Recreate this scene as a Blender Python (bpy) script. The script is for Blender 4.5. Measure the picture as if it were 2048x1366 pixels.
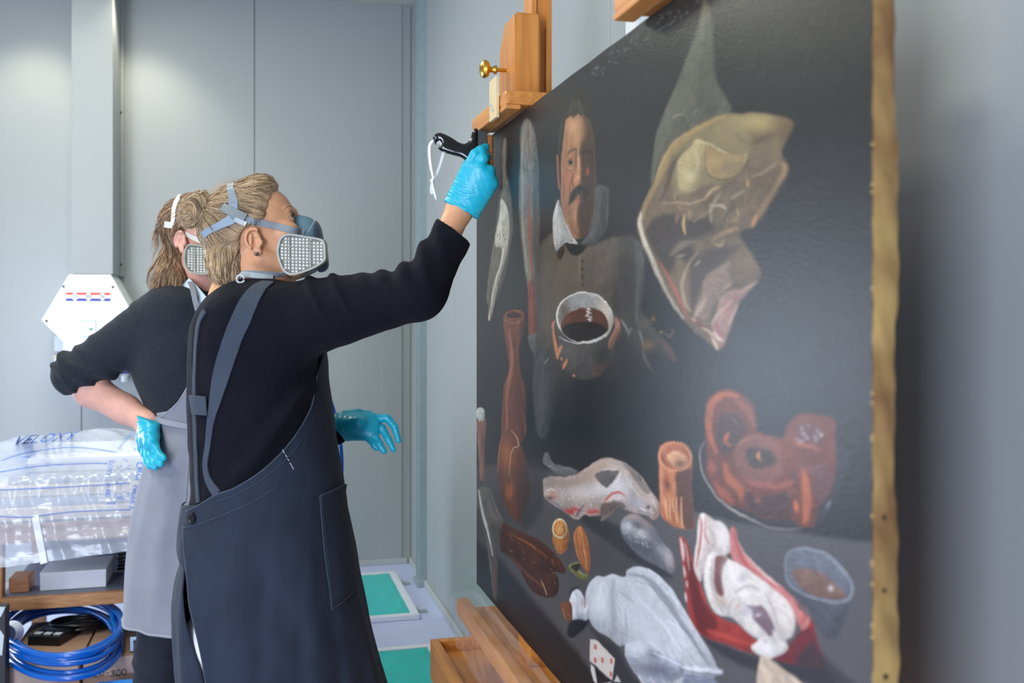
import bpy, bmesh, math, random
import numpy as np
from mathutils import Vector, Matrix
random.seed(7); rng = np.random.default_rng(7)
for o in list(bpy.data.objects): bpy.data.objects.remove(o, do_unlink=True)
SC = bpy.context.scene
COL = SC.collection

# ------------------------------------------------------------------ camera, world, lights, exposure
FP, CX, HY, HC = 1991.0, 1024.0, 632.0, 1.33          # focal length in pixels, centre column, horizon row, eye height
YAW = math.radians(14.75); CY, SY = math.cos(YAW), math.sin(YAW)
cam = bpy.data.cameras.new('camera'); cam_o = bpy.data.objects.new('camera', cam); COL.objects.link(cam_o)
cam.sensor_width = 36.0; cam.lens = FP * 36.0 / 2048.0
cam_o.location = (0, 0, HC); cam_o.rotation_euler = (math.pi / 2, 0, -YAW)
cam.shift_y = -(683.0 - HY) / 2048.0
cam.dof.use_dof = True; cam.dof.focus_distance = 2.12; cam.dof.aperture_fstop = 4.5
cam.clip_start = 0.05
SC.camera = cam_o
W = bpy.data.worlds.new('world'); SC.world = W; W.use_nodes = True
W.node_tree.nodes['Background'].inputs[0].default_value = (0.75, 0.82, 1.0, 1)
W.node_tree.nodes['Background'].inputs[1].default_value = 0.05
VS = SC.view_settings; SC.display_settings.display_device = 'sRGB'
VS.view_transform = 'Standard'; VS.look = 'None'; VS.gamma = 1.0; VS.use_curve_mapping = False
VS.exposure = 0.05

def area(name, loc, aim, sx, sy, power, color, spread=180):
    l = bpy.data.lights.new(name, 'AREA'); l.shape = 'RECTANGLE'; l.size = sx; l.size_y = sy
    l.energy = power; l.color = color; l.spread = math.radians(spread)
    o = bpy.data.objects.new(name, l); COL.objects.link(o); o.location = loc
    o.rotation_euler = (Vector(aim) - Vector(loc)).to_track_quat('-Z', 'Y').to_euler()
    return o
DAY = (0.70, 0.82, 1.0); WARM = (1.0, 0.99, 0.82)
# daylight through the window of the left wall and through the open doorway behind the camera
area('window_daylight', (-2.02, 4.72, 1.04), (0.5, 1.7, 1.0), 1.0, 1.05, 48, DAY)
area('doorway_daylight', (-1.70, -1.44, 1.15), (-0.6, 3.0, 0.95), 0.84, 2.1, 125, (0.76, 0.84, 1.0))
# ceiling panel lamps
for i, (x, y) in enumerate(((-1.5, 0.8), (-1.4, 2.6), (-0.7, 3.8))):
    area('ceiling_lamp_light', (x, y, 2.97), (x, y, 0), 0.5, 0.5, 25, WARM)
# ceiling downlights that graze the back wall
for x in (-1.02, -0.52):
    l = bpy.data.lights.new('downlight', 'SPOT'); l.energy = 20; l.color = (1.0, 0.95, 0.72)
    l.spot_size = math.radians(95); l.spot_blend = 0.7; l.shadow_soft_size = 0.04
    o = bpy.data.objects.new('downlight', l); COL.objects.link(o); o.location = (x, 5.02, 2.94)
    o.rotation_euler = (Vector((x, 5.14, 0)) - Vector((x, 5.02, 2.94))).to_track_quat('-Z', 'Y').to_euler()

# ------------------------------------------------------------------ helpers
def C(px, py, D):                       # pixel and depth -> camera-aligned metres (x right, y depth, z up)
    return np.array(((px - CX) / FP * D, D, HC - (py - HY) / FP * D))
def c2w(V):
    V = np.asarray(V, float).reshape(-1, 3)
    return np.stack((CY * V[:, 0] + SY * V[:, 1], -SY * V[:, 0] + CY * V[:, 1], V[:, 2]), 1)
def Wp(px, py, D): return c2w(C(px, py, D))[0]
def ray(px, py):                        # world direction of a pixel
    return c2w(np.array(((px - CX) / FP, 1.0, -(py - HY) / FP)))[0]
def hit(px, py, axis, val):             # where a pixel's ray meets a world plane
    d = ray(px, py); o = np.array((0, 0, HC)); t = (val - o[axis]) / d[axis]
    return o + t * d

def lin(c):
    c = np.asarray(c, float) / 255.0
    return np.where(c <= 0.04045, c / 12.92, ((c + 0.055) / 1.055) ** 2.4)
MATS = {}
def mat(name, rgb, rough=0.6, metal=0.0, spec=0.5, var=0.0, vscale=8.0, bump=0.0, bscale=200.0, rgb2=None, stretch=None,
        alpha=1.0, trans=0.0, sheen=0.0, sss=0.0, coat=0.0, detail=4.0, emit=None, bdist=0.002):
    if name in MATS: return MATS[name]
    m = bpy.data.materials.new(name); m.use_nodes = True; nt = m.node_tree; b = nt.nodes['Principled BSDF']
    c = lin(rgb); b.inputs['Base Color'].default_value = (*c, 1)
    b.inputs['Roughness'].default_value = rough; b.inputs['Metallic'].default_value = metal
    b.inputs['Specular IOR Level'].default_value = spec; b.inputs['Alpha'].default_value = alpha
    b.inputs['Transmission Weight'].default_value = trans; b.inputs['Coat Weight'].default_value = coat
    if sheen: b.inputs['Sheen Weight'].default_value = sheen; b.inputs['Sheen Roughness'].default_value = 0.5
    if sss:
        b.inputs['Subsurface Weight'].default_value = sss; b.inputs['Subsurface Scale'].default_value = 0.01
        b.inputs['Subsurface Radius'].default_value = (1.0, 0.35, 0.2)
    if emit: b.inputs['Emission Color'].default_value = (*lin(emit[0]), 1); b.inputs['Emission Strength'].default_value = emit[1]
    tc = nt.nodes.new('ShaderNodeTexCoord'); src = tc.outputs['Object']
    if stretch:
        mp = nt.nodes.new('ShaderNodeMapping'); mp.inputs['Scale'].default_value = stretch
        nt.links.new(src, mp.inputs['Vector']); src = mp.outputs['Vector']
    if var or rgb2 is not None:
        n = nt.nodes.new('ShaderNodeTexNoise'); n.inputs['Scale'].default_value = vscale; n.inputs['Detail'].default_value = detail
        nt.links.new(src, n.inputs['Vector'])
        r = nt.nodes.new('ShaderNodeValToRGB'); r.color_ramp.elements[0].position = 0.32; r.color_ramp.elements[1].position = 0.68
        a = c * (1 - var); z = np.clip(c * (1 + var), 0, 1)
        if rgb2 is not None: a, z = c, lin(rgb2)
        r.color_ramp.elements[0].color = (*a, 1); r.color_ramp.elements[1].color = (*z, 1)
        nt.links.new(n.outputs['Fac'], r.inputs['Fac']); nt.links.new(r.outputs['Color'], b.inputs['Base Color'])
    if bump:
        n2 = nt.nodes.new('ShaderNodeTexNoise'); n2.inputs['Scale'].default_value = bscale; n2.inputs['Detail'].default_value = 3
        nt.links.new(src, n2.inputs['Vector'])
        bp = nt.nodes.new('ShaderNodeBump'); bp.inputs['Strength'].default_value = bump; bp.inputs['Distance'].default_value = bdist
        nt.links.new(n2.outputs['Fac'], bp.inputs['Height']); nt.links.new(bp.outputs['Normal'], b.inputs['Normal'])
    MATS[name] = m
    return m

ORG = {}
def tag(o, label=None, cat=None, group=None, kind=None):
    if label: o['label'] = label
    if cat: o['category'] = cat
    if group: o['group'] = group
    if kind: o['kind'] = kind
    return o
def empty(name, loc, label=None, cat=None, group=None, kind=None):
    o = bpy.data.objects.new(name, None); COL.objects.link(o); o.location = loc; o.empty_display_size = 0.05
    ORG[o.name] = np.array(loc, float)
    return tag(o, label, cat, group, kind)
def mobj(name, V, F, m, parent=None, smooth=True, cam_space=False, auto=None, loc=None):
    V = np.asarray(V, float).reshape(-1, 3)
    if cam_space: V = c2w(V)
    org = ORG[parent.name] if parent is not None else (np.zeros(3) if loc is None else np.asarray(loc, float))
    me = bpy.data.meshes.new(name)
    if isinstance(F, np.ndarray):
        n = len(F); k = F.shape[1]
        me.vertices.add(len(V)); me.vertices.foreach_set('co', (V - org).astype(np.float32).ravel())
        me.loops.add(n * k); me.loops.foreach_set('vertex_index', F.astype(np.int32).ravel())
        me.polygons.add(n); me.polygons.foreach_set('loop_start', np.arange(0, n * k, k, dtype=np.int32))
        me.polygons.foreach_set('loop_total', np.full(n, k, dtype=np.int32)); me.update(calc_edges=True)
    else:
        me.from_pydata([tuple(v) for v in (V - org)], [], [tuple(f) for f in F]); me.update()
    if smooth: me.polygons.foreach_set('use_smooth', np.ones(len(me.polygons), dtype=bool))
    me.materials.append(m)
    o = bpy.data.objects.new(name, me); COL.objects.link(o)
    if parent is not None: o.parent = parent
    else: o.location = org
    ORG[o.name] = org
    if auto:
        try: me.set_sharp_from_angle(angle=math.radians(auto))
        except Exception: pass
    return o

class MB:                                # collects boxes, prisms and tubes; build() links them as one mesh object
    def __init__(s): s.V = []; s.F = []
    def add(s, V, F):
        n = len(s.V); s.V += [tuple(map(float, v)) for v in V]; s.F += [tuple(int(i) + n for i in f) for f in F]; return s
    def box(s, lo, hi, bev=0.0):
        (x0, y0, z0), (x1, y1, z1) = lo, hi
        if x1 < x0: x0, x1 = x1, x0
        if y1 < y0: y0, y1 = y1, y0
        if z1 < z0: z0, z1 = z1, z0
        if bev <= 0:
            return s.add([(x0,y0,z0),(x1,y0,z0),(x1,y1,z0),(x0,y1,z0),(x0,y0,z1),(x1,y0,z1),(x1,y1,z1),(x0,y1,z1)],
                         [(0,3,2,1),(4,5,6,7),(0,1,5,4),(1,2,6,5),(2,3,7,6),(3,0,4,7)])
        bm = bmesh.new(); bmesh.ops.create_cube(bm, size=1.0)
        for v in bm.verts: v.co = Vector(((x0+x1)/2 + v.co.x*(x1-x0), (y0+y1)/2 + v.co.y*(y1-y0), (z0+z1)/2 + v.co.z*(z1-z0)))
        bmesh.ops.bevel(bm, geom=bm.edges[:], offset=bev, segments=2, profile=0.6, affect='EDGES')
        bm.verts.ensure_lookup_table()
        s.add([v.co for v in bm.verts], [[v.index for v in f.verts] for f in bm.faces]); bm.free(); return s
    def tube(s, P, r, n=8, cap=True, closed=False):
        P = np.asarray(P, float); m = len(P); r = np.broadcast_to(np.asarray(r, float), (m,))
        T = np.gradient(P, axis=0) if not closed else np.roll(P, -1, 0) - np.roll(P, 1, 0)
        T /= np.linalg.norm(T, axis=1)[:, None] + 1e-12
        N = np.zeros_like(P); a = np.array((0, 0, 1.0)) if abs(T[0][2]) < 0.9 else np.array((1.0, 0, 0))
        N[0] = np.cross(T[0], a); N[0] /= np.linalg.norm(N[0])
        for i in range(1, m):
            v = N[i-1] - T[i] * np.dot(N[i-1], T[i]); N[i] = v / (np.linalg.norm(v) + 1e-12)
        Bn = np.cross(T, N); V = []
        for i in range(m):
            for k in range(n):
                t = 2*math.pi*k/n; V.append(P[i] + r[i]*(math.cos(t)*N[i] + math.sin(t)*Bn[i]))
        F = []
        for i in range(m if closed else m-1):
            j = (i+1) % m
            for k in range(n): F.append((i*n+k, i*n+(k+1)%n, j*n+(k+1)%n, j*n+k))
        if cap and not closed: F.append(tuple(range(n))[::-1]); F.append(tuple((m-1)*n+k for k in range(n)))
        return s.add(V, F)
    def prism(s, poly, vec):             # polygon (list of 3D points) extruded along vec
        n = len(poly); V = [np.asarray(p, float) for p in poly] + [np.asarray(p, float) + np.asarray(vec, float) for p in poly]
        F = [tuple(range(n)), tuple(range(2*n-1, n-1, -1))] + [((i+1) % n, i, n+i, n+(i+1) % n) for i in range(n)]
        return s.add(V, F)
    def lathe(s, prof, origin, axis, n=20):
        axis = np.asarray(axis, float); axis /= np.linalg.norm(axis)
        a = np.array((0, 0, 1.0)) if abs(axis[2]) < 0.9 else np.array((1.0, 0, 0))
        u = np.cross(axis, a); u /= np.linalg.norm(u); v = np.cross(axis, u); V = []; m = len(prof)
        for (r, h) in prof:
            for k in range(n):
                t = 2*math.pi*k/n; V.append(np.asarray(origin) + axis*h + max(r, 1e-5)*(math.cos(t)*u + math.sin(t)*v))
        F = [(i*n+k, i*n+(k+1)%n, (i+1)*n+(k+1)%n, (i+1)*n+k) for i in range(m-1) for k in range(n)]
        F.append(tuple(range(n))[::-1]); F.append(tuple((m-1)*n+k for k in range(n)))
        return s.add(V, F)
    def build(s, name, m, parent=None, smooth=False, cam_space=False, auto=None, fix=True, loc=None):
        o = mobj(name, s.V, s.F, m, parent, smooth or auto is not None, cam_space, auto, loc)
        if fix:
            bm = bmesh.new(); bm.from_mesh(o.data); bmesh.ops.recalc_face_normals(bm, faces=bm.faces); bm.to_mesh(o.data); bm.free()
            if auto:
                try: o.data.set_sharp_from_angle(angle=math.radians(auto))
                except Exception: pass
        return o

def spline(P, n=8, closed=False):        # Catmull-Rom through points
    P = np.asarray(P, float); m = len(P); out = []
    for i in range(m if closed else m-1):
        p0 = P[(i-1) % m] if closed or i > 0 else 2*P[0]-P[1]
        p1 = P[i]; p2 = P[(i+1) % m]
        p3 = P[(i+2) % m] if closed or i+2 < m else 2*P[-1]-P[-2]
        for k in range(n):
            t = k/n
            out.append(0.5*((2*p1) + (-p0+p2)*t + (2*p0-5*p1+4*p2-p3)*t*t + (-p0+3*p1-3*p2+p3)*t**3))
    if not closed: out.append(P[-1])
    return np.array(out)

# ------------------------------------------------------------------ signed-distance modelling
def rc(a, b, ra, rb=None):               # tapered capsule
    a = np.asarray(a, float); b = np.asarray(b, float); rb = ra if rb is None else rb; ba = b - a; L = float(ba @ ba) + 1e-12
    def f(X, Y, Z):
        x, y, z = X-a[0], Y-a[1], Z-a[2]
        h = np.clip((x*ba[0] + y*ba[1] + z*ba[2]) / L, 0, 1)
        return np.sqrt((x-h*ba[0])**2 + (y-h*ba[1])**2 + (z-h*ba[2])**2) - (ra + (rb-ra)*h)
    return f
def chain(P, R):
    fs = [rc(P[i], P[i+1], R[i], R[i+1]) for i in range(len(P)-1)]
    def f(X, Y, Z):
        d = fs[0](X, Y, Z)
        for g in fs[1:]: d = np.minimum(d, g(X, Y, Z))
        return d
    return f
def ell(c, r):
    c = np.asarray(c, float); r = np.asarray(r, float)
    def f(X, Y, Z):
        x, y, z = X-c[0], Y-c[1], Z-c[2]
        k0 = np.sqrt((x/r[0])**2 + (y/r[1])**2 + (z/r[2])**2); k1 = np.sqrt((x/r[0]**2)**2 + (y/r[1]**2)**2 + (z/r[2]**2)**2) + 1e-9
        return k0*(k0-1)/k1
    return f
def smin(a, b, k):
    h = np.clip(0.5 + 0.5*(b-a)/k, 0, 1); return b + (a-b)*h - k*h*(1-h)
def smax(a, b, k): return -smin(-a, -b, k)
def U(*fs, k=0.01):
    def f(X, Y, Z):
        d = fs[0](X, Y, Z)
        for g in fs[1:]: d = smin(d, g(X, Y, Z), k)
        return d
    return f
def loft(S, p=2.2, cap=0.01):            # rows: z, xc, yc, a, b (any order of z)
    S = np.array(sorted(S), float); zz = np.linspace(S[0, 0], S[-1, 0], 120)
    cols = []
    for c in range(1, 5):                # gently smoothed interpolation
        v = np.interp(zz, S[:, 0], S[:, c]); k = np.hanning(13); k /= k.sum()
        cols.append(np.convolve(np.pad(v, 6, 'edge'), k, 'valid'))
    def sec(Z): return [np.interp(Z, zz, c) for c in cols]
    def f(X, Y, Z):
        xc, yc, a, b = sec(Z)
        q = (np.abs((X-xc)/a)**p + np.abs((Y-yc)/b)**p)**(1/p)
        d = (q-1)*np.minimum(a, b)
        return smax(d, np.maximum(Z - zz[-1], zz[0] - Z), cap)
    f.sec = sec
    return f
def nets(f, xs, ys, zs):                 # naive surface nets on a rectilinear grid
    s = f < 0
    cnt = np.zeros(tuple(n-1 for n in f.shape), np.uint8)
    for i in (0, 1):
        for j in (0, 1):
            for k in (0, 1):
                cnt += s[i:f.shape[0]-1+i, j:f.shape[1]-1+j, k:f.shape[2]-1+k]
    act = (cnt > 0) & (cnt < 8); I, J, K = np.nonzero(act)
    idx = np.full(act.shape, -1, np.int32); idx[I, J, K] = np.arange(len(I))
    pos = np.zeros((len(I), 3)); w = np.zeros(len(I))
    for ax in range(3):
        for u in (0, 1):
            for v in (0, 1):
                a = [0, 0, 0]; o = [q for q in range(3) if q != ax]; a[o[0]] = u; a[o[1]] = v; b = list(a); b[ax] = 1
                fa = f[I+a[0], J+a[1], K+a[2]]; fb = f[I+b[0], J+b[1], K+b[2]]
                m = (fa < 0) != (fb < 0); t = np.where(m, fa/np.where(m, fa-fb, 1), 0)
                pa = np.stack((xs[I+a[0]], ys[J+a[1]], zs[K+a[2]]), 1); pb = np.stack((xs[I+b[0]], ys[J+b[1]], zs[K+b[2]]), 1)
                pos += m[:, None]*(pa + t[:, None]*(pb-pa)); w += m
    pos /= w[:, None]
    F = []
    e = s[:-1] != s[1:]; e = e[:, 1:-1, 1:-1]; i, j, k = np.nonzero(e); j += 1; k += 1
    q = np.stack((idx[i, j-1, k-1], idx[i, j, k-1], idx[i, j, k], idx[i, j-1, k]), 1); fl = ~s[i, j, k]; q[fl] = q[fl][:, ::-1]; F.append(q)
    e = s[:, :-1] != s[:, 1:]; e = e[1:-1, :, 1:-1]; i, j, k = np.nonzero(e); i += 1; k += 1
    q = np.stack((idx[i-1, j, k-1], idx[i-1, j, k], idx[i, j, k], idx[i, j, k-1]), 1); fl = ~s[i, j, k]; q[fl] = q[fl][:, ::-1]; F.append(q)
    e = s[:, :, :-1] != s[:, :, 1:]; e = e[1:-1, 1:-1, :]; i, j, k = np.nonzero(e); i += 1; j += 1
    q = np.stack((idx[i-1, j-1, k], idx[i, j-1, k], idx[i, j, k], idx[i-1, j, k]), 1); fl = ~s[i, j, k]; q[fl] = q[fl][:, ::-1]; F.append(q)
    return pos, np.concatenate(F)
def sdf_mesh(f, lo, hi, res, fine=None):
    ax = []
    for d in range(3):
        if fine is None: ax.append(np.arange(lo[d]-2*res, hi[d]+3*res, res))
        else:                            # finer steps inside the box fine = (lo, hi, res)
            a, b = max(lo[d], fine[0][d]), min(hi[d], fine[1][d])
            ax.append(np.concatenate((np.arange(lo[d]-2*res, a-0.3*res, res), np.arange(a, b, fine[2]), np.arange(b, hi[d]+3*res, res))))
    ax = [a.astype(np.float32) for a in ax]
    g = f(ax[0][:, None, None], ax[1][None, :, None], ax[2][None, None, :]).astype(np.float32)
    g = np.broadcast_to(g, tuple(len(a) for a in ax))
    return nets(g, *[a.astype(float) for a in ax])
def grad(f, P, e=0.0015):
    P = np.asarray(P, float)
    g = np.stack([f(P[:, 0]+e*(d == 0), P[:, 1]+e*(d == 1), P[:, 2]+e*(d == 2)) - f(P[:, 0]-e*(d == 0), P[:, 1]-e*(d == 1), P[:, 2]-e*(d == 2)) for d in range(3)], 1)
    return g / (np.linalg.norm(g, axis=1)[:, None] + 1e-9)
def march(f, px, py, D0, D1, n=500):     # depth at which a pixel's ray enters the field
    px = np.atleast_1d(np.asarray(px, float)); py = np.atleast_1d(np.asarray(py, float)); D = np.linspace(D0, D1, n)
    X = (px[:, None]-CX)/FP*D; Y = np.broadcast_to(D, X.shape); Z = HC - (py[:, None]-HY)/FP*D
    v = f(X, Y, Z) < 0; i = np.argmax(v, 1); ok = v.any(1)
    d = np.where(ok, D[i], np.nan)
    if (~ok).any():
        m = np.argmin(f(X, Y, Z), 1); d = np.where(ok, d, D[m])
    return np.stack(((px-CX)/FP*d, d, HC-(py-HY)/FP*d), 1)
def noise3(P, scale, seed=0):            # cheap smooth pseudo noise in [-1, 1]
    r = np.random.default_rng(seed); v = 0
    for i in range(5):
        k = r.normal(size=3)*scale*(1+0.35*i); ph = r.uniform(0, 6.28); v = v + np.sin(P[0]*k[0] + P[1]*k[1] + P[2]*k[2] + ph)
    return v/5
def ribbon(P, N, w, t, closed=False):    # flat band: centre points, surface normals, width and thickness
    P = np.asarray(P, float); m = len(P); w = np.broadcast_to(np.asarray(w, float), (m,))
    T = np.gradient(P, axis=0); T /= np.linalg.norm(T, axis=1)[:, None] + 1e-12
    N = N - T*(N*T).sum(1)[:, None]; N /= np.linalg.norm(N, axis=1)[:, None] + 1e-12; S = np.cross(T, N)
    V = np.concatenate([P + S*(w/2)[:, None], P - S*(w/2)[:, None], P - S*(w/2*0.96)[:, None] + N*t, P + S*(w/2*0.96)[:, None] + N*t]); F = []
    for i in range(m-1):
        for k in range(4): F.append((k*m+i, ((k+1) % 4)*m+i, ((k+1) % 4)*m+i+1, k*m+i+1))
    F.append((0, m, 2*m, 3*m)); F.append((m-1, 4*m-1, 3*m-1, 2*m-1))
    return V, F
def text_mesh(s, size=1.0):
    cu = bpy.data.curves.new('t', 'FONT'); cu.body = s; cu.size = size; cu.resolution_u = 4; cu.align_x = 'CENTER'; cu.align_y = 'CENTER'
    o = bpy.data.objects.new('t', cu); COL.objects.link(o); bpy.context.view_layer.update()
    me = bpy.data.meshes.new_from_object(o.evaluated_get(bpy.context.evaluated_depsgraph_get()))
    V = np.array([v.co[:] for v in me.vertices]); F = [tuple(p.vertices) for p in me.polygons]
    bpy.data.objects.remove(o, do_unlink=True); bpy.data.meshes.remove(me); return V, F
# ------------------------------------------------------------------ the room
XR, YB, ZT, XL, YN = 0.84, 5.33, 3.0, -2.2, -1.5
m_wall = mat('wall_steel', (162, 166, 168), 0.42, 0.0, 0.5, bump=0.04, bscale=900)
m_core = mat('wall_core', (96, 102, 100), 0.7)
m_floor = mat('floor_paint', (184, 194, 228), 0.5, var=0.03, vscale=6)
m_galv = mat('galvanised_trim', (160, 176, 180), 0.38, 0.35, var=0.06, vscale=30)
m_trim = mat('painted_trim', (176, 182, 184), 0.45)
m_white = mat('white_enamel', (236, 238, 238), 0.35)
m_black = mat('black_plastic', (14, 14, 16), 0.25)
m_dark = mat('dark_screw', (30, 32, 34), 0.4, 0.6)

def wall(name, lo, hi, m=m_core):
    return tag(MB().box(lo, hi).build(name, m, loc=lo), kind='structure')
fl = wall('floor', (XL-.1, YN-.1, -.1), (XR+.1, YB+.1, -.006))
ys_f = [YN, 0.2, 1.9, 3.13, 3.95, 4.29, 5.0, YB]
for a, b in zip(ys_f[:-1], ys_f[1:]):
    MB().box((XL, a+.0015, -.012), (XR, b-.0015, 0), .0012).build('floor_panel', m_floor, fl)
wall('ceiling', (XL-.1, YN-.1, ZT), (XR+.1, YB+.1, ZT+.1), mat('ceiling_paint', (196, 200, 190), 0.7))
wb = wall('wall_back', (XL-.1, YB+.02, 0), (XR+.1, YB+.12, ZT))
xa, xb_ = hit(163, 850, 1, YB)[0], hit(509, 250, 1, YB)[0]; wd = xb_ - xa
edges = [XL, xa-wd, xa, xb_, XR]
for a, b in zip(edges[:-1], edges[1:]):
    MB().box((a+.0018, YB, 0), (b-.0018, YB+.03, ZT), .0018).build('wall_panel', m_wall, wb)
wr = wall('wall_right', (XR+.02, YN-.1, 0), (XR+.12, YB+.02, ZT))
y8 = hit(908, 700, 0, XR)[1]; ed = [YB]
ed += [y8+.45 if y8+.45 < 4.8 else 4.8, y8, y8-.95, y8-1.9, y8-2.85, y8-3.8, YN]
ed = sorted(set([e for e in ed if e >= YN]), reverse=True)
for a, b in zip(ed[:-1], ed[1:]):
    MB().box((XR, b+.0018, 0), (XR+.03, a-.0018, ZT), .0018).build('wall_panel', m_wall, wr)
# left wall with a wide window, rear wall with an open doorway (both behind the picture edge)
wl = wall('wall_left', (XL-.1, YN-.1, 0), (XL, 4.12, ZT), m_wall)
for lo, hi in (((XL-.1, 5.22, 0), (XL, YB+.02, ZT)), ((XL-.1, 4.12, 0), (XL, 5.22, .43)), ((XL-.1, 4.12, 1.62), (XL, 5.22, ZT))):
    MB().box(lo, hi).build('wall_panel', m_wall, wl)
wf = MB()
for lo, hi in (((XL-.06, 4.12, .43), (XL+.02, 4.18, 1.62)), ((XL-.06, 5.16, .43), (XL+.02, 5.22, 1.62)), ((XL-.06, 4.12, .43), (XL+.02, 5.22, .48)), ((XL-.06, 4.12, 1.57), (XL+.02, 5.22, 1.62))): wf.box(lo, hi)
w1 = tag(wf.build('window_1', m_white), kind='structure')
MB().box((XL-.05, 4.17, .47), (XL-.04, 5.17, 1.58)).build('pane', mat('window_glass', (235, 240, 245), 0.05, trans=0.9), w1)
wn = wall('wall_rear', (XL-.1, YN-.1, 0), (XL+.05, YN, ZT), m_wall)
for lo, hi in (((-1.26, YN-.1, 0), (XR+.1, YN, ZT)), ((XL+.05, YN-.1, 2.35), (-1.26, YN, ZT))):
    MB().box(lo, hi).build('wall_panel', m_wall, wn)
# metal post, corner strip and cove along the right wall
t1 = MB(); ya, yb2 = 4.835, 4.935
t1.box((XR-.030, ya, .03), (XR, yb2, ZT)); t1.box((XR-.036, ya, .03), (XR-.030, ya+.010, ZT)); t1.box((XR-.036, yb2-.012, .03), (XR-.030, yb2, ZT)); t1.box((XR-.033, ya+.035, .03), (XR-.030, ya+.041, ZT))
t1o = tag(t1.build('trim_1', m_galv), kind='structure')
MB().box((XR-.05, ya-.01, .0), (XR-.002, yb2+.01, .03), .003).build('foot_bracket', m_galv, t1o)
for z in (1.98, .95, .62):
    MB().lathe([(0.001, 0), (.006, 0), (.004, .004)], (XR-.036, ya+.004, z), (-1, 0, 0), 8).build('screw', m_trim, t1o)
tag(MB().box((XR-.16, YB-.008, 0), (XR-.05, YB-.0005, ZT), .002).build('trim_2', m_wall), kind='structure')
tag(MB().box((XR-.014, YN, 0), (XR-.0005, 4.83, .035), .004).box((XR-.014, 4.94, 0), (XR-.0005, YB-.01, .035), .004).build('baseboard_right', m_trim), kind='structure')
tag(MB().box((XL, YB-.014, 0), (XR-.02, YB-.0005, .03), .004).build('baseboard_back', m_trim), kind='structure')

# ------------------------------------------------------------------ duct and white control cabinet on the back wall
YF = 5.03
x0, x1 = hit(143, 300, 1, YF)[0], hit(226, 300, 1, YF)[0]; zc = hit(180, 548, 1, YF)[2]
du = empty('air_duct', ((x0+x1)/2, YF, zc), 'tall square grey sheet metal duct running up the back wall above the white cabinet', 'duct')
MB().box((x0, YF, zc), (x1, YB-.002, ZT-.002), .003).build('duct_body', m_wall, du)
xf = hit(249, 300, 1, YB)[0]; xs_ = hit(236, 300, 1, YB)[0]
MB().box((x1, YB-.022, zc), (xf, YB-.002, ZT-.002), .002).build('flange', m_wall, du)
for y_ in (225, 529):
    p = hit(241, y_, 1, YB-.022); MB().lathe([(.001, 0), (.007, 0), (.005, .005)], p, (0, -1, 0), 8).build('screw', m_dark, du)
hexpx = [(138, 549), (221, 549), (273, 640), (228, 684), (228, 757), (127, 757), (127, 684), (83, 640)]
hp = [hit(x, y, 1, YF-.012) for x, y in hexpx]
ca = empty('control_cabinet', tuple(np.mean(hp, 0)), 'white six-sided metal cabinet on the back wall with a red white and blue strip', 'cabinet')
MB().prism(hp, (0, YB-.002-(YF-.012), 0)).build('cabinet_body', m_white, ca)
for x_, y_ in ((127, 573), (226, 574), (93, 642)):
    MB().lathe([(.001, 0), (.006, 0), (.004, .004)], hit(x_, y_, 1, YF-.012), (0, -1, 0), 8).build('screw', m_dark, ca)
def plate(px0, py0, px1, py1, Y, t, m, name, parent):
    a, b = hit(px0, py0, 1, Y), hit(px1, py1, 1, Y)
    return MB().box((a[0], Y-t, b[2]), (b[0], Y, a[2])).build(name, m, parent)
m_red, m_blue_s = mat('strip_red', (232, 84, 62), 0.5), mat('strip_blue', (44, 52, 170), 0.5)
plate(132, 585, 221, 590, YF-.012, .002, m_red, 'red_strip', ca)
plate(132, 597, 221, 602, YF-.012, .002, m_blue_s, 'blue_strip', ca)
for x_, ch in ((150, 'O'), (177, 'W'), (205, 'N')):
    c = hit(x_, 593.5, 1, YF-.0145); s = .021
    dm = MB().prism([c+np.array((s, 0, 0)), c+np.array((0, 0, s)), c+np.array((-s, 0, 0)), c+np.array((0, 0, -s))], (0, -.002, 0)).build('diamond', m_white, ca)
    V, F = text_mesh(ch, .025); mobj('letter', np.stack((c[0]+V[:, 0], np.full(len(V), c[1]-.0028), c[2]+V[:, 1]), 1), F, mat('letter_grey', (40, 44, 60), .6), dm, smooth=False)
plate(161, 641, 192, 673, YF-.012, .004, mat('gauge_frame', (150, 158, 160), .4, .5), 'display_frame', ca)
plate(163, 644, 190, 671, YF-.016, .001, mat('gauge_face', (206, 216, 212), .15), 'display', ca)
plate(178, 656, 186, 661, YF-.017, .001, mat('gauge_green', (92, 150, 116), .4), 'display_mark', ca)
a = hit(113, 672, 1, YB); b = hit(128, 702, 1, YB)
sk = empty('socket_box', (a[0], YB-.05, b[2]), 'small grey wall socket box left of the white cabinet base', 'socket')
MB().box((a[0], YB-.06, b[2]), (b[0]+.02, YB-.002, a[2]), .004).build('socket_body', mat('socket_grey', (190, 194, 198), .5), sk)
a = hit(114, 709, 1, YB); b = hit(132, 757, 1, YB)
sk = empty('junction_box', (a[0], YB-.05, b[2]), 'white junction box with tan lid, left of the white cabinet base', 'junction box')
MB().box((a[0], YB-.07, b[2]), (b[0]+.03, YB-.002, a[2]-.02), .004).build('box_body', m_white, sk)
MB().box((a[0]-.004, YB-.074, a[2]-.02), (b[0]+.034, YB-.002, a[2]), .003).build('box_lid', mat('lid_tan', (206, 190, 168), .5), sk)
c = hit(249, 745, 1, YB-.06)
va = empty('pipe_valve', tuple(c), 'small white pipe valve with a blue ring beside the elbow of the charcoal sweater', 'valve')
MB().lathe([(.001, -.045), (.016, -.045), (.016, -.018), (.020, -.015), (.020, .02), (.013, .024), (.013, .045), (.001, .045)], c, (0, 0, 1), 16).build('valve_body', m_white, va, auto=40)
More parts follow.
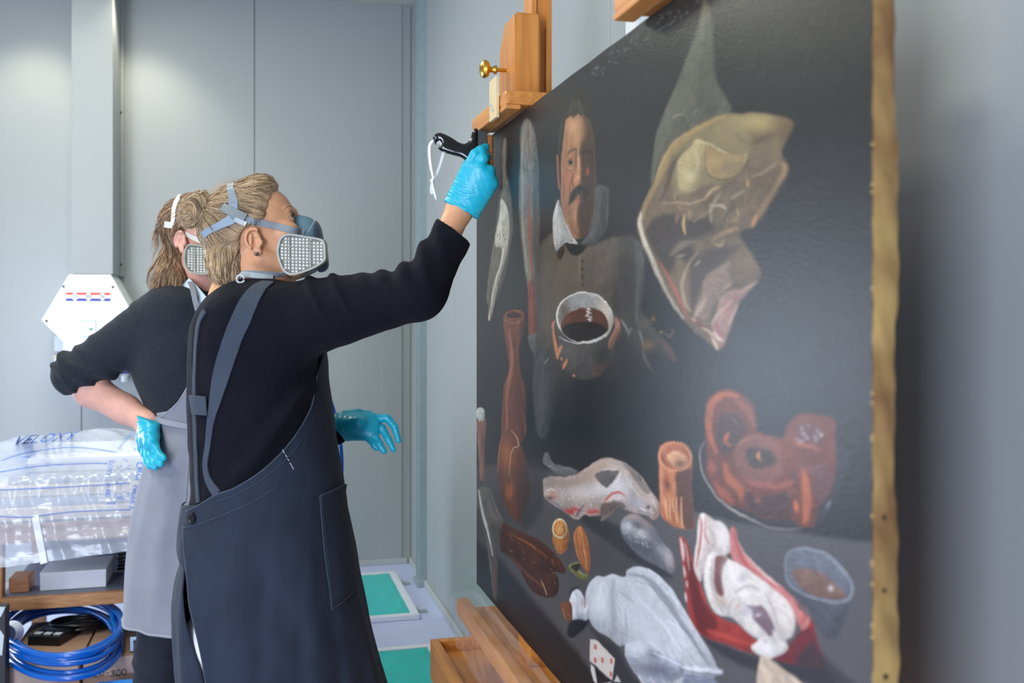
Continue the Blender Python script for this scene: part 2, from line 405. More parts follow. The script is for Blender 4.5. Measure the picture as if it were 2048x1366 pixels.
MB().lathe([(.0208, -.004), (.0216, -.003), (.0216, .005), (.0208, .006)], c, (0, 0, 1), 16).build('blue_ring', m_blue_s, va, auto=40)
MB().box((c[0]-.05, c[1]+.01, c[2]-.03), (c[0]-.012, YB-.002, c[2]+.03), .003).build('valve_bracket', mat('bracket_grey', (120, 126, 130), .4, .5), va)

# ------------------------------------------------------------------ floor filters
m_teal = mat('filter_mat', (0, 178, 176), 0.95, var=0.06, vscale=60, bump=0.5, bscale=260, bdist=.004, stretch=(1, 3, 1), sheen=.2)
m_frame = mat('filter_frame', (214, 218, 230), 0.4)
def floor_filter(x0, x1, y0, y1, label):
    e = empty('floor_filter', ((x0+x1)/2, (y0+y1)/2, 0), label, 'filter', 'filters set in the floor')
    f = MB(); t = .034; h = .024
    f.box((x0, y0, 0.001), (x1, y0+t, h), .003); f.box((x0, y1-t, 0.001), (x1, y1, h), .003); f.box((x0, y0+t, 0.001), (x0+t, y1-t, h), .003); f.box((x1-t, y0+t, 0.001), (x1, y1-t, h), .003)
    f.build('frame', m_frame, e)
    n = 40; V = []; F = []
    for i in range(n+1):
        for j in range(n+1):
            u, v = i/n, j/n; x = x0+t-.004+(x1-x0-2*t+.008)*u; y = y0+t-.004+(y1-y0-2*t+.008)*v
            V.append((x, y, .017+.006*(min(u, 1-u, v, 1-v) > .02)+.0025*math.sin(31*u+7*v)*math.sin(23*v-5*u)))
    for i in range(n):
        for j in range(n): F.append((i*(n+1)+j, (i+1)*(n+1)+j, (i+1)*(n+1)+j+1, i*(n+1)+j+1))
    mobj('filter_mat', V, F, m_teal, e)
    for yy in (y0+.09, y1-.2):
        MB().box((x1, yy, .001), (x1+.012, yy+.045, .02), .002).box((x1+.012, yy, .001), (x1+.05, yy+.04, .006), .001).build('hinge', m_galv, e)
floor_filter(.10, .72, 4.32, 5.09, 'teal floor filter in a white frame nearest the back wall')
floor_filter(.10, .712, 3.17, 3.925, 'teal floor filter in a white frame, the nearer one beside the wooden tray')

# ------------------------------------------------------------------ worktable on the left with its shelf
m_wood = mat('pine_edge', (188, 138, 92), 0.5, stretch=(6, 40, 40), vscale=3, rgb2=(156, 106, 66))
m_top = mat('table_laminate', (112, 116, 134), 0.45)
YT = 3.62; TX0, TX1 = -.84, .12
def tz(py, px=130): return hit(px, py, 1, YT)[2]
tb = empty('worktable', ((TX0+TX1)/2, 4.0, 0), 'wooden worktable with a grey laminate top and a lower shelf, left of the women', 'table')
z_t, z_u, z_s, z_v = tz(1046), tz(1082), tz(1191), tz(1215)
MB().box((TX0-.1, YT, z_u), (TX1, YT+.03, z_t), .003).build('front_rail', m_wood, tb)
MB().box((TX0-.1, YT+.03, z_t-.028), (TX1, 4.42, z_t), .003).build('tabletop', m_top, tb)
MB().box((TX0+.03, YT, z_v), (TX1-.02, YT+.03, z_s), .003).build('shelf_rail', m_wood, tb)
MB().box((TX0+.03, YT+.03, z_s-.02), (TX1-.02, 4.4, z_s-.001), .002).build('shelf', m_top, tb)
for x in (TX0-.01, TX1-.06):
    for y in (YT+.03, 4.36): MB().box((x, y, 0), (x+.05, y+.05, z_t-.028), .004).build('leg', m_wood, tb)
MB().box((TX0+.04, 4.385, z_v), (TX1-.06, 4.40, z_t-.028)).build('back_panel', mat('table_back', (64, 66, 78), .7), tb)

# stack of wrapped boards, plastic cover, tape
m_tan, m_slate = mat('board_tan', (216, 202, 190), .7, var=.05, vscale=5), mat('board_slate', (156, 164, 186), .7)
mw = mat('board_white', (226, 228, 236), .7)
zz = z_t + .002
for i, (h, m, dx, dy, lab) in enumerate(((.045, m_tan, 0, 0, 'tan board at the bottom of the stack under the plastic'), (.030, m_slate, .02, .015, 'slate grey board second from the bottom of the stack under the plastic'),
        (.038, m_tan, .05, .03, 'tan board third from the bottom of the stack under the plastic'), (.030, m_slate, .09, .06, 'slate grey board second from the top of the stack under the plastic'), (.05, mw, .14, .12, 'white board on top of the stack under the plastic'))):
    b = MB().box((TX0-.05+dx, YT+.05+dy, zz), (TX1-.08-dx, 4.3-dy*.5, zz+h), .004).build('wrapped_board', m, loc=(TX0, YT+.05, zz)); zz += h + .001
    tag(b, lab, 'board', 'boards stacked on the worktable')
def plastic_mat(name, rgb, alpha, rough=.12, bump=.6, bscale=14, stretch=(1, 1, 1)):
    m = mat(name, rgb, rough, 0, .8, alpha=alpha, bump=bump, bscale=bscale, stretch=stretch, bdist=.01)
    return m
m_film = plastic_mat('clear_film', (222, 230, 248), .43, .16, .5, 16, (.5, 1.6, 1.6))
prof = [(1118, 3.585), (1098, 3.592), (1078, 3.592), (1060, 3.600), (1042, 3.600), (1030, 3.603), (1014, 3.612), (990, 3.628), (965, 3.645), (948, 3.672), (925, 3.78), (900, 3.93), (880, 4.07), (867, 4.18), (864, 4.26)]
PY, PZ = [], []
for py, Y in prof: PY.append(Y); PZ.append(hit(130, py, 1, Y)[2])
PY += [4.36, 4.44, 4.45]; PZ += [PZ[-1]-.03, PZ[-1]-.16, z_t-.02]
S_ = spline(np.stack((PY, PZ), 1), 5); nv = len(S_); nu = 130
VV = []
for i in range(nu+1):
    u = i/nu; X = TX0-.28 + (TX1+.02-(TX0-.28))*u
    for j, (Y, z) in enumerate(S_):
        hgt = np.clip((z-z_t)/.2, 0, 1); back = np.clip((Y-3.7)/.4, 0, 1)
        drop = max(0, (X+.30)/.42)**2*.16*hgt*(.35+.65*back) + max(0, (-.62-X)/.5)**2*.10*hgt
        wr_ = .010*math.sin(X*19+Y*7+1.3)*hgt*back + .006*math.sin(X*43-z*60)*hgt*(1-back) + .004*math.sin(X*88+z*31)*(1-back)
        if z < z_t-.0: wr_ += .004*math.sin(X*61+2*math.sin(X*17))
        hem = (u-.42)*.10*np.clip((z_t-.01-z)/.10, 0, 1)
        VV.append((X + .004*math.sin(z*50), Y - max(0, wr_)*.9*(1-back) - .004*(1-back)*math.sin(X*150+z*40)*hgt, z - drop + wr_*back*.9 + hem + .003*math.sin(X*70+j)*back))
FF = [(i*nv+j, (i+1)*nv+j, (i+1)*nv+j+1, i*nv+j+1) for i in range(nu) for j in range(nv-1)]
VV = np.array(VV)
cv = mobj('plastic_cover', VV, FF, m_film, loc=(TX0, YT, z_t))
tag(cv, 'clear plastic cover with blue printing draped over the boards on the worktable', 'plastic sheet')
from mathutils.bvhtree import BVHTree
bv = BVHTree.FromPolygons([tuple(v) for v in VV], FF)
m_ink = mat('blue_print', (58, 120, 214), .5)
def on_cover(px, py, off=.003):
    d = Vector(ray(px, py)).normalized(); h = bv.ray_cast(Vector((0, 0, HC)), d)
    if h[0] is None: p = hit(px, py, 1, 3.7); return p
    return np.array(h[0] - d*off)
def print_px(s, org, ru, up, m=m_ink, name='printing'):    # lettering laid on the cover
    V, F = text_mesh(s, 1.0); org, ru, up = map(lambda q: np.array(q, float), (org, ru, up)); P = []
    for v in V: q = org + ru*v[0] + up*v[1]; P.append(on_cover(*q))
    o = mobj(name, P, F, m, cv, smooth=False); return o
print_px('VELOXY', (90, 877), (33, -3), (25, -25))
print_px('VELOXY', (221, 931), (-2.5, 11), (13, 3))
print_px('O', (279, 930), (-9, 15), (19, 9))
print_px('RGI', (277, 949), (-3, 15), (16, 3)); print_px('NOXY', (267, 995), (-4, 17), (16, 3))
print_px('A BE', (216, 979), (-.5, 14), (13, 1)); print_px('XXII', (222, 1007), (9, -.5), (1, -9))
print_px('COOM', (248, 883), (-7, 9), (7, 4)); print_px('O', (262, 869), (-8, 8), (10, 8))
for k in range(26):
    x_, y_ = 236+rng.uniform(0, 28), 918+rng.uniform(0, 88); print_px(random.choice('ETIFHNS'), (x_-(y_-930)*.12, y_), (-1, 6), (6, 1))
for k in range(16): print_px(random.choice('*oe'), (266+rng.uniform(0, 24), 868+rng.uniform(0, 34)), (-3, 5), (6, 3))
lines = [[(0, 922), (40, 909), (100, 898), (150, 895), (205, 900), (260, 911), (292, 918)], [(40, 914), (140, 913), (240, 911)], [(0, 944), (80, 932), (170, 927), (215, 927)], [(0, 980), (130, 974), (260, 966)], [(0, 1033), (60, 1034), (140, 1024), (262, 1019)]]
for L in lines:
    q = spline(np.array(L), 6); P = np.array([on_cover(*p) for p in q])
    MB().tube(P, .0014, 4).build('print_line', m_ink, cv, smooth=True)
m_tape = mat('white_tape', (232, 234, 236), .6)
q = np.array([on_cover(x, y, .004) for x, y in ((70, 1030), (72, 1042), (75, 1060), (79, 1080))] + [on_cover(84, 1104, .006), on_cover(87, 1126, .03) if False else hit(88, 1127, 1, 3.575)])
N = np.tile((0, -1.0, .05), (len(q), 1)); V, F = ribbon(q, N, .022, .0008)
tag(mobj('tape_strip', V, F, m_tape, smooth=False, loc=tuple(q[0])), 'strip of white tape hanging down from the plastic cover', 'tape')

# things on the shelf
p = hit(80, 1182, 2, z_s); q = hit(212, 1175, 1, p[1]); zt = hit(80, 1146, 1, p[1])[2]
b = empty('white_box', ((p[0]+q[0])/2, p[1]+.1, z_s), 'flat white cardboard box on the table shelf', 'box')
MB().box((p[0], p[1], z_s), (q[0], p[1]+.21, zt-.002), .002).build('box_body', mat('white_card', (214, 216, 226), .6), b)
MB().box((p[0]-.001, p[1]-.001, zt-.012), (q[0]+.001, p[1]+.211, zt), .002).build('box_lid', mat('white_card', (214, 216, 226), .6), b)
p = hit(17, 1187, 2, z_s); q = hit(58, 1184, 1, p[1]); zt = hit(18, 1157, 1, p[1])[2]
tag(MB().box((p[0], p[1], z_s), (q[0], p[1]+.10, zt), .004).build('wooden_block', mat('block_wood', (176, 122, 86), .6, stretch=(10, 40, 40), vscale=2, rgb2=(150, 98, 64)), loc=tuple(p)), 'small wooden block on the shelf left of the white box', 'block')
c = hit(252, 1155, 1, 3.9); c[2] = z_s + .004
P = []
for i in range(90): t = i*.35; P.append((c[0]+.028*math.cos(t)*(1+.1*math.sin(t*.3)), c[1]+.02*math.sin(t), c[2]+i*.0007+.001))
tag(MB().tube(P, .0035, 6).build('cable_coil', m_black, smooth=True, loc=tuple(c)), 'black cable coil lying on the shelf right of the white box', 'cable')

# cardboard boxes, coiled hose and small things under the table
m_card = mat('cardboard', (150, 118, 96), .8, var=.05, vscale=4, bump=.1, bscale=60); m_card2 = mat('cardboard_light', (186, 160, 148), .8, var=.05, vscale=5)
m_ptape = mat('packing_tape', (196, 176, 158), .18, alpha=.55, bump=.4, bscale=60)
ZB = .245
def carton(px0, px1, pyf, label):
    p = hit(px0, pyf, 2, ZB); q = hit(px1, pyf-8, 1, p[1]); y0, y1 = p[1], p[1]+.46
    e = empty('cardboard_box', ((p[0]+q[0])/2, (y0+y1)/2, 0), label, 'box', 'cartons under the worktable')
    MB().box((p[0], y0, 0), (q[0], y1, ZB-.004), .003).build('box_body', m_card, e)
    xm = (p[0]+q[0])/2
    MB().box((p[0]+.001, y0-.001, ZB-.004), (q[0]-.001, (y0+y1)/2-.002, ZB), .0015).build('flap', m_card, e)
    MB().box((p[0]+.001, (y0+y1)/2+.002, ZB-.004), (q[0]-.001, y1, ZB), .0015).build('flap', m_card, e)
    MB().box((p[0]+.004, y0-.003, ZB-.06), (q[0]-.004, y0-.0005, ZB-.004), .001).build('edge_band', m_card2, e)
    return e, p, q, y0
eA, pA, qA, yA = carton(2, 159, 1334, 'taped cardboard box under the blue hose, left of the one with writing')
eB, pB, qB, yB_ = carton(165, 330, 1316, 'cardboard box with ACD-300 written on its front')
MB().box((pA[0]+.06, yA-.005, ZB-.20), (pA[0]+.14, yA-.0035, ZB-.002)).build('tape', m_ptape, eA)
yw = yB_-.0032
def cr(x, y): return (x/6.4, 1180+y/6.4)
strokes = [[(1130,1120),(1150,1080),(1175,1045),(1185,1080),(1197,1116)], [(1142,1094),(1190,1086)], [(1262,1052),(1225,1052),(1204,1085),(1216,1116),(1258,1104)], [(1292,1040),(1286,1068),(1283,1096)], [(1276,1046),(1318,1042),(1330,1068),(1310,1092),(1270,1098)],
  [(1366,1062),(1390,1059)], [(1424,1046),(1450,1030),(1462,1046),(1436,1062),(1466,1078),(1452,1102),(1418,1104)], [(1545,1062),(1525,1022),(1500,1030),(1488,1064),(1504,1098),(1532,1090),(1545,1062)], [(1616,1050),(1596,1012),(1572,1020),(1562,1050),(1578,1086),(1602,1080),(1616,1050)]]
mk = MB()
for s in strokes: mk.tube(spline(np.array([hit(*cr(*q), 1, yw) for q in s]), 5), .0016, 5)
mk.build('handwriting', mat('marker_ink', (74, 62, 58), .7), eB, smooth=True)
m_hose = mat('blue_hose', (0, 92, 190), .22, spec=.6)
hc = hit(128, 1271, 2, ZB+.03); P = []
dirA = np.array((1, .18, 0)); 
e1 = hit(242, 1252, 2, ZB+.03)-hc; e2 = hit(100, 1216, 2, ZB+.03)-hc; e1[2] = e2[2] = 0
for i in range(430):
    t = i/430*2*math.pi*8.3+.9; k = 1 - .045*((i*.37) % 5)*.9; lay = int(t/(2*math.pi))
    k = (1.0, .93, .86, .97, .79, .90, .84)[lay % 7]; k += .03*math.sin(t*1.7+lay)
    nk = (1.0, .93, .86, .97, .79, .90, .84)[(lay+1) % 7]; fr = (t/(2*math.pi)) % 1; k = k*(1-max(0, fr-.8)*5) + nk*max(0, fr-.8)*5
    P.append(hc + e1*k*math.cos(t) + e2*k*math.sin(t) + np.array((0, 0, -.018 + .0085*lay + .006*math.sin(t*.9+lay*2))))
P = np.array(P); P[:, 2] = np.maximum(P[:, 2], ZB+.009)
ho = empty('coiled_hose', tuple(hc-np.array((0, 0, .03))), 'coil of bright blue hose lying on the cardboard boxes', 'hose')
MB().tube(P, .0082, 10).build('hose', m_hose, ho, smooth=True)
i0 = int(np.argmin(np.linalg.norm(P[:, :2]-hit(45, 1240, 2, ZB+.02)[:2], axis=1)))
MB().tube(P[max(0, i0-4):i0+4]+np.array((0, 0, .002)), .0105, 10).build('black_tape', m_black, ho, smooth=True)
c = hit(110, 1278, 2, ZB)
de = empty('handheld_meter', tuple(c), 'small black meter with three pale buttons inside the blue hose coil', 'meter')
R = Matrix.Rotation(-.35, 3, 'Z')
def rb(lo, hi, m, n):
    o = MB().box(lo, hi, .002).build(n, m, None); o.data.transform(R.to_4x4()); o.parent = de; ORG[o.name] = ORG[de.name]
rb((-.055, -.07, 0), (.055, .07, .03), m_black, 'meter_body'); rb((-.04, -.01, .03), (.04, .055, .032), mat('meter_screen', (24, 30, 34), .1), 'screen')
for k in (-.034, 0, .034): rb((k-.012, -.05, .03), (k+.012, -.03, .034), mat('button_grey', (190, 196, 204), .5), 'button')
c = hit(158, 1262, 2, ZB); P = []
for i in range(160):
    t = i*.26; P.append((c[0]+.085*math.cos(t)*(1+.08*math.sin(i*.21)), c[1]+.055*math.sin(t)*(1+.1*math.sin(i*.17)), ZB+.006+.028*abs(math.sin(i*.031))+.004*math.sin(i*.5)))
tag(MB().tube(P, .0045, 7).build('black_cable', mat('cable_rubber', (16, 15, 16), .3), smooth=True, loc=tuple(c)), 'tangled black cable lying inside the blue hose coil', 'cable')
p = hit(258, 1305, 2, ZB); zt = hit(258, 1273, 1, p[1])[2]
dv = empty('black_device', (p[0]+.06, p[1]+.1, ZB), 'black box with silver front panel on the cardboard behind the dark jeans', 'device')
MB().box((p[0], p[1], ZB+.001), (p[0]+.12, p[1]+.2, zt), .004).build('case', m_black, dv)
MB().box((p[0]+.003, p[1]-.004, ZB+.004), (p[0]+.117, p[1], zt-.003), .001).build('front_panel', mat('silver_panel', (176, 186, 202), .35, .4), dv)
MB().box((p[0]+.014, p[1]-.006, ZB+.015), (p[0]+.08, p[1]-.004, zt-.012)).build('screen', m_black, dv)
p = hit(12, 1240, 1, 3.32); zt = hit(12, 1214, 1, 3.32)[2]
bc = empty('black_case', (p[0]-.15, 3.42, 0), 'black upright case with torn white labels at the left edge of the photo', 'case')
MB().box((p[0]-.3, 3.32, 0), (p[0], 3.37, zt), .004).build('case_body', mat('case_black', (26, 24, 28), .5), bc)
def lab(pts): 
    P = [hit(x, y, 1, 3.3195) for x, y in pts]; MB().prism(P, (0, -.001, 0)).build('label', mat('label_white', (196, 206, 208), .6), bc)
lab([(-20, 1213), (11, 1214), (2, 1233), (-20, 1244)]); lab([(-20, 1252), (0, 1259), (8, 1271), (4, 1312), (-20, 1296)])
c = hit(20, 1266, 1, 3.45)
tag(MB().lathe([(.001, -.02), (.035, -.02), (.028, .015), (.026, .015), (.030, -.014), (.001, -.014)], c, (-.25, -.9, .1), 18).build('white_cup', mat('cup_white', (206, 212, 232), .4), auto=40, loc=tuple(c)), 'white cup lying on its side between black case and blue hose', 'cup')
# blue tub at the bottom edge
p = hit(165, 1357, 1, 3.03); q = hit(368, 1352, 1, 3.03); zt = hit(300, 1352, 1, 3.27)[2]
tu = empty('blue_tub', ((p[0]+q[0])/2, 3.1, 0), 'bright blue plastic tub with rounded lid in front of the cardboard boxes', 'tub')
m_tub = mat('tub_blue', (40, 132, 226), .35)
MB().box((p[0]+.01, 3.04, 0), (q[0]-.01, 3.26, zt-.02), .02).build('tub_body', m_tub, tu); MB().box((p[0], 3.03, zt-.03), (q[0], 3.27, zt), .014).build('lid', m_tub, tu)

# blue hose that arches behind the front woman
P = [C(640, 800, 2.62), C(650, 783, 2.66), C(661, 800, 2.68), C(672, 838, 2.7), C(681, 885, 2.7), C(684, 930, 2.7), C(682, 968, 2.7), C(676, 1040, 2.7), C(668, 1150, 2.7), C(655, 1400, 2.7), C(640, 1595, 2.7)]
P = [C(600, 1610, 2.66), C(600, 1300, 2.62), C(606, 950, 2.58), C(622, 820, 2.6)] + P
P = c2w(spline(np.array(P), 8)); P[:, 2] = np.maximum(P[:, 2], .008)
tag(MB().tube(P, .0048, 8).build('air_hose', mat('air_hose_blue', (16, 112, 224), .35), smooth=True, loc=tuple(P[-1])), 'thin blue air hose arching behind the front woman and her open hand', 'hose')

# ------------------------------------------------------------------ easel
XP = .5065; PYL = .967*2.3+.2547*.082; ZP0, ZP1 = .712, 1.722; PYR = .733; TH = .022
m_pine = mat('easel_beech', (212, 142, 66), 0.42, stretch=(30, 30, 2.2), vscale=2.5, rgb2=(188, 116, 48), bump=.05, bscale=40)
m_pineh = mat('easel_beech_long', (214, 144, 70), 0.42, stretch=(30, 2.2, 30), vscale=2.5, rgb2=(190, 118, 52), bump=.05, bscale=40)
m_ply = mat('pale_wood', (222, 200, 156), .55, stretch=(30, 30, 3), vscale=3, rgb2=(206, 180, 132))
m_brass = mat('brass', (214, 164, 62), 0.22, 1.0)
ea = empty('easel', (.6, 1.55, 0), 'wooden studio easel with two uprights and brass clamp knob holding the large painting', 'easel')
def mast(y):
    o = MB().box((.566, y, .10), (.592, y+.088, 2.62), .002).box((.592, y+.022, .10), (.606, y+.07, 2.62), .001).build('upright', m_pine, ea)
    MB().box((.558, y-.006, .10), (.568, y+.004, 2.62), .001).build('edge_strip', m_pine, o); MB().box((.588, y-.008, .10), (.600, y+.002, 2.62), .001).build('edge_strip', m_pine, o)
mast(1.965); mast(1.06)
def clamp(yc, knob):
    z = 1.733
    # jaw overhanging the top edge of the painting
    jw = MB().box((.468, yc-.15, z-.002), (.556, yc+.15, z+.026), .007).build('jaw', m_pineh, ea)
    MB().box((.468, yc-.15, z-.010), (.4985, yc+.15, z-.001), .003).build('jaw_lip', m_pineh, jw)
    # sliding block on the upright
    x0, x1, y0, y1, z0, z1 = .512, .565, yc-.055, yc+.075, z+.022, z+.205
    pl = [(x0, y0, z0), (x0, y1, z0), (x0, y1, z1-.05), (x0, y1-.045, z1), (x0, y0, z1)]
    bl = MB().prism(pl, (x1-x0, 0, 0)).build('sliding_block', m_pine, ea)
    bm = bmesh.new(); bm.from_mesh(bl.data); bmesh.ops.bevel(bm, geom=bm.edges[:], offset=.004, segments=2, affect='EDGES'); bm.to_mesh(bl.data); bm.free()
    MB().lathe([(.001, 0), (.004, 0), (.004, -.018), (.009, -.02), (.009, -.024), (.006, -.028), (.006, -.034), (.016, -.038), (.019, -.044), (.017, -.050), (.010, -.054), (.001, -.055)], (x0, yc+.02, z+.105), (1, 0, 0), 22).build('knob', m_brass, bl, auto=40)
    a = MB().box((.460, yc-.105, z-.018), (.467, yc-.050, z+.062), .001).build('stop_strip', m_ply, jw)
    for dz in (.008, .02): MB().lathe([(.001, 0), (.0035, 0), (.002, -.003)], (.460, yc-.09+dz, z-.008+dz), (1, 0, 0), 8).build('screw', m_galv, a)
clamp(1.975, True); clamp(1.10, True)
# ledge rail and shallow tray under the painting
MB().box((.452, .55, .655), (.478, 2.21, .692), .003).build('ledge_rail', m_pineh, ea)
MB().box((.478, .55, .655), (.60, 2.205, .670), .002).build('ledge', m_pineh, ea)
for y in (.8, 1.35, 1.8): MB().box((.508, y, .670), (.56, y+.08, .7115), .002).build('support_block', m_pineh, ea)
tr = MB().box((.41, .5, .543), (.66, 2.275, .556), .001).build('tray_bottom', m_pineh, ea)
MB().box((.405, .5, .487), (.424, 2.285, .58), .003).build('tray_side', m_pineh, ea); MB().box((.645, .5, .487), (.662, 2.285, .58), .003).build('tray_side', m_pineh, ea)
MB().box((.424, 2.266, .487), (.645, 2.285, .58), .003).build('tray_end', m_pineh, ea); MB().box((.424, .5, .487), (.645, .516, .58), .003).build('tray_end', m_pineh, ea)
for y in (1.965, 1.06):
    MB().box((.40, y, .0), (.80, y+.07, .09), .006).build('foot', m_pine, ea); MB().box((.52, y+.01, .09), (.60, y+.06, .60), .003).build('bracket', m_pine, ea)
MB().box((.57, 1.13, .02), (.62, 1.965, .08), .004).build('cross_beam', m_pineh, ea)
# clear film over the end of the ledge
V = []; F = []; nu, nv = 50, 40
for i in range(nu+1):
    y = 2.225 - i/nu*.75
    for j in range(nv+1):
        t = j/nv; k = .006*math.sin(y*40+t*9)+.004*math.sin(y*95-t*21)
        if t < .35: s = t/.35; x, z = .446-.004*s+k*.6, .60+s*.095-.02*(i/nu)
        elif t < .7: s = (t-.35)/.35; x, z = .445+.045*s, .697+.006*math.sin(s*3.1)+k*.5
        else: s = (t-.7)/.3; x, z = .488+.008*s, .697+.010*s+k*.3
        V.append((x, y + .01*math.sin(t*12), z))
for i in range(nu):
    for j in range(nv): a = i*(nv+1)+j; F.append((a, a+nv+1, a+nv+2, a+1))
tag(mobj('plastic_film', V, F, plastic_mat('thin_film', (226, 232, 246), .10, .12, .6, 30), loc=(.45, 2.2, .69)), 'crumpled clear plastic film over the ledge below the painting corner', 'plastic sheet')
# white conduit on the right wall
p = hit(1278, 40, 0, XR); q = hit(1301, 40, 0, XR)
cd = empty('cable_conduit', (XR, (p[1]+q[1])/2, 0), 'white cable trunking on the wall behind the painting top edge', 'conduit')
MB().box((XR-.03, q[1], 0.04), (XR-.001, p[1], 2.9), .003).build('trunking', m_white, cd)
MB().box((XR-.034, q[1]+.004, 0.04), (XR-.029, p[1]-.004, 2.9), .002).build('cover_strip', m_white, cd)
# ------------------------------------------------------------------ people
m_skinA = mat('skin_tan', (216, 158, 120), .48, spec=.4, var=.05, vscale=60, sss=.08, bump=.08, bscale=400)
m_skinB = mat('skin_rose', (224, 168, 150), .5, spec=.4, var=.05, vscale=60, sss=.08, bump=.08, bscale=400)
m_nitrile = mat('nitrile_blue', (24, 176, 202), .36, spec=.5, bump=.35, bscale=110, bdist=.002, stretch=(1, 1, 1.6))
m_knitA = mat('knit_navy', (18, 19, 28), .9, spec=.12, bump=.6, bscale=600, var=.2, vscale=260, sheen=.03)
m_knitB = mat('knit_charcoal', (44, 48, 55), .92, spec=.12, bump=.6, bscale=600, var=.2, vscale=260, sheen=.05)
m_apronA = mat('apron_navy', (40, 47, 62), .85, spec=.2, bump=.25, bscale=900, var=.12, vscale=9, sheen=.04)
m_strapA = mat('strap_navy', (60, 69, 82), .85, spec=.2, bump=.25, bscale=900, var=.08, vscale=20, sheen=.10)
m_apronB = mat('apron_grey', (138, 139, 150), .88, spec=.2, bump=.25, bscale=900, var=.08, vscale=11, sheen=.1)
m_hemB = mat('apron_hem', (152, 153, 164), .88, spec=.2)
m_trouser = mat('white_cotton', (226, 226, 238), .8)
m_jeans = mat('dark_denim', (26, 28, 42), .85, var=.15, vscale=200, bump=.2, bscale=600)
m_shirt = mat('shirt_blue', (196, 214, 234), .7)
m_hairA = mat('hair_light_brown', (156, 128, 96), .5, spec=.35, var=.25, vscale=40)
m_hairA2 = mat('hair_strand_fair', (202, 174, 138), .45, spec=.4, var=.3, vscale=12)
m_hairB = mat('hair_brown', (134, 102, 77), .5, spec=.35, var=.25, vscale=40)
m_hairB2 = mat('hair_strand_brown', (178, 144, 112), .45, spec=.4, var=.3, vscale=12)
m_eyew = mat('eye_white', (196, 186, 178), .25); m_iris = mat('iris', (70, 62, 56), .15); m_brow = mat('brow_hair', (150, 112, 84), .8); m_lash = mat('lash', (40, 30, 26), .6)
m_mask = mat('facepiece', (102, 134, 148), .45); m_maskb = mat('facepiece_dark', (72, 86, 104), .4)
m_cart = mat('cartridge_grey', (160, 160, 149), .5); m_pellet = mat('cartridge_white', (212, 210, 202), .6); m_back_c = mat('cartridge_back', (128, 124, 116), .6)
m_band = mat('strap_grey', (138, 146, 152), .75, bump=.3, bscale=900); m_harn = mat('harness_blue', (134, 150, 168), .5); m_clip = mat('clear_clip', (206, 212, 214), .15, alpha=.75)
m_strapw = mat('strap_white', (216, 216, 210), .7)
m_shoe = mat('dark_shoe', (28, 28, 32), .6); m_pearl = mat('ear_stud', (120, 116, 112), .2, .7)
m_yel = mat('label_yellow', (206, 190, 70), .5)

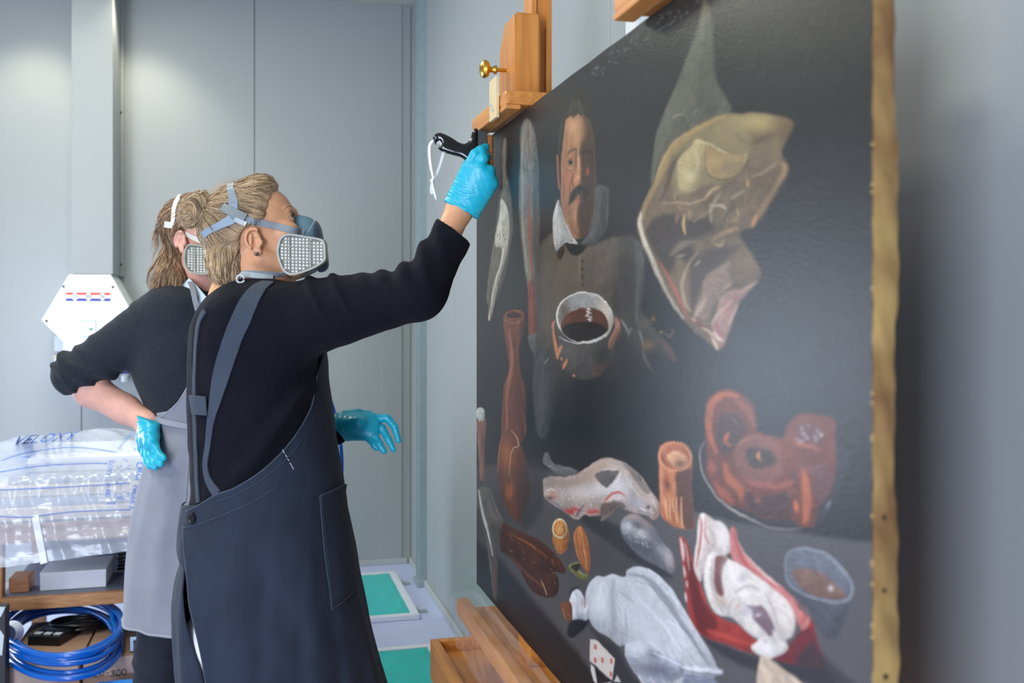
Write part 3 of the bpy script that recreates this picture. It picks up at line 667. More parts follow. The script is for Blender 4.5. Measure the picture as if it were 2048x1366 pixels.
class Head:
    def __init__(s, c, pitch, psi):
        s.c = np.asarray(c, float); cp, sp = math.cos(pitch), math.sin(pitch); cq, sq = math.cos(psi), math.sin(psi)
        s.fw = np.array((cp*cq, cp*sq, sp)); s.lf = np.array((-sq, cq, 0)); s.up = np.cross(s.fw, s.lf)
        s.M = np.stack((s.fw, s.lf, s.up))              # camera -> local rows
    def loc(s, X, Y, Z):
        x, y, z = X-s.c[0], Y-s.c[1], Z-s.c[2]; M = s.M
        return (M[0,0]*x+M[0,1]*y+M[0,2]*z, M[1,0]*x+M[1,1]*y+M[1,2]*z, M[2,0]*x+M[2,1]*y+M[2,2]*z)
    def to(s, P): return np.asarray(P, float).reshape(-1, 3) @ s.M + s.c
    def wrap(s, f): return lambda X, Y, Z: f(*s.loc(X, Y, Z))
def mm(*a): return tuple(v/1000 for v in a)
def head_sdf(x, y, z):                                   # face +x, left +y, up +z, origin between the ear canals
    ya = np.abs(y)
    d = ell(mm(-2, 0, 48), mm(95, 71, 80))(x, y, z)
    d = smin(d, ell(mm(38, 0, 52), mm(60, 60, 60))(x, y, z), .02)
    d = smin(d, ell(mm(46, 0, -8), mm(50, 55, 72))(x, y, z), .025)
    d = smin(d, ell(mm(48, 0, -52), mm(44, 46, 40))(x, y, z), .02)
    d = smin(d, ell(mm(82, 0, -80), mm(18, 22, 16))(x, y, z), .02)            # chin
    d = smin(d, rc(mm(2, 56, -32), mm(60, 34, -82), .018, .016)(x, ya, z), .018)   # jaw line
    d = smin(d, rc(mm(84, 34, 43), mm(97, 8, 40), .009, .010)(x, ya, z), .012)     # brow ridge
    d = smin(d, ell(mm(74, 46, 2), mm(22, 20, 18))(x, ya, z), .016)           # cheek bone
    d = smin(d, rc(mm(98, 0, 30), mm(117, 0, -7), .008, .012)(x, y, z), .010)      # nose
    d = smin(d, ell(mm(108, 10, -10), mm(10, 9, 8))(x, ya, z), .006)
    d = smax(d, -ell(mm(99, 31, 27), mm(15, 15, 11))(x, ya, z), .010)         # eye socket
    d = smin(d, ell(mm(98, 0, -40), mm(12, 22, 7))(x, y, z), .008)            # lips
    d = smin(d, ell(mm(97, 0, -52), mm(11, 18, 7))(x, y, z), .008)
    # eyelids: a shell round the eyeball with an open slit
    r = np.sqrt((x-.083)**2 + (ya-.031)**2 + (z-.028)**2) - .0138
    sl = np.maximum((z-.028) - .0062 + np.maximum(0, np.abs(ya-.031)-.004)*.42, -(z-.028) - .0046 + np.maximum(0, np.abs(ya-.031)-.004)*.30)
    sl = np.maximum(sl, .085 - x)
    d = smin(d, np.maximum(r, -sl), .004)
    # ear
    ex, ez = (x*.97 - z*.20 - .002)/.87, (z*.97 + x*.20)/.87
    rr = np.sqrt(((ex+.003)/.80)**2 + (ez-.006)**2 + 1e-12)
    ear = ell(mm(-4, 75.5, 4), mm(17, 6.5, 29))(ex, ya, ez)
    t = np.sqrt((rr - .0245)**2 + (ya-.0825)**2) - .0046
    t = np.maximum(t, (ex-.008) + np.maximum(0, .006-ez)*.9)
    ear = smax(ear, -ell(mm(-1, 86, 1), mm(11, 11, 15))(ex, ya, ez), .003)
    ear = smax(ear, -ell(mm(-4, 85, 19), mm(9, 7, 8))(ex, ya, ez), .003)
    ear = smin(ear, t, .003)
    ear = smin(ear, rc(mm(-13, 80, -8), mm(-9, 80, 16), .0032, .0030)(ex, ya, ez), .003)
    ear = smin(ear, ell(mm(2, 76, -25), mm(8.5, 5, 9))(ex, ya, ez), .005)
    ear = smin(ear, ell(mm(12, 76, -3), mm(5, 6, 7))(ex, ya, ez), .004)
    d = smin(d, ear, .005)
    return d

def person_root(px, D, label):
    p = Wp(px, 632, D); return empty('person', (p[0], p[1], 0), label, 'person')
def build_sdf(name, f, lo, hi, res, m, parent, fine=None):
    V, F = sdf_mesh(f, lo, hi, res, fine); return mobj(name, V, F, m, parent, cam_space=True)
def limb(pts, R, k=.02): return U(*[rc(pts[i], pts[i+1], R[i], R[i+1]) for i in range(len(pts)-1)], k=k)

def strands(name, f, seeds, flow, n, step, lift, m, parent, r=.00055, rnd=.25, sdir=None, jitter=.0015):
    """hair strands advected over the field f along flow(P)"""
    P = seeds[rng.integers(0, len(seeds), n)] + rng.normal(0, .002, (n, 3)); L = [P]; off = lift*rng.uniform(-.6, 1.3, n)
    wob = rng.normal(0, rnd, (n, 3))
    for i in range(step[0]):
        d = flow(P) + wob*.35; G = grad(f, P); d = d - G*(d*G).sum(1)[:, None]
        d /= np.linalg.norm(d, axis=1)[:, None] + 1e-9; P = P + d*step[1]
        v = f(P[:, 0], P[:, 1], P[:, 2]); G = grad(f, P); P = P - G*(v - off)[:, None]*.8; L.append(P); wob = wob*.9 + rng.normal(0, rnd*.4, (n, 3))
    L = np.array(L); m_ = len(L); prof = np.clip(np.minimum(np.linspace(.5, 3, m_), np.linspace(3.2, .3, m_)), .3, 1)*r
    T = np.gradient(L, axis=0); T /= np.linalg.norm(T, axis=2)[..., None] + 1e-9
    A = np.cross(T, np.array((0, 1.0, .01))); A /= np.linalg.norm(A, axis=2)[..., None] + 1e-9; B = np.cross(T, A)
    V = np.stack([L + (A*math.cos(a) + B*math.sin(a))*prof[:, None, None] for a in (0, 2.094, 4.189)], 2)   # step, strand, 3, xyz
    V = V.transpose(1, 0, 2, 3).reshape(-1, 3); base = (np.arange(n)*m_*3)[:, None, None]; i = np.arange(m_-1)[None, :, None]*3; k = np.arange(3)[None, None, :]; k2 = (k+1) % 3
    F = np.stack(np.broadcast_arrays(base+i+k, base+i+k2, base+i+3+k2, base+i+3+k), -1).reshape(-1, 4)
    o = mobj(name, V, F, m, parent, cam_space=True); o['kind'] = 'stuff'; return o

def smooth_edge(x, lo, hi):
    t = np.clip((x-lo)/(hi-lo), 0, 1); return t*t*(3-2*t)

# ---- respirator: shared pieces, drawn in the camera-aligned frame
def cartridge(outl, Dn, N, parent, nu, nv, majors, tdepth=.024):
    """cartridge with rim, ribs and white pellet cells; outl: pixel outline, N: outward normal (camera frame)"""
    N = np.asarray(N, float); N /= np.linalg.norm(N)
    q = spline(np.array(outl, float), 5, closed=True); c0 = C(*np.mean(outl, 0), Dn)
    def P(px, py, off=0):
        d = np.array(((px-CX)/FP, 1.0, -(py-HY)/FP)); o = np.array((0, 0, HC)); t = ((c0-o) @ N)/(d @ N); return o + d*t + N*off
    ring = np.array([P(*p) for p in q]); cen = ring.mean(0)
    body = MB(); n = len(ring)
    def lay(k, off): return [tuple(cen + (p-cen)*k + N*off) for p in ring]
    layers = [lay(.90, -tdepth), lay(.97, -tdepth+.003), lay(1.0, -tdepth*.5), lay(1.0, -.002), lay(.985, .0015), lay(.90, .0015), lay(.885, -.002)]
    V = sum(layers, []); F = [(a*n+i, a*n+(i+1) % n, (a+1)*n+(i+1) % n, (a+1)*n+i) for a in range(len(layers)-1) for i in range(n)]
    F.append(tuple(range(n))); body.add(V, F); o = body.build('cartridge', m_cart, parent, cam_space=True, auto=50)
    MB().add(lay(.90, -.0035), [tuple(range(n))]).build('grille_back', m_back_c, o, cam_space=True)
    st = MB().add(lay(1.002, -tdepth*.55) + lay(1.004, -tdepth*.2), [(i, (i+1) % n, n+(i+1) % n, n+i) for i in range(n//3, 2*n//3+4)]); st.build('label_band', m_yel, o, cam_space=True)
    pts = np.array(q); lo, hi = pts.min(0), pts.max(0)
    def inside(x, y, k=.90):
        c = pts.mean(0); w = (pts-c)*k+c; a = w; b = np.roll(w, -1, 0); s = ((a[:,1] > y) != (b[:,1] > y)) & (x < (b[:,0]-a[:,0])*(y-a[:,1])/(b[:,1]-a[:,1]+1e-9)+a[:,0]); return s.sum() % 2 == 1
    # grid skewed like the cartridge
    sx = (hi[0]-lo[0])/nu; sy = (hi[1]-lo[1])/nv; pel = MB(); rib = MB(); maj = MB()
    sk = majors[2]
    for i in range(nu):
        for j in range(nv):
            x = lo[0]+(i+.5)*sx; y = lo[1]+(j+.5)*sy + sk*(x-lo[0])
            if inside(x, y, .85) :
                w, h = sx*.31, sy*.31; pel.prism([P(x-w, y-h, -.0034), P(x+w, y-h, -.0034), P(x+w, y+h, -.0034), P(x-w, y+h, -.0034)], N*.0012)
    def bar(a, b, w, m_, off):
        q_ = np.array([np.array(a)*(1-t)+np.array(b)*t for t in np.linspace(0, 1, 60)]); ins = [p for p in q_ if inside(p[0], p[1], .89)]
        if len(ins) > 2: m_.tube([P(*ins[0], off), P(*ins[-1], off)], w, 4)
    for i in range(nu+1): x = lo[0]+i*sx; bar((x, lo[1]-20), (x, hi[1]+20), .0006, rib, -.0024)
    for j in range(-4, nv+4): y = lo[1]+j*sy; bar((lo[0], y), (hi[0], y+sk*(hi[0]-lo[0])), .0006, rib, -.0024)
    for fx in majors[0]: x = lo[0]+fx*(hi[0]-lo[0]); bar((x-1, lo[1]-20), (x+2, hi[1]+20), .0012, maj, -.001)
    for fy in majors[1]: y = lo[1]+fy*(hi[1]-lo[1]); bar((lo[0], y), (hi[0], y+sk*(hi[0]-lo[0])), .0012, maj, -.001)
    p_ = pel.build('pellet_cells', m_pellet, o, cam_space=True); p_['kind'] = 'stuff'
    g_ = rib.build('grille', m_cart, o, cam_space=True); g_['kind'] = 'stuff'
    maj.build('grille_rib', m_cart, o, cam_space=True)
    return o
def mirror_copy(o, H, parent, name=None):
    """mirror a mesh part across the sagittal plane of head H"""
    me = o.data.copy(); org = ORG[o.name]; V = np.zeros(len(me.vertices)*3, np.float32); me.vertices.foreach_get('co', V); V = V.reshape(-1, 3) + org
    n = c2w(H.lf[None])[0]; c = c2w(H.c[None])[0]; V = V - 2*((V-c) @ n)[:, None]*n - org
    me.vertices.foreach_set('co', V.astype(np.float32).ravel()); me.flip_normals(); me.update()
    c_ = bpy.data.objects.new(name or o.name.split('.')[0], me); COL.objects.link(c_); c_.parent = parent; ORG[c_.name] = org
    for k in o.keys():
        if k in ('kind',): c_[k] = o[k]
    for ch in [x for x in o.children]: mirror_copy(ch, H, c_)
    return c_
def band_on(f, pts, w, t, m, parent, name, D=(1.8, 2.9), off=.0015, n=10, widths=None):
    q = spline(np.array(pts, float), n); P = march(f, q[:, 0], q[:, 1], *D); G = grad(f, P, .006)
    for _ in range(3): P[1:-1, 1] = .25*P[:-2, 1]+.5*P[1:-1, 1]+.25*P[2:, 1]
    ww = w if widths is None else np.interp(np.linspace(0, 1, len(q)), np.linspace(0, 1, len(widths)), widths)
    V, F = ribbon(P + G*off, G, ww, t); return mobj(name, V, F, m, parent, smooth=False, cam_space=True)

# ================================================================== the woman in front
A = person_root(545, 2.2, 'woman in navy sweater and navy apron, right arm raised to the painting')
HA = Head(C(510, 484, 2.1) + np.array((-.016, .070, 0)), math.radians(20), math.radians(13))
fA = HA.wrap(head_sdf)
sh, el, wr_ = C(592, 642, 2.09), C(838, 584, 2.0), C(919, 420, 2.085)
shL, elL, wrL = C(560, 650, 2.36), C(585, 850, 2.44), C(668, 856, 2.42)
torsoA = loft([(C(0, y, 2.2)[2], ((l+r)/2-CX)/FP*2.2, d, (r-l)/2/FP*2.2, b) for y, l, r, d, b in
   ((545, 474, 556, 2.2, .062), (566, 465, 585, 2.2, .10), (582, 440, 605, 2.2, .165), (605, 416, 618, 2.2, .192), (650, 394, 632, 2.2, .20), (720, 388, 643, 2.2, .19), (800, 384, 655, 2.2, .178),
    (880, 386, 664, 2.2, .165), (940, 390, 674, 2.2, .165), (985, 391, 682, 2.2, .172), (1060, 376, 694, 2.2, .185), (1150, 372, 705, 2.2, .185))], 2.15)
pz = lambda y, D=2.2: C(0, y, D)[2]
# skin body: head, neck, trunk, arms, legs - one surface
hipN, hipF = np.array((-.555, 2.14, .90)), np.array((-.575, 2.30, .90))
bodyA_f = U(fA, rc(HA.to(mm(-12, 0, -40))[0], C(508, 610, 2.2), .056, .062), rc(C(508, 610, 2.2), C(520, 1000, 2.2), .10, .11),
    rc(C(524, 1000, 2.2), C(540, 1080, 2.2), .112, .11), limb([C(508, 625, 2.2), sh, el, wr_, C(940, 360, 2.08)], [.06, .052, .036, .0255, .024]),
    limb([C(508, 625, 2.2), shL, elL, wrL, C(712, 856, 2.42)], [.06, .05, .036, .026, .024]),
    limb([hipN, np.array((-.56, 2.12, .50)), np.array((-.58, 2.12, .085))], [.07, .052, .036]), limb([hipF, np.array((-.53, 2.29, .50)), np.array((-.56, 2.29, .085))], [.085, .052, .036]), k=.02)
hl = HA.c
bA = build_sdf('body', bodyA_f, (-.78, 1.94, .06), (.0, 2.5, hl[2]+.15), .011, m_skinA, A, fine=((hl[0]-.10, hl[1]-.10, hl[2]-.13), (hl[0]+.14, hl[1]+.06, hl[2]+.15), .0021))
for s in (-1, 1):
    ce = HA.to(mm(83, 31*s, 28))[0]; e = MB()
    ax = HA.to((.083+.1, .031*s+.0, .028+.012))[0]-ce
    e.lathe([(.0001, -.0124), (.006, -.0108), (.0107, -.0062), (.0124, 0), (.0107, .0062), (.0062, .0107)], ce, ax, 16).build('eye', m_eyew, A, cam_space=True, smooth=True)
    MB().lathe([(.0062, .0107), (.003, .0121), (.0001, .0124)], ce, ax, 14).build('iris', m_iris, A, cam_space=True, smooth=True)
    # brow and lashes
    bw = HA.to([mm(94, 14*s, 44), mm(93, 24*s, 49), mm(87, 36*s, 50), mm(78, 46*s, 45)]); q = spline(bw, 6)
    G = grad(fA, q); v = fA(q[:, 0], q[:, 1], q[:, 2]); q = q - G*v[:, None]
    MB().tube(q, np.interp(np.linspace(0, 1, len(q)), (0, .3, 1), (.0016, .0019, .0008)), 6).build('eyebrow', m_brow, A, cam_space=True, smooth=True)
    ls = spline(HA.to([mm(95, 21*s, 29.5), mm(97.4, 27*s, 34.2), mm(95.4, 37*s, 33.0), mm(90, 43.5*s, 27.5)]), 6)
    MB().tube(ls, .0014, 5).build('eyelashes', m_lash, A, cam_space=True, smooth=True)
MB().lathe([(.0001, -.0045), (.004, -.003), (.0045, 0), (.004, .003), (.0001, .0045)], C(512.5, 508, 2.088), (0, 0, 1), 12).build('earring', m_pearl, A, cam_space=True, smooth=True)

# hair: cap, front roll, bun, nape knot, then strands combed towards the tie
def hx(z): return np.interp(z, np.array((-80, -50, -28, 0, 20, 31, 38, 42, 65, 85, 100, 112, 130))/1000, np.array((-66, -58, -49, -36, -25, -18, 6, 36, 52, 66, 82, 92, 100))/1000)
def hairA_loc(x, y, z):
    w = .0016*np.sin(260*y+90*x)*np.sin(140*z+3)
    cap = smax(ell(mm(-3, 0, 49), mm(104, 79, 89))(x, y, z), x - hx(z), .006)
    front = ell(mm(46, 0, 108), mm(42, 46, 34))(x, y, z); front = smax(front, x - hx(z) - .003, .008)
    bun = U(ell(mm(-96, -6, 112), mm(26, 34, 27)), ell(mm(-110, -14, 96), mm(17, 22, 19)), ell(mm(-84, -20, 124), mm(20, 20, 16)), k=.006)(x, y, z)
    bun = smax(bun, -ell(mm(-104, -38, 116), mm(10, 12, 9))(x, y, z), .006)
    nape = U(ell(mm(-72, 0, -6), mm(40, 62, 46)), ell(mm(-84, -10, -36), mm(26, 50, 26)), ell(mm(-60, -8, -52), mm(26, 46, 20)), rc(mm(-66, -14, -56), mm(-44, -22, -84), .024, .009), k=.02)(x, y, z); nape = smax(nape, x - hx(z) - .004, .008)
    d = smin(smin(cap, front, .012), bun, .006); d = smin(d, nape, .015); return d + w
fHA = HA.wrap(hairA_loc)
rad = np.array((.16, .13, .20))
V, F = sdf_mesh(fHA, HA.c-np.array((.165, .11, .12)), HA.c+np.array((.115, .11, .165)), .0026)
hA = mobj('hair', V, F, m_hairA, A, cam_space=True)
tie = HA.to(mm(-78, -12, 108))[0]; bunc = HA.to(mm(-100, -14, 112))[0]
def flowA(P):
    l = np.stack(HA.loc(P[:, 0], P[:, 1], P[:, 2]), 1); t = tie - P; dist = np.linalg.norm(t, axis=1)[:, None]
    up = t/(dist+1e-6); low = HA.M[0]*-.35 - HA.M[2]*1.0; sw = (bunc-P); swirl = np.cross(sw, np.array((.3, 1, .2))); swirl /= np.linalg.norm(swirl, axis=1)[:, None]+1e-9
    k = smooth_edge(l[:, 2], -.005, .035)[:, None]; b = smooth_edge(-np.linalg.norm(P-bunc, axis=1), -.05, -.036)[:, None]
    d = up*k + low*(1-k); return d*(1-b) + swirl*b
sel = V[::3]
strands('hair_strands', fHA, sel, flowA, 3800, (13, .006), .0016, m_hairA2, hA, r=.0006, rnd=.22)
strands('hair_strands', fHA, sel, flowA, 1800, (12, .006), .0022, mat('hair_strand_deep', (118, 94, 68), .5), hA, r=.0006, rnd=.3)
nl = np.stack(HA.loc(sel[:, 0], sel[:, 1], sel[:, 2]), 1); nape_s = sel[(nl[:, 2] < -.02)]
strands('loose_hair', fHA, nape_s, lambda P: np.tile(np.array((.25, -.1, -1.0)), (len(P), 1)), 160, (10, .0065), .006, m_hairA2, hA, r=.0004, rnd=.6)
strands('loose_hair', fHA, sel[nl[:, 2] > .06], flowA, 220, (12, .006), .010, m_hairA2, hA, r=.00035, rnd=.7)

# respirator of the front woman
def mask_loc(x, y, z):
    ya = np.abs(y)
    d = ell(mm(84, 0, -42), mm(46, 48, 56))(x, y, z)
    d = smin(d, rc(mm(92, 0, 30), mm(111, 0, -12), .014, .025)(x, y, z), .02)
    d = smin(d, rc(mm(110, 0, -14), mm(112, 0, -66), .026, .023)(x, y, z), .018)
    d = smin(d, ell(mm(108, 0, -5), mm(29, 27, 30))(x, y, z), .012)
    d = smin(d, rc(mm(112, 0, -66), mm(117, 0, -88), .022, .014)(x, y, z), .010)
    d = smin(d, ell(mm(82, 46, -46), mm(26, 22, 30))(x, ya, z), .014)
    d = smax(d, .060 + .35*np.maximum(0, -z-.05) + .62*np.maximum(0, z+.01) - x, .005)
    return d
fMA = HA.wrap(mask_loc)
mk_ = build_sdf('respirator', fMA, HA.c+np.array((.02, -.10, -.12)), HA.c+np.array((.185, .10, .10)), .0028, m_mask, A)
# front valve cover of the facepiece, proud of it and darker
def cover_loc(x, y, z):
    d = mask_loc(x, y, z) - .0028; d = smax(d, .106 + .85*np.maximum(0, z+.030) - x, .002); return smax(d, np.abs(y) - .032, .004)
build_sdf('valve_cover', HA.wrap(cover_loc), HA.c+np.array((.05, -.06, -.14)), HA.c+np.array((.195, .06, .08)), .0026, m_maskb, mk_)
outA = [(561, 473), (577, 467), (612, 472), (643, 478), (651, 488), (652, 505), (650, 522), (626, 538), (592, 550), (574, 549), (562, 536), (553, 508), (555, 488)]
cA = cartridge(outA, 2.035, (-.05, -1, -.05), mk_, 14, 13, ((.26, .68), (.30, .62), .04))
mirror_copy(cA, HA, mk_)
# connector between facepiece and cartridge
cn = MB().tube([C(606, 508, 2.06), C(606, 508, 2.12)], .026, 16).build('inlet', m_maskb, mk_, cam_space=True, smooth=True)
mirror_copy(cn, HA, mk_)
allA = lambda X, Y, Z: np.minimum(np.minimum(fHA(X, Y, Z), fA(X, Y, Z)), HA.wrap(lambda x, y, z: mask_loc(x, y, z))(X, Y, Z))
def crop1(pts): return [(280 + x/4.876, 320 + y/4.876) for x, y in pts]
b1 = band_on(allA, crop1([(815, 478), (880, 508), (960, 545), (1040, 585), (1130, 605), (1250, 628), (1380, 660), (1500, 690), (1600, 712)]), .0150, .0016, m_band, mk_, 'strap', D=(1.95, 2.3)); mirror_copy(b1, HA, mk_)
b2 = band_on(allA, crop1([(895, 560), (908, 480), (912, 410), (898, 340), (886, 270), (888, 232)]), .02, .0022, m_harn, mk_, 'head_harness', D=(1.95, 2.35), widths=(.019, .021, .020, .015, .015, .016)); mirror_copy(b2, HA, mk_)
b3 = band_on(allA, crop1([(935, 555), (880, 590), (800, 628), (720, 668), (660, 702), (622, 735)]), .02, .0022, m_harn, mk_, 'head_harness', D=(1.95, 2.35), widths=(.022, .021, .016, .015, .0155, .016)); mirror_copy(b3, HA, mk_)
def box_on(pts, w, t, m, name, par, off=.003): return band_on(allA, crop1(pts), w, t, m, par, name, D=(1.95, 2.3), off=off, n=4)
box_on([(815, 470), (870, 495), (950, 530), (1030, 572)], .019, .004, mat('buckle_grey', (126, 134, 134), .6), 'buckle', mk_, .004)
box_on([(925, 580), (980, 606), (1035, 628)], .010, .004, m_clip, 'clip', mk_, .004)
b4 = band_on(lambda X, Y, Z: bodyA_f(X, Y, Z), crop1([(1420, 1098), (1340, 1112), (1240, 1116), (1150, 1112), (1060, 1108), (1000, 1112)]), .0135, .0016, m_band, mk_, 'neck_strap', D=(1.95, 2.3), off=.002)
band_on(bodyA_f, crop1([(1285, 1152), (1200, 1140), (1100, 1128), (1020, 1118), (985, 1140)]), .012, .0016, mat('strap_light', (176, 184, 188), .75), mk_, 'neck_strap', D=(1.95, 2.3), off=.005)
MB().tube(C(481, 558, 2.085)+np.array([(math.cos(a)*.008, 0, math.sin(a)*.008) for a in np.linspace(0, 6.0, 16)]), .0026, 6).build('neck_clip', m_clip, mk_, cam_space=True, smooth=True)
# seam line of the facepiece
sm_ = spline(np.array(crop1([(1700, 596), (1684, 625), (1660, 670), (1643, 700)])), 6); P = march(fMA, sm_[:, 0], sm_[:, 1], 1.95, 2.35)
MB().tube(P, .0009, 5).build('seam', mat('seam_light', (196, 206, 210), .5), mk_, cam_space=True, smooth=True)

# sweater
cuffc = C(912, 466, 2.075); fax = (wr_-el)/np.linalg.norm(wr_-el); cax = np.array((.60, .05, .80))
slv = U(rc(sh, el, .083, .052), rc(el, cuffc+fax*.07, .0505, .0385), k=.03)
slvL = limb([shL, elL, C(672, 862, 2.42)+np.array((.0, 0, 0))], [.075, .056, .034])
necko = HA.to(mm(-16, 0, -60))[0]
def sweaterA_f(X, Y, Z):
    X, Y, Z = np.broadcast_arrays(X, Y, Z)
    t = torsoA(X, Y, Z); t = np.maximum(t, pz(1075) - Z)
    cut = (X-cuffc[0])*cax[0] + (Y-cuffc[1])*cax[1] + (Z-cuffc[2])*cax[2]
    s = slv(X, Y, Z)
    # folds bunched at the elbow crease and drawn from the shoulder
    ux = X - el[0]; uz = Z - el[2]
    s = s + .0055*np.sin(ux*135 + uz*40 + 1.0)*np.exp(-((ux+.03)/.08)**2)*smooth_edge(uz, -.01, .04)
    s = smax(s, cut, .0004)
    d = smin(t, s, .055); d = smin(d, slvL(X, Y, Z), .03)
    fx = X - C(640, 0, 2.1)[0]
    d = d - .009*np.exp(-((fx*1.0 + (Z-1.37)*.55 - .005)/.010)**2)*smooth_edge(Z, 1.29, 1.37) - .009*np.exp(-((fx + (Z-1.37)*.6 - .062)/.009)**2)*smooth_edge(Z, 1.30, 1.37)
    # long drag folds from the armpit down to the waist at the back
    q1 = (X - C(633, 0, 2.1)[0])*.64 + (Z - pz(760, 2.1))*-.77*0
    for (xa, ya_, xb, yb, w, h) in ((633, 752, 470, 968, .016, .012), (625, 770, 505, 950, .010, .008), (600, 700, 480, 900, .03, .004)):
        a = C(xa, ya_, 2.08); b = C(xb, yb, 2.08); v = np.array((b[0]-a[0], b[2]-a[2])); L = np.hypot(*v); v /= L
        al = (X-a[0])*v[0] + (Z-a[2])*v[1]; ac = (X-a[0])*-v[1] + (Z-a[2])*v[0]
        d = d - h*np.exp(-(ac/w)**2)*smooth_edge(al, -.02, .06)*(1-smooth_edge(al, L-.06, L+.02))*(Y < 2.16)
    d = d + .0016*noise3((X, Y, Z), 38, 3) + .0007*noise3((X, Y, Z), 120, 5)
    hole = rc(necko, necko+np.array((.005, 0, .2)), .062, .07)(X, Y, Z)
    return smax(d, -hole, .006)
build_sdf('sweater', sweaterA_f, (-.76, 1.9, pz(1075)-.01), (-.05, 2.52, 1.54), .0048, m_knitA, A)
ringN = np.array([necko + np.array((math.cos(a)*.066+.003, math.sin(a)*.070, .0+.012*math.cos(a)-.006)) for a in np.linspace(0, 2*math.pi, 40)[:-1]])

# apron: a cloth sheet round the body, open at the back
skA = np.array([(y, l, r) for y, l, r in ((700, 384, 650), (760, 381, 652), (820, 379, 661), (900, 381, 672), (965, 383, 684), (1022, 371, 690), (1052, 367, 696), (1100, 364, 705), (1150, 353, 714), (1204, 347, 726), (1260, 350, 739), (1317, 356, 752), (1366, 362, 766), (1450, 366, 788), (1600, 372, 812))], float)
edA = np.array([(700, 646), (750, 634), (780, 628), (811, 623), (856, 600), (901, 566), (943, 521), (975, 470), (988, 434), (1010, 397), (1022, 374)], float)     # upper edge of the cloth, near side
edB = np.array([(1022, 374), (1052, 368.5), (1100, 370.5), (1143, 375), (1204, 379), (1245, 388), (1280, 397), (1331, 407), (1366, 412), (1450, 424), (1600, 440)], float)   # rear edge of the cloth, near side
edF = np.array([(1060, 367), (1100, 364), (1143, 358), (1204, 357), (1245, 362), (1280, 371), (1331, 388), (1366, 398), (1450, 415), (1600, 432)], float)   # edge of the far half, lapping round the back
DA = 2.2
def apron_sec(y):
    l, r = np.interp(y, skA[:, 0], skA[:, 1]), np.interp(y, skA[:, 0], skA[:, 2]); k = DA/FP
    b = np.interp(y, (700, 800, 900, 1000, 1100, 1250, 1400, 1600), (.195, .187, .176, .186, .205, .225, .24, .25))
    return ((l+r)/2-CX)*k, (r-l)/2*k, b
def apron_pt(th, y, off=0.0):             # th = 0 front (image right), 180 back; near side is -depth
    xc, a, b = apron_sec(y); f = 1.0
    dn = np.clip((y-1000)/500, 0, 1)
    wv = dn*(.010*np.sin(th*9+y*.004+.5) + .006*np.sin(th*17-y*.006)) + (.25+.75*dn)*(.0035*np.sin(th*13+y*.031)*np.sin(y*.017+th*3) + .002*np.sin(th*27-y*.043+1)*np.sin(th*5+y*.02)) + .0025*np.sin(th*5+y*.02)*np.clip((y-900)/100, 0, 1)
    e = 2/2.15; c, s = np.cos(th), np.sin(th)
    x = xc + (a+off)*np.sign(c)*np.abs(c)**e + wv*c*.5; d = DA - (b+off)*np.sign(s)*np.abs(s)**e - wv*s
    return np.stack((x, d, HC-(y-HY)/FP*DA), -1)
def th_of(px, y):
    xc, a, b = apron_sec(y); v = np.clip(((px-CX)/FP*DA - xc)/a, -1, 1); return np.arccos(np.sign(v)*np.abs(v)**(2.15/2))
def inv_proj(pt, sec, DD, px, py):         # sheet parameters of the near-side point seen at a pixel
    y = float(py); th = 1.5
    for _ in range(25):
        d = float(pt(np.float64(th), np.float64(y))[1]); y = HY + (py-HY)*d/DD; xc, a, b = sec(y)
        v = np.clip(((px-CX)/FP*d - xc)/a, -1, 1); th = .5*th + .5*float(np.arccos(np.sign(v)*np.abs(v)**(2.15/2)))
    return th, y
ivA = [inv_proj(apron_pt, apron_sec, DA, x, y) for y, x in edA]; edA_y = np.array([v[1] for v in ivA]); edA_t = np.array([v[0] for v in ivA])
ivB = [inv_proj(apron_pt, apron_sec, DA, x, y) for y, x in edB]; edB_y = np.array([v[1] for v in ivB]); edB_t = np.array([v[0] for v in ivB])
ivF = [inv_proj(lambda t, y: apron_pt(t, y, -.012), apron_sec, DA, x, y) for y, x in edF]; edF_y = np.array([v[1] for v in ivF]); edF_t = 2*np.pi-np.array([v[0] for v in ivF])
YS = edA_y[-1]; edA_t[-1] = max(edA_t[-1], 2.9); edB_t[:3] = np.maximum(edB_t[:3], (2.9, 3.0, 2.9))
nth, nvv = 150, 120; V = []; F = []
order = np.argsort(edA_t); thN = 3.05
for i in range(nth+1):
    u = i/nth; th = thN*(1-u) + (-np.pi)*u            # + near side ... - far side, which laps round the back
    ytop = min(np.interp(min(abs(th), 3.1), edA_t[order], edA_y[order]), YS)
    for j in range(nvv+1):
        v = j/nvv; y = ytop + (1640-ytop)*v**1.15; t2 = th
        if th > 1.0:                                     # squeeze the sheet so its rear edge follows the opening
            lim = np.interp(y, edB_y, edB_t) if y > YS else thN
            t2 = th - (th-1.0)/(thN-1.0)*(thN-min(lim, thN))
        if th < -2.2:                                    # the far half laps round the back, inside the near one
            lim = np.interp(y, edF_y, edF_t, left=np.pi); t2 = -2.2 - (-th-2.2)/(np.pi-2.2)*(lim-2.2)
        V.append(apron_pt(np.float64(t2), np.float64(y), -.014*float(np.clip((-th-2.6)/.3, 0, 1))))
for i in range(nth):
    for j in range(nvv): a = i*(nvv+1)+j; F.append((a, a+1, a+nvv+2, a+nvv+1))
apA = mobj('apron', np.array(V), F, m_apronA, A, cam_space=True)
sol = apA.modifiers.new('cloth', 'SOLIDIFY'); sol.thickness = .003; sol.offset = 0
def on_apron(px, y, off=.003): t_, y_ = inv_proj(apron_pt, apron_sec, DA, px, y); return apron_pt(np.float64(t_), np.float64(y_), off)
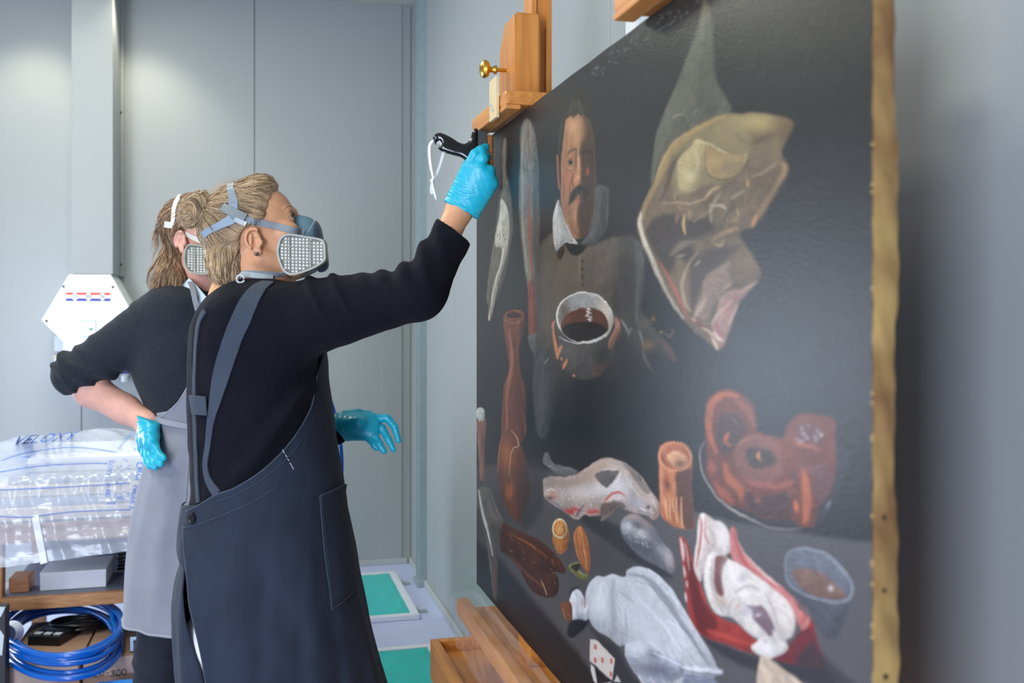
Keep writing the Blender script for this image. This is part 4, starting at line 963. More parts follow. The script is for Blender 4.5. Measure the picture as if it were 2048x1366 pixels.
def edge_tube(pts, r, m, name, off=.002, n=6):
    q = spline(np.array(pts, float), n); P = np.array([on_apron(x, y, off) for x, y in q]); return MB().tube(P, r, 6).build(name, m, apA, cam_space=True, smooth=True)
edge_tube([(x, y+1) for y, x in edA[1:]], .0022, m_strapA, 'hem', .001)
edge_tube([(x, y) for y, x in edB[1:]], .0022, m_strapA, 'hem', .001)
edge_tube([(434, 1003), (470, 990), (520, 962), (566, 925), (600, 885)], .0009, m_strapA, 'stitching', .0025)
edge_tube([(369, 1056), (395, 1050), (420, 1040), (470, 1020), (520, 995), (560, 970)], .001, m_strapA, 'seam', .0022)
# pocket
pkt = [(637, 991), (660, 980), (683, 969)]; V = []; F = []; n = 14
for i in range(n+1):
    u = i/n
    for j in range(n+1):
        v = j/n; x = (637+(662-637)*v)*(1-u) + (686+(716-686)*v)*u; y = (991+(1219-991)*v)*(1-u) + (968+(1170-968)*v)*u
        V.append(on_apron(x, y, .0045+.004*(v < .02)))
for i in range(n):
    for j in range(n): a = i*(n+1)+j; F.append((a, a+1, a+n+2, a+n+1))
pk = mobj('pocket', np.array(V), F, m_apronA, apA, cam_space=True); sol = pk.modifiers.new('cloth', 'SOLIDIFY'); sol.thickness = .003; sol.offset = 0
edge_tube([(637, 991), (643, 1060), (652, 1140), (662, 1219)], .0014, m_strapA, 'pocket_edge', .005); edge_tube([(637, 991), (660, 981), (682, 970)], .0018, m_strapA, 'pocket_edge', .006); edge_tube([(662, 1219), (690, 1195), (714, 1170)], .0014, m_strapA, 'pocket_edge', .005)
bp = on_apron(388, 1036, .004); nb = np.array((-.45, -.89, 0))
bt = MB().lathe([(.001, .003), (.006, .003), (.0078, .0045), (.0098, .0045), (.0105, .0025), (.0098, 0), (.001, 0)], bp, nb, 20).build('button', mat('button_black', (20, 22, 28), .25), apA, cam_space=True, auto=40)
for a, b_ in (((564, 899), (568, 906)), ((570, 909), (573, 914)), ((574, 917), (577, 921)), ((579, 925), (583, 932)), ((583.5, 933), (586, 938))):
    MB().tube([on_apron(*a, .003), on_apron(*b_, .003)], .0007, 4).build('thread', m_trouser, apA, cam_space=True)
# straps on the back, laid on the sweater
def strapA(pts, widths, name, off=.002, t=.003): return band_on(sweaterA_f, pts, .03, t, m_strapA, apA, name, D=(1.8, 2.5), off=off, widths=widths, n=8)
strapA([(536, 566), (516, 580), (498, 606), (482, 640), (468, 672), (452, 720), (441, 760), (431, 805), (422, 850), (418, 890), (413, 930), (420, 962), (436, 988)], (.030, .036, .040, .040, .038, .038, .036, .026, .016, .014, .014, .018, .022), 'shoulder_strap')
strapA([(412, 622), (402, 640), (396, 670), (393, 720), (391, 780), (392, 840), (394, 900), (396, 960), (399, 1005)], (.014, .013, .011, .010, .011, .012, .012, .012, .012), 'shoulder_strap')
strapA([(388, 808), (400, 809), (418, 811)], (.040, .041, .040), 'strap_tab', off=.006)
# trousers, shoes, gloves
trA = U(limb([hipN+np.array((.03,.03,-.08)), np.array((-.612, 2.12, .62)), np.array((-.602, 2.11, .46)), np.array((-.585, 2.12, .06))], [.085, .090, .084, .064]), limb([hipF+np.array((.03,-.02,-.08)), np.array((-.555, 2.28, .50)), np.array((-.56, 2.29, .06))], [.09, .088, .066]), rc((-.56, 2.16, .95), (-.56, 2.25, .95), .10), k=.02)
build_sdf('trousers', lambda X, Y, Z: np.maximum(trA(X, Y, Z) + .002*np.sin(Z*55+X*20), np.maximum(Z-1.0, .055-Z)), (-.76, 1.98, .05), (-.40, 2.44, 1.02), .010, m_trouser, A)
def shoe(x, y, root): 
    f = U(rc((x-.05, y, .045), (x+.16, y, .035), .042, .036), rc((x-.03, y, .06), (x+.02, y, .085), .044, .044), k=.02)
    build_sdf('shoe', lambda X, Y, Z: np.maximum(f(X, Y, Z), .001-Z), (x-.13, y-.07, 0), (x+.23, y+.07, .15), .007, m_shoe, root)
shoe(-.58, 2.12, A); shoe(-.55, 2.29, A)

# right glove closed round the brush
def g(px, py, D): return C(px, py, D)
gl_ax = (C(940, 345, 2.07)-C(918, 425, 2.09)); gl_ax /= np.linalg.norm(gl_ax); cu0 = C(918, 419, 2.085); cu_n = np.array((-.10, 0, 1.0)); 
e1_ = C(944.5, 434, 2.085)-C(891.5, 407, 2.085); cu_n = np.array((-e1_[2], 0, e1_[0])); cu_n /= np.linalg.norm(cu_n)
palm = U(rc(g(903, 418, 2.085), g(938, 338, 2.066), .020, .0175), rc(g(914, 425, 2.083), g(958, 338, 2.06), .023, .0185), rc(g(926, 430, 2.083), g(973, 352, 2.062), .022, .0175), rc(g(934, 436, 2.085), g(980, 368, 2.07), .020, .0165), rc(g(905, 440, 2.09), g(930, 450, 2.09), .023), k=.014)
idxf = limb([g(938, 334, 2.064), g(950, 309, 2.058), g(961, 301, 2.06), g(971, 295, 2.07)], [.0135, .0108, .0100, .0088], .004)
midf = limb([g(958, 333, 2.06), g(966, 317, 2.056), g(971, 313, 2.068), g(971, 324, 2.095)], [.0135, .0110, .0102, .0092], .004)
rinf = limb([g(973, 347, 2.06), g(979, 341, 2.062), g(981, 346, 2.085), g(975, 352, 2.108)], [.0130, .0110, .0100, .0090], .004)
pinf = limb([g(980, 366, 2.068), g(985, 365, 2.068), g(986, 371, 2.088), g(979, 374, 2.106)], [.0120, .0100, .0092, .0084], .004)
thmf = limb([g(912, 392, 2.10), g(930, 352, 2.128), g(944, 330, 2.138), g(957, 318, 2.138)], [.019, .0135, .0115, .0100], .006)
def gloveR(X, Y, Z):
    d = palm(X, Y, Z); d = smin(d, idxf(X, Y, Z), .006); d = smin(d, midf(X, Y, Z), .005); d = smin(d, rinf(X, Y, Z), .005); d = smin(d, pinf(X, Y, Z), .005); d = smin(d, thmf(X, Y, Z), .010)
    d = d - .0025*np.exp(-(((X-cu0[0])*cu_n[0]+(Z-cu0[2])*cu_n[2]-.003)/.004)**2)
    al = (X-cu0[0])*gl_ax[0]+(Z-cu0[2])*gl_ax[2]; ac = (X-cu0[0])*gl_ax[2]-(Z-cu0[2])*gl_ax[0]
    d = d - .0005*np.sin(al*700+ac*160+3*np.sin(ac*90+al*60))*np.exp(-((al-.028)/.024)**2)*(1+.6*np.sin(ac*170+1)) - .0005*noise3((X, Y, Z), 120, 4)
    return smax(d, -((X-cu0[0])*cu_n[0]+(Z-cu0[2])*cu_n[2]) + .0012*np.sin(X*260), .002)
build_sdf('glove', gloveR, C(885, 460, 2.03)-np.array((0, .0, .0)), C(1000, 275, 2.16), .0019, m_nitrile, A)
# left glove, palm towards us, fingers drooping
def h(px, py, D=2.42): return C(px, py, D)
palmL = U(rc(h(664, 850), h(742, 838, 2.43), .027, .0175), rc(h(664, 858), h(748, 852, 2.42), .027, .0175), rc(h(668, 862), h(744, 868, 2.41), .024, .0165), rc(h(690, 850, 2.405), h(716, 846, 2.395), .022, .018), k=.014)
i2 = limb([h(744, 837, 2.43), h(774, 836, 2.425), h(789, 853, 2.42), h(797, 881, 2.415)], [.0120, .0100, .0086, .0070], .003)
m2 = limb([h(746, 850, 2.425), h(764, 856, 2.42), h(776, 878, 2.41), h(787, 899, 2.405)], [.0118, .0096, .0084, .0070], .003)
r2 = limb([h(742, 864, 2.415), h(751, 874, 2.405), h(759, 888, 2.395), h(768, 903, 2.39)], [.0112, .0094, .0084, .0070], .003)
p2_ = limb([h(734, 872, 2.41), h(740, 880, 2.40), h(748, 890, 2.39), h(754, 897, 2.388)], [.0105, .0088, .0078, .0066], .003)
t2_ = limb([h(690, 834, 2.43), h(716, 829, 2.45), h(738, 831, 2.455), h(756, 838, 2.455)], [.017, .0130, .0112, .0095], .006)
def gloveL(X, Y, Z):
    d = palmL(X, Y, Z)
    for q, k in ((i2, .003), (m2, .002), (r2, .002), (p2_, .003), (t2_, .006)): d = smin(d, q(X, Y, Z), k)
    c = C(668, 855, 2.42); d = d - .002*np.exp(-((X-c[0]-.006)/.004)**2)
    d = d - .0007*np.sin((X-c[0])*480 + (Z-c[2])*190 + 3*np.sin(Z*90))*np.exp(-((X-c[0]-.02)/.03)**2) - .0006*noise3((X, Y, Z), 100, 6)
    return smax(d, c[0]-.004 - X, .002)
build_sdf('glove', gloveL, C(658, 912, 2.33), C(808, 815, 2.5), .0022, m_nitrile, A)

# ================================================================== the woman behind
B = person_root(385, 2.72, 'woman in charcoal sweater and grey apron behind, gloved hand on her hip')
HB = Head(C(364, 484, 2.60) + np.array((.042, .06, 0)), math.radians(6), math.radians(-33))
fB = HB.wrap(head_sdf)
DB = 2.72; zb = lambda y: C(0, y, DB)[2]
shB, elB, wrB = C(336, 628, 2.60), C(146, 750, 2.64), C(298, 846, 2.59)
shB2, elB2, wrB2 = C(452, 660, 2.92), C(500, 820, 2.98), C(560, 900, 2.86)
torsoB = loft([(zb(y), ((l+r)/2-CX)/FP*DB, DB, (r-l)/2/FP*DB, b) for y, l, r, b in ((552, 350, 440, .07), (576, 335, 455, .12), (596, 308, 470, .18), (640, 284, 485, .20), (700, 274, 496, .20), (750, 276, 498, .188), (800, 297, 492, .168), (850, 316, 488, .158), (905, 312, 494, .165), (960, 300, 502, .18), (1020, 296, 505, .18))], 2.15)
hN, hF = C(376, 1010, 2.67), C(420, 1010, 2.80)
kN, kF = C(320, 1310, 2.66), C(385, 1310, 2.82); aN, aF = C(292, 1590, 2.66), C(372, 1560, 2.82)
aN[2] = aF[2] = .085
bodyB_f = U(fB, rc(HB.to(mm(-12, 0, -40))[0], C(402, 615, 2.72), .056, .062), rc(C(400, 620, 2.72), C(402, 960, 2.72), .10, .11), rc(C(395, 985, 2.66), C(395, 985, 2.80), .13, .13),
    limb([C(400, 630, 2.72), shB, elB+np.array((.02, 0, 0)), C(184, 780, 2.65), C(250, 818, 2.62), wrB, C(298, 876, 2.57)], [.06, .05, .038, .0435, .036, .0275, .025]), limb([C(400, 630, 2.72), shB2, elB2, wrB2], [.06, .05, .038, .027]),
    limb([hN, kN, aN], [.08, .05, .036]), limb([hF, kF, aF], [.08, .05, .036]), k=.02)
hl = HB.c
bB = build_sdf('body', bodyB_f, (-1.26, 2.45, .06), (-.55, 3.05, hl[2]+.15), .011, m_skinB, B, fine=((hl[0]-.11, hl[1]-.12, hl[2]-.13), (hl[0]+.13, hl[1]+.05, hl[2]+.15), .003))
for s in (-1, 1):
    ce = HB.to(mm(83, 31*s, 28))[0]; ax = HB.fw
    MB().lathe([(.0001, -.0124), (.006, -.0108), (.0107, -.0062), (.0124, 0), (.0107, .0062), (.0062, .0107)], ce, ax, 14).build('eye', m_eyew, B, cam_space=True, smooth=True)
    MB().lathe([(.0062, .0107), (.003, .0121), (.0001, .0124)], ce, ax, 12).build('iris', m_iris, B, cam_space=True, smooth=True)
def hxB(z): return np.interp(z, np.array((-80, -28, 0, 20, 31, 38, 42, 65, 85, 100, 112, 130))/1000, np.array((-40, -30, -24, -20, -10, 8, 34, 50, 66, 82, 92, 100))/1000)
def hairB_f(X, Y, Z):
    x, y, z = HB.loc(X, Y, Z)
    cap = smin(ell(mm(-4, 0, 48), mm(104, 80, 90))(x, y, z), ell(mm(-30, -10, 52), mm(98, 84, 84))(x, y, z), .01); cap = smax(cap, x - hxB(z), .006); fr = smax(ell(mm(38, 0, 92), mm(54, 60, 44))(x, y, z), x - hxB(z) - .004, .008); cap = smin(cap, fr, .012)
    tress = U(rc(C(346, 430, 2.74), C(338, 500, 2.70), .046, .046), rc(C(338, 500, 2.70), C(326, 560, 2.63), .044, .038), rc(C(326, 560, 2.63), C(316, 578, 2.585), .036, .012), rc(C(338, 500, 2.72), C(345, 565, 2.62), .05, .034), rc(C(345, 565, 2.62), C(356, 578, 2.60), .03, .014), rc(C(350, 480, 2.82), C(340, 570, 2.80), .05, .04), k=.02)(X, Y, Z)
    tress = smax(tress, -(ell(mm(10, -84, -14), mm(40, 34, 40))(x, y, z)), .01)
    d = smin(cap, tress, .025); return d + .0022*np.sin(X*240+Z*25)*np.sin(Y*160+Z*18)
V, F = sdf_mesh(hairB_f, C(290, 600, 2.5)-np.array((0, .02, .01)), C(470, 350, 2.95), .0034)
hB = mobj('hair', V, F, m_hairB, B, cam_space=True)
backc = HB.to(mm(-104, -20, 70))[0]
def flowB(P):
    l = np.stack(HB.loc(P[:, 0], P[:, 1], P[:, 2]), 1); t = backc - P; t /= np.linalg.norm(t, axis=1)[:, None]+1e-9
    k = smooth_edge(l[:, 2], .02, .06)[:, None]; return (t*.8+np.array((-.2, -.1, -.4)))*k + np.array((-.15, -.05, -1.0))*(1-k)
strands('hair_strands', hairB_f, V[::3], flowB, 3000, (15, .008), .0018, m_hairB2, hB, r=.0007, rnd=.18)
strands('hair_strands', hairB_f, V[::3], flowB, 1500, (14, .008), .0024, mat('hair_strand_dark', (100, 76, 58), .5), hB, r=.0007, rnd=.25)
lowB = V[V[:, 2] < zb(520)]
strands('loose_hair', hairB_f, lowB, lambda P: np.tile(np.array((-.3, -.15, -1.0)), (len(P), 1)), 240, (11, .0075), .006, m_hairB2, hB, r=.0005, rnd=.45)
# respirator
fMB = HB.wrap(mask_loc)
mB = build_sdf('respirator', fMB, HB.c+np.array((-.06, -.19, -.13)), HB.c+np.array((.21, .08, .09)), .004, m_mask, B)
allB = lambda X, Y, Z: np.minimum(np.minimum(hairB_f(X, Y, Z), fB(X, Y, Z)), fMB(X, Y, Z))
outB = [(372, 492), (381, 488), (398, 490), (416, 492), (437, 500), (441, 516), (437, 532), (418, 548), (396, 549), (378, 545), (369, 531), (367, 512)]
cB = cartridge(outB, 2.555, (-.35, -1, -.03), mB, 12, 12, ((.3, .7), (.32, .66), .04)); mirror_copy(cB, HB, mB)
MB().tube([C(408, 520, 2.575), C(420, 520, 2.63)], .024, 14).build('inlet', m_maskb, mB, cam_space=True, smooth=True)
bq = band_on(allB, crop1([(396, 350), (372, 385), (352, 430), (338, 490), (334, 545), (330, 600), (312, 636)]), .0135, .0016, m_strapw, mB, 'strap', D=(2.4, 3.0), off=.003)
bq2 = band_on(allB, crop1([(245, 628), (285, 632), (325, 640)]), .016, .0016, m_strapw, mB, 'strap', D=(2.4, 3.0), off=.003)
bq3 = band_on(allB, crop1([(455, 715), (510, 745), (570, 775), (625, 798)]), .0135, .0016, m_strapw, mB, 'strap', D=(2.4, 3.0), off=.003)

# sweater
cB1 = C(188, 776, 2.655); faB = (wrB-elB)/np.linalg.norm(wrB-elB); cutn = np.array((.50, 0, -.86)); cutn = np.array((faB[0], faB[1]*0, faB[2])); cutn /= np.linalg.norm(cutn)
cl0 = C(178, 766, 2.66)
slvBu = rc(shB, elB, .076, .051); slvBf = rc(elB, C(215, 802, 2.645), .054, .049); slvB2 = limb([shB2, elB2, wrB2], [.075, .055, .04])
def sweaterB_f(X, Y, Z):
    X, Y, Z = np.broadcast_arrays(X, Y, Z)
    t = np.maximum(torsoB(X, Y, Z), zb(1015) - Z)
    ce_ = C(145, 786, 2.66); fo = smax(slvBf(X, Y, Z), (ce_[2]-Z)*.88 - (ce_[0]-X)*.48, .0015)     # pushed-up cuff
    s = smin(slvBu(X, Y, Z), fo, .012)
    al = ((X-elB[0])*(shB[0]-elB[0]) + (Z-elB[2])*(shB[2]-elB[2]))/np.linalg.norm(shB-elB); ac = (X-elB[0])*.46 - (Z-elB[2])*.88
    for (o_, w, h_) in ((-.012, .009, .009), (.020, .010, .011), (.050, .009, .010), (.084, .011, .007), (.12, .012, .004)):
        s = s - h_*np.exp(-((al - o_ - .45*ac + .014*np.sin(ac*38+o_*60))/w)**2)
    d = smin(t, s, .026); d = smin(d, slvB2(X, Y, Z), .03)
    d = d + .0018*noise3((X, Y, Z), 34, 8) + .0006*noise3((X, Y, Z), 120, 9)
    a = C(262, 600, 2.6); d = d - .004*np.exp(-(((X-a[0])*.8+(Z-a[2])*.6)/.01)**2)*(Z > a[2]-.06)
    nk = HB.to(mm(-16, 0, -60))[0]; hole = rc(nk, nk+np.array((0, 0, .2)), .072, .08)(X, Y, Z)
    vn = rc(C(432, 566, 2.62), C(436, 640, 2.60), .04, .012)(X, Y, Z)
    return smax(smax(d, -hole, .006), -vn, .006)
build_sdf('sweater', sweaterB_f, (-1.28, 2.42, zb(1015)-.01), (-.6, 3.08, 1.44), .0065, m_knitB, B)
# shirt collar
co = MB(); dcol = march(sweaterB_f, [392, 414], [600, 606], 2.35, 2.95)[:, 1].min() - .004
for pts in ([(364, 571), (378, 556), (394, 572), (416, 598), (432, 616), (404, 611), (386, 602)], [(432, 616), (442, 592), (436, 570), (452, 570), (458, 598)]):
    P = [C(x, y, dcol + .0011*max(0, 606-y)) for x, y in pts]; co.prism(P, (0, .004, 0))
co.build('shirt_collar', m_shirt, B, cam_space=True)
ring = []
for a in np.linspace(0, 2*math.pi, 41):
    c = C(402, 585, 2.70); ring.append(c + np.array((math.cos(a)*.060, math.sin(a)*.066, .016*math.cos(a+2.4))))
ring = np.array(ring); N = ring - ring.mean(0); N[:, 2] = 0; V, F = ribbon(ring, N, .04, .003); mobj('collar_band', V, F, m_shirt, B, cam_space=True)

# apron of the woman behind
skB = np.array([(620, 330, 486), (700, 306, 499), (800, 314, 500), (838, 321, 498), (850, 321, 498), (900, 312, 505), (950, 294, 512), (1000, 284, 518), (1050, 275, 524), (1120, 268, 530), (1180, 264, 534), (1222, 261, 536)], float)
edB1 = np.array([(600, 412), (640, 404), (700, 400), (750, 386), (800, 360), (822, 338), (838, 316)], float)
def apronB_sec(y):
    l, r = np.interp(y, skB[:, 0], skB[:, 1]), np.interp(y, skB[:, 0], skB[:, 2]); k = DB/FP
    return ((l+r)/2-CX)*k, (r-l)/2*k, np.interp(y, (600, 700, 850, 950, 1220), (.205, .21, .172, .195, .215))
def apronB_pt(th, y, off=0.):
    xc, a, b = apronB_sec(y); e = 2/2.15; c, s = np.cos(th), np.sin(th); dn = np.clip((y-850)/300, 0, 1)
    wv = dn*(.007*np.sin(th*8+y*.006) + .004*np.sin(th*15-y*.012)); y2 = y + 10*np.clip((y-1100)/100, 0, 1)*(1-np.clip(th/2.6, 0, 1))
    return np.stack((xc + (a+off)*np.sign(c)*np.abs(c)**e + wv*c*.5, DB - (b+off)*np.sign(s)*np.abs(s)**e - wv*s, HC-(y2-HY)/FP*DB), -1)
def thB_of(px, y):
    xc, a, b = apronB_sec(y); v = np.clip(((px-CX)/FP*DB - xc)/a, -1, 1); return np.arccos(np.sign(v)*np.abs(v)**(2.15/2))
ivb = [inv_proj(apronB_pt, apronB_sec, DB, x, y) for y, x in edB1]; ethB = np.array([v[0] for v in ivb]); eyB = np.array([v[1] for v in ivb]); ethB[-1] = max(ethB[-1], 2.95); orB = np.argsort(ethB); YSB = eyB[-1]
V = []; F = []; nth, nvv = 110, 90
for i in range(nth+1):
    th = np.pi*.985*(1-i/nth) - np.pi*.97*(i/nth)
    yt = min(np.interp(abs(th), ethB[orB], eyB[orB]), YSB)
    for j in range(nvv+1): V.append(apronB_pt(np.float64(th), np.float64(yt + (1218-yt)*j/nvv)))
for i in range(nth):
    for j in range(nvv): a = i*(nvv+1)+j; F.append((a, a+1, a+nvv+2, a+nvv+1))
apB = mobj('apron', np.array(V), F, m_apronB, B, cam_space=True); sol = apB.modifiers.new('cloth', 'SOLIDIFY'); sol.thickness = .003; sol.offset = 0
def on_apB(px, y, off=.003): t_, y_ = inv_proj(apronB_pt, apronB_sec, DB, px, y); return apronB_pt(np.float64(t_), np.float64(y_), off)
def tubeB(pts, r, m, name, off=.001): q = spline(np.array(pts, float), 6); return MB().tube([on_apB(x, y, off) for x, y in q], r, 6).build(name, m, apB, cam_space=True, smooth=True)
tubeB([(x, y) for y, x in edB1], .0022, m_hemB, 'hem')
MB().tube([apronB_pt(np.float64(t), np.float64(1217), .001) for t in np.linspace(np.pi*.985, 0, 60)], .0042, 6).build('hem', m_hemB, apB, cam_space=True, smooth=True)
MB().tube([apronB_pt(np.float64(np.pi*.985), np.float64(y), .0) for y in np.linspace(850, 1216, 30)], .0024, 6).build('hem', m_hemB, apB, cam_space=True, smooth=True)
V, F = ribbon(np.array([on_apB(x, y, .003) for x, y in spline(np.array([(315, 838), (330, 843), (352, 848), (378, 852), (400, 854)], float), 6)]), np.tile((-.3, -1.0, 0), (25, 1)), .014, .003); mobj('waistband', V, F, m_hemB, apB, cam_space=True, smooth=False)
MB().tube([on_apB(316, 834, .003), on_apB(330, 838, .004), on_apB(352, 842.5, .004), on_apB(380, 847, .004)], .0012, 5).build('stitching', m_apronB, apB, cam_space=True, smooth=True)
tubeB([(381, 884), (376, 940), (372, 1000), (368, 1050)], .0012, m_hemB, 'pocket_edge', .003); tubeB([(381, 884), (392, 885), (402, 886)], .0014, m_hemB, 'pocket_edge', .003)
band_on(sweaterB_f, [(380, 572), (384, 586), (389, 606), (395, 625), (401, 640)], .016, .003, m_hemB, apB, 'neck_strap', D=(2.3, 3.0), off=.010, widths=(.014, .013, .013, .016, .018))
MB().tube(C(393, 648, 2.50)+np.array([(math.cos(a)*.007, 0, math.sin(a)*.010) for a in np.linspace(0, 2*math.pi, 18)]), .0018, 6).build('strap_ring', m_galv, apB, cam_space=True, smooth=True)
# jeans, shoes
jf = U(limb([hN, C(331, 1225, 2.66), kN, aN], [.105, .069, .064, .05]), limb([hF, C(395, 1225, 2.82), kF, aF], [.105, .073, .066, .05]), rc(C(398, 985, 2.68), C(398, 985, 2.78), .115), k=.02)
def jeans_f(X, Y, Z):
    kz = zb(1310); d = jf(X, Y, Z) + .0025*np.sin((Z-kz)*150 + X*40)*np.exp(-((Z-kz)/.08)**2)
    return np.maximum(d, np.maximum(.06-Z, Z - zb(960)))
build_sdf('jeans', jeans_f, C(240, 1600, 2.5)*np.array((1, 1, 0))+np.array((-.15, -.05, .04)), C(540, 960, 3.0), .008, m_jeans, B)
shoe(aN[0]+.0, aN[1], B); shoe(aF[0]+.0, aF[1], B)
# glove on the hip
def k_(px, py, D): return C(px, py, D)
palmB = U(rc(k_(296.0, 838.0, 2.585), k_(296.0, 878.0, 2.555), .027, .024), rc(k_(301.0, 838.0, 2.575), k_(303.0, 886.0, 2.520), .024, .020), rc(k_(291.0, 842.0, 2.600), k_(291.0, 884.0, 2.575), .020, .018), k=.012)
fgB = [limb([k_(291.0, 882.0, 2.580), k_(291.0, 906.0, 2.570), k_(295.0, 922.0, 2.560), k_(300.0, 932.0, 2.547)], [.013, .0112, .0102, .0088], .004),
       limb([k_(296.0, 884.0, 2.560), k_(298.0, 910.0, 2.543), k_(304.0, 926.0, 2.527), k_(311.0, 934.0, 2.513)], [.013, .0112, .0102, .0088], .004),
       limb([k_(302.0, 884.0, 2.540), k_(306.0, 908.0, 2.520), k_(314.0, 922.0, 2.503), k_(322.0, 928.0, 2.491)], [.013, .0110, .0100, .0086], .004),
       limb([k_(306.0, 880.0, 2.525), k_(313.0, 900.0, 2.507), k_(321.0, 912.0, 2.495), k_(328.0, 916.0, 2.485)], [.012, .0100, .0092, .0080], .004),
       limb([k_(287.0, 852.0, 2.610), k_(283.0, 878.0, 2.630), k_(284.0, 896.0, 2.645), k_(288.0, 908.0, 2.655)], [.017, .0130, .0110, .0095], .006)]
cg = C(297, 834, 2.585); cgn = np.array((-.28, 0, -.96))
def gloveB(X, Y, Z):
    d = palmB(X, Y, Z)
    for q in fgB: d = smin(d, q(X, Y, Z), .005)
    al = (X-cg[0])*cgn[0] + (Z-cg[2])*cgn[2]
    d = d - .002*np.exp(-((al-.004)/.004)**2) - .0011*np.sin(al*330 + X*120 + 2*np.sin(X*80))*np.exp(-((al-.02)/.03)**2)
    return smax(d, -al, .002)
build_sdf('glove', gloveB, (C(265, 945, 2.73)[0], 2.44, C(0, 950, 2.6)[2]), (C(345, 945, 2.45)[0], 2.74, C(0, 815, 2.6)[2]), .0024, m_nitrile, B)

# ------------------------------------------------------------------ brush and its cord
m_br = mat('brush_black', (10, 10, 11), .12, spec=.6); m_ferr = mat('ferrule', (56, 60, 58), .25, .3); m_brist = mat('bristles', (176, 112, 44), .7, stretch=(4, 4, 160), vscale=4, rgb2=(128, 74, 26), bump=.5, bscale=20)
DBr = 2.082
def bz(x, y, D=DBr): return C(840+x/6.21, 240+y/6.21, D)
br = empty('dusting_brush', tuple(Wp(950, 320, DBr)), 'black handled dusting brush with brown bristles held against the painting corner', 'brush')
hp_ = [(160, 225), (185, 190), (235, 165), (300, 178), (400, 228), (480, 280), (545, 302), (590, 285), (625, 235), (645, 170), (665, 125), (695, 112), (722, 130), (728, 300), (728, 480), (600, 530), (560, 500), (500, 458), (400, 432), (300, 400), (240, 370), (195, 315), (170, 260)]
q = spline(np.array(hp_, float), 5, closed=True); hole = np.array([(225+26*math.cos(t), 300+38*math.sin(t)) for t in np.linspace(0, 2*math.pi, 20)[:-1]])
P2 = np.array([bz(x, y)[[0, 2]] for x, y in q]); Hc = bz(228, 305)[[0, 2]]
def poly_d(X, Z, P):
    d = None; ins = np.zeros(np.broadcast(X, Z).shape, bool)
    for a, b in zip(P, np.roll(P, -1, 0)):
        e = b-a; w0, w1 = X-a[0], Z-a[1]; t = np.clip((w0*e[0]+w1*e[1])/(e@e), 0, 1); dd = (w0-t*e[0])**2+(w1-t*e[1])**2
        d = dd if d is None else np.minimum(d, dd); c = ((a[1] > Z) != (b[1] > Z)) & (X < (b[0]-a[0])*(Z-a[1])/(b[1]-a[1]+1e-12)+a[0]); ins ^= c
    return np.where(ins, -1, 1)*np.sqrt(d)
def brush_f(X, Y, Z):
    d2 = poly_d(X[:, :, 0:1] if False else X, Z, P2); d2 = np.maximum(d2, -(np.sqrt((X-Hc[0])**2+((Z-Hc[1])/1.4)**2)-.0045))
    th = .013; a = d2 + .007; b = np.abs(Y-DBr) - th + .007
    return np.minimum(np.maximum(a, b), 0) + np.sqrt(np.maximum(a, 0)**2 + np.maximum(b, 0)**2) - .007
build_sdf('handle', brush_f, bz(140, 560, DBr)-np.array((0, .02, 0)), bz(760, 90, DBr)+np.array((0, .02, 0)), .0022, m_br, br)
def slab(x0, x1, ytl, ytr, ybl, ybr, th, m, name, D=DBr, bev=.002):
    o = MB().prism([bz(x0, ytl, D)-np.array((0, th, 0)), bz(x1, ytr, D)-np.array((0, th, 0)), bz(x1, ybr, D)-np.array((0, th, 0)), bz(x0, ybl, D)-np.array((0, th, 0))], (0, 2*th, 0)).build(name, m, br, cam_space=True)
    bm = bmesh.new(); bm.from_mesh(o.data); bmesh.ops.bevel(bm, geom=bm.edges[:], offset=bev, segments=2, affect='EDGES'); bm.to_mesh(o.data); bm.free(); return o
slab(720, 838, 128, 178, 830, 850, .0135, m_ferr, 'ferrule')
bb = slab(836, 900, 180, 205, 850, 890, .0125, m_brist, 'bristles')
bt_ = MB()
for i in range(260):
    t = rng.uniform(0, 1); z0 = bz(838, 185+t*665, DBr); z1 = bz(905+rng.uniform(-6, 8), 200+t*690, DBr+rng.uniform(-.004, .006)); dy = rng.uniform(-.0135, .0135)
    bt_.tube([z0+np.array((0, dy, 0)), z1+np.array((0, dy*1.05, 0))], .0006, 3, cap=False)
o = bt_.build('bristle_hairs', m_brist, br, cam_space=True); o['kind'] = 'stuff'
cd_ = [[(232, 262), (262, 300), (292, 380), (270, 480), (225, 620), (180, 720), (150, 765), (140, 840), (146, 925)], [(228, 290), (190, 262), (150, 268), (118, 330), (118, 450), (135, 590), (160, 710), (152, 770), (165, 850), (190, 950), (204, 1000)]]
wc = [(.0045, .005, .0055, .0055, .005, .004, .003, .006, .006), (.0045, .005, .0055, .006, .006, .0055, .004, .003, .0045, .004, .001)]
V = []; cc = MB()
for k, (pts, ww) in enumerate(zip(cd_, wc)):
    q = spline(np.array(pts, float), 6); P = np.array([bz(x, y, DBr + .012*math.sin(i/len(q)*math.pi)*(-1 if k else 1)*.8 - (.016 if k == 0 and i < 8 else 0)) for i, (x, y) in enumerate(q)])
    N = np.tile((.35*(1-2*k), -1.0, .1), (len(q), 1)); v, f = ribbon(P, N, np.interp(np.linspace(0, 1, len(q)), np.linspace(0, 1, len(ww)), ww), .0008); cc.add(v, f)
cc.lathe([(.001, -.005), (.0045, -.003), (.0045, .003), (.001, .005)], bz(152, 755, DBr), (.2, 0, 1), 10)
cc.build('hanging_cord', mat('cord_white', (236, 236, 230), .7), br, cam_space=True)
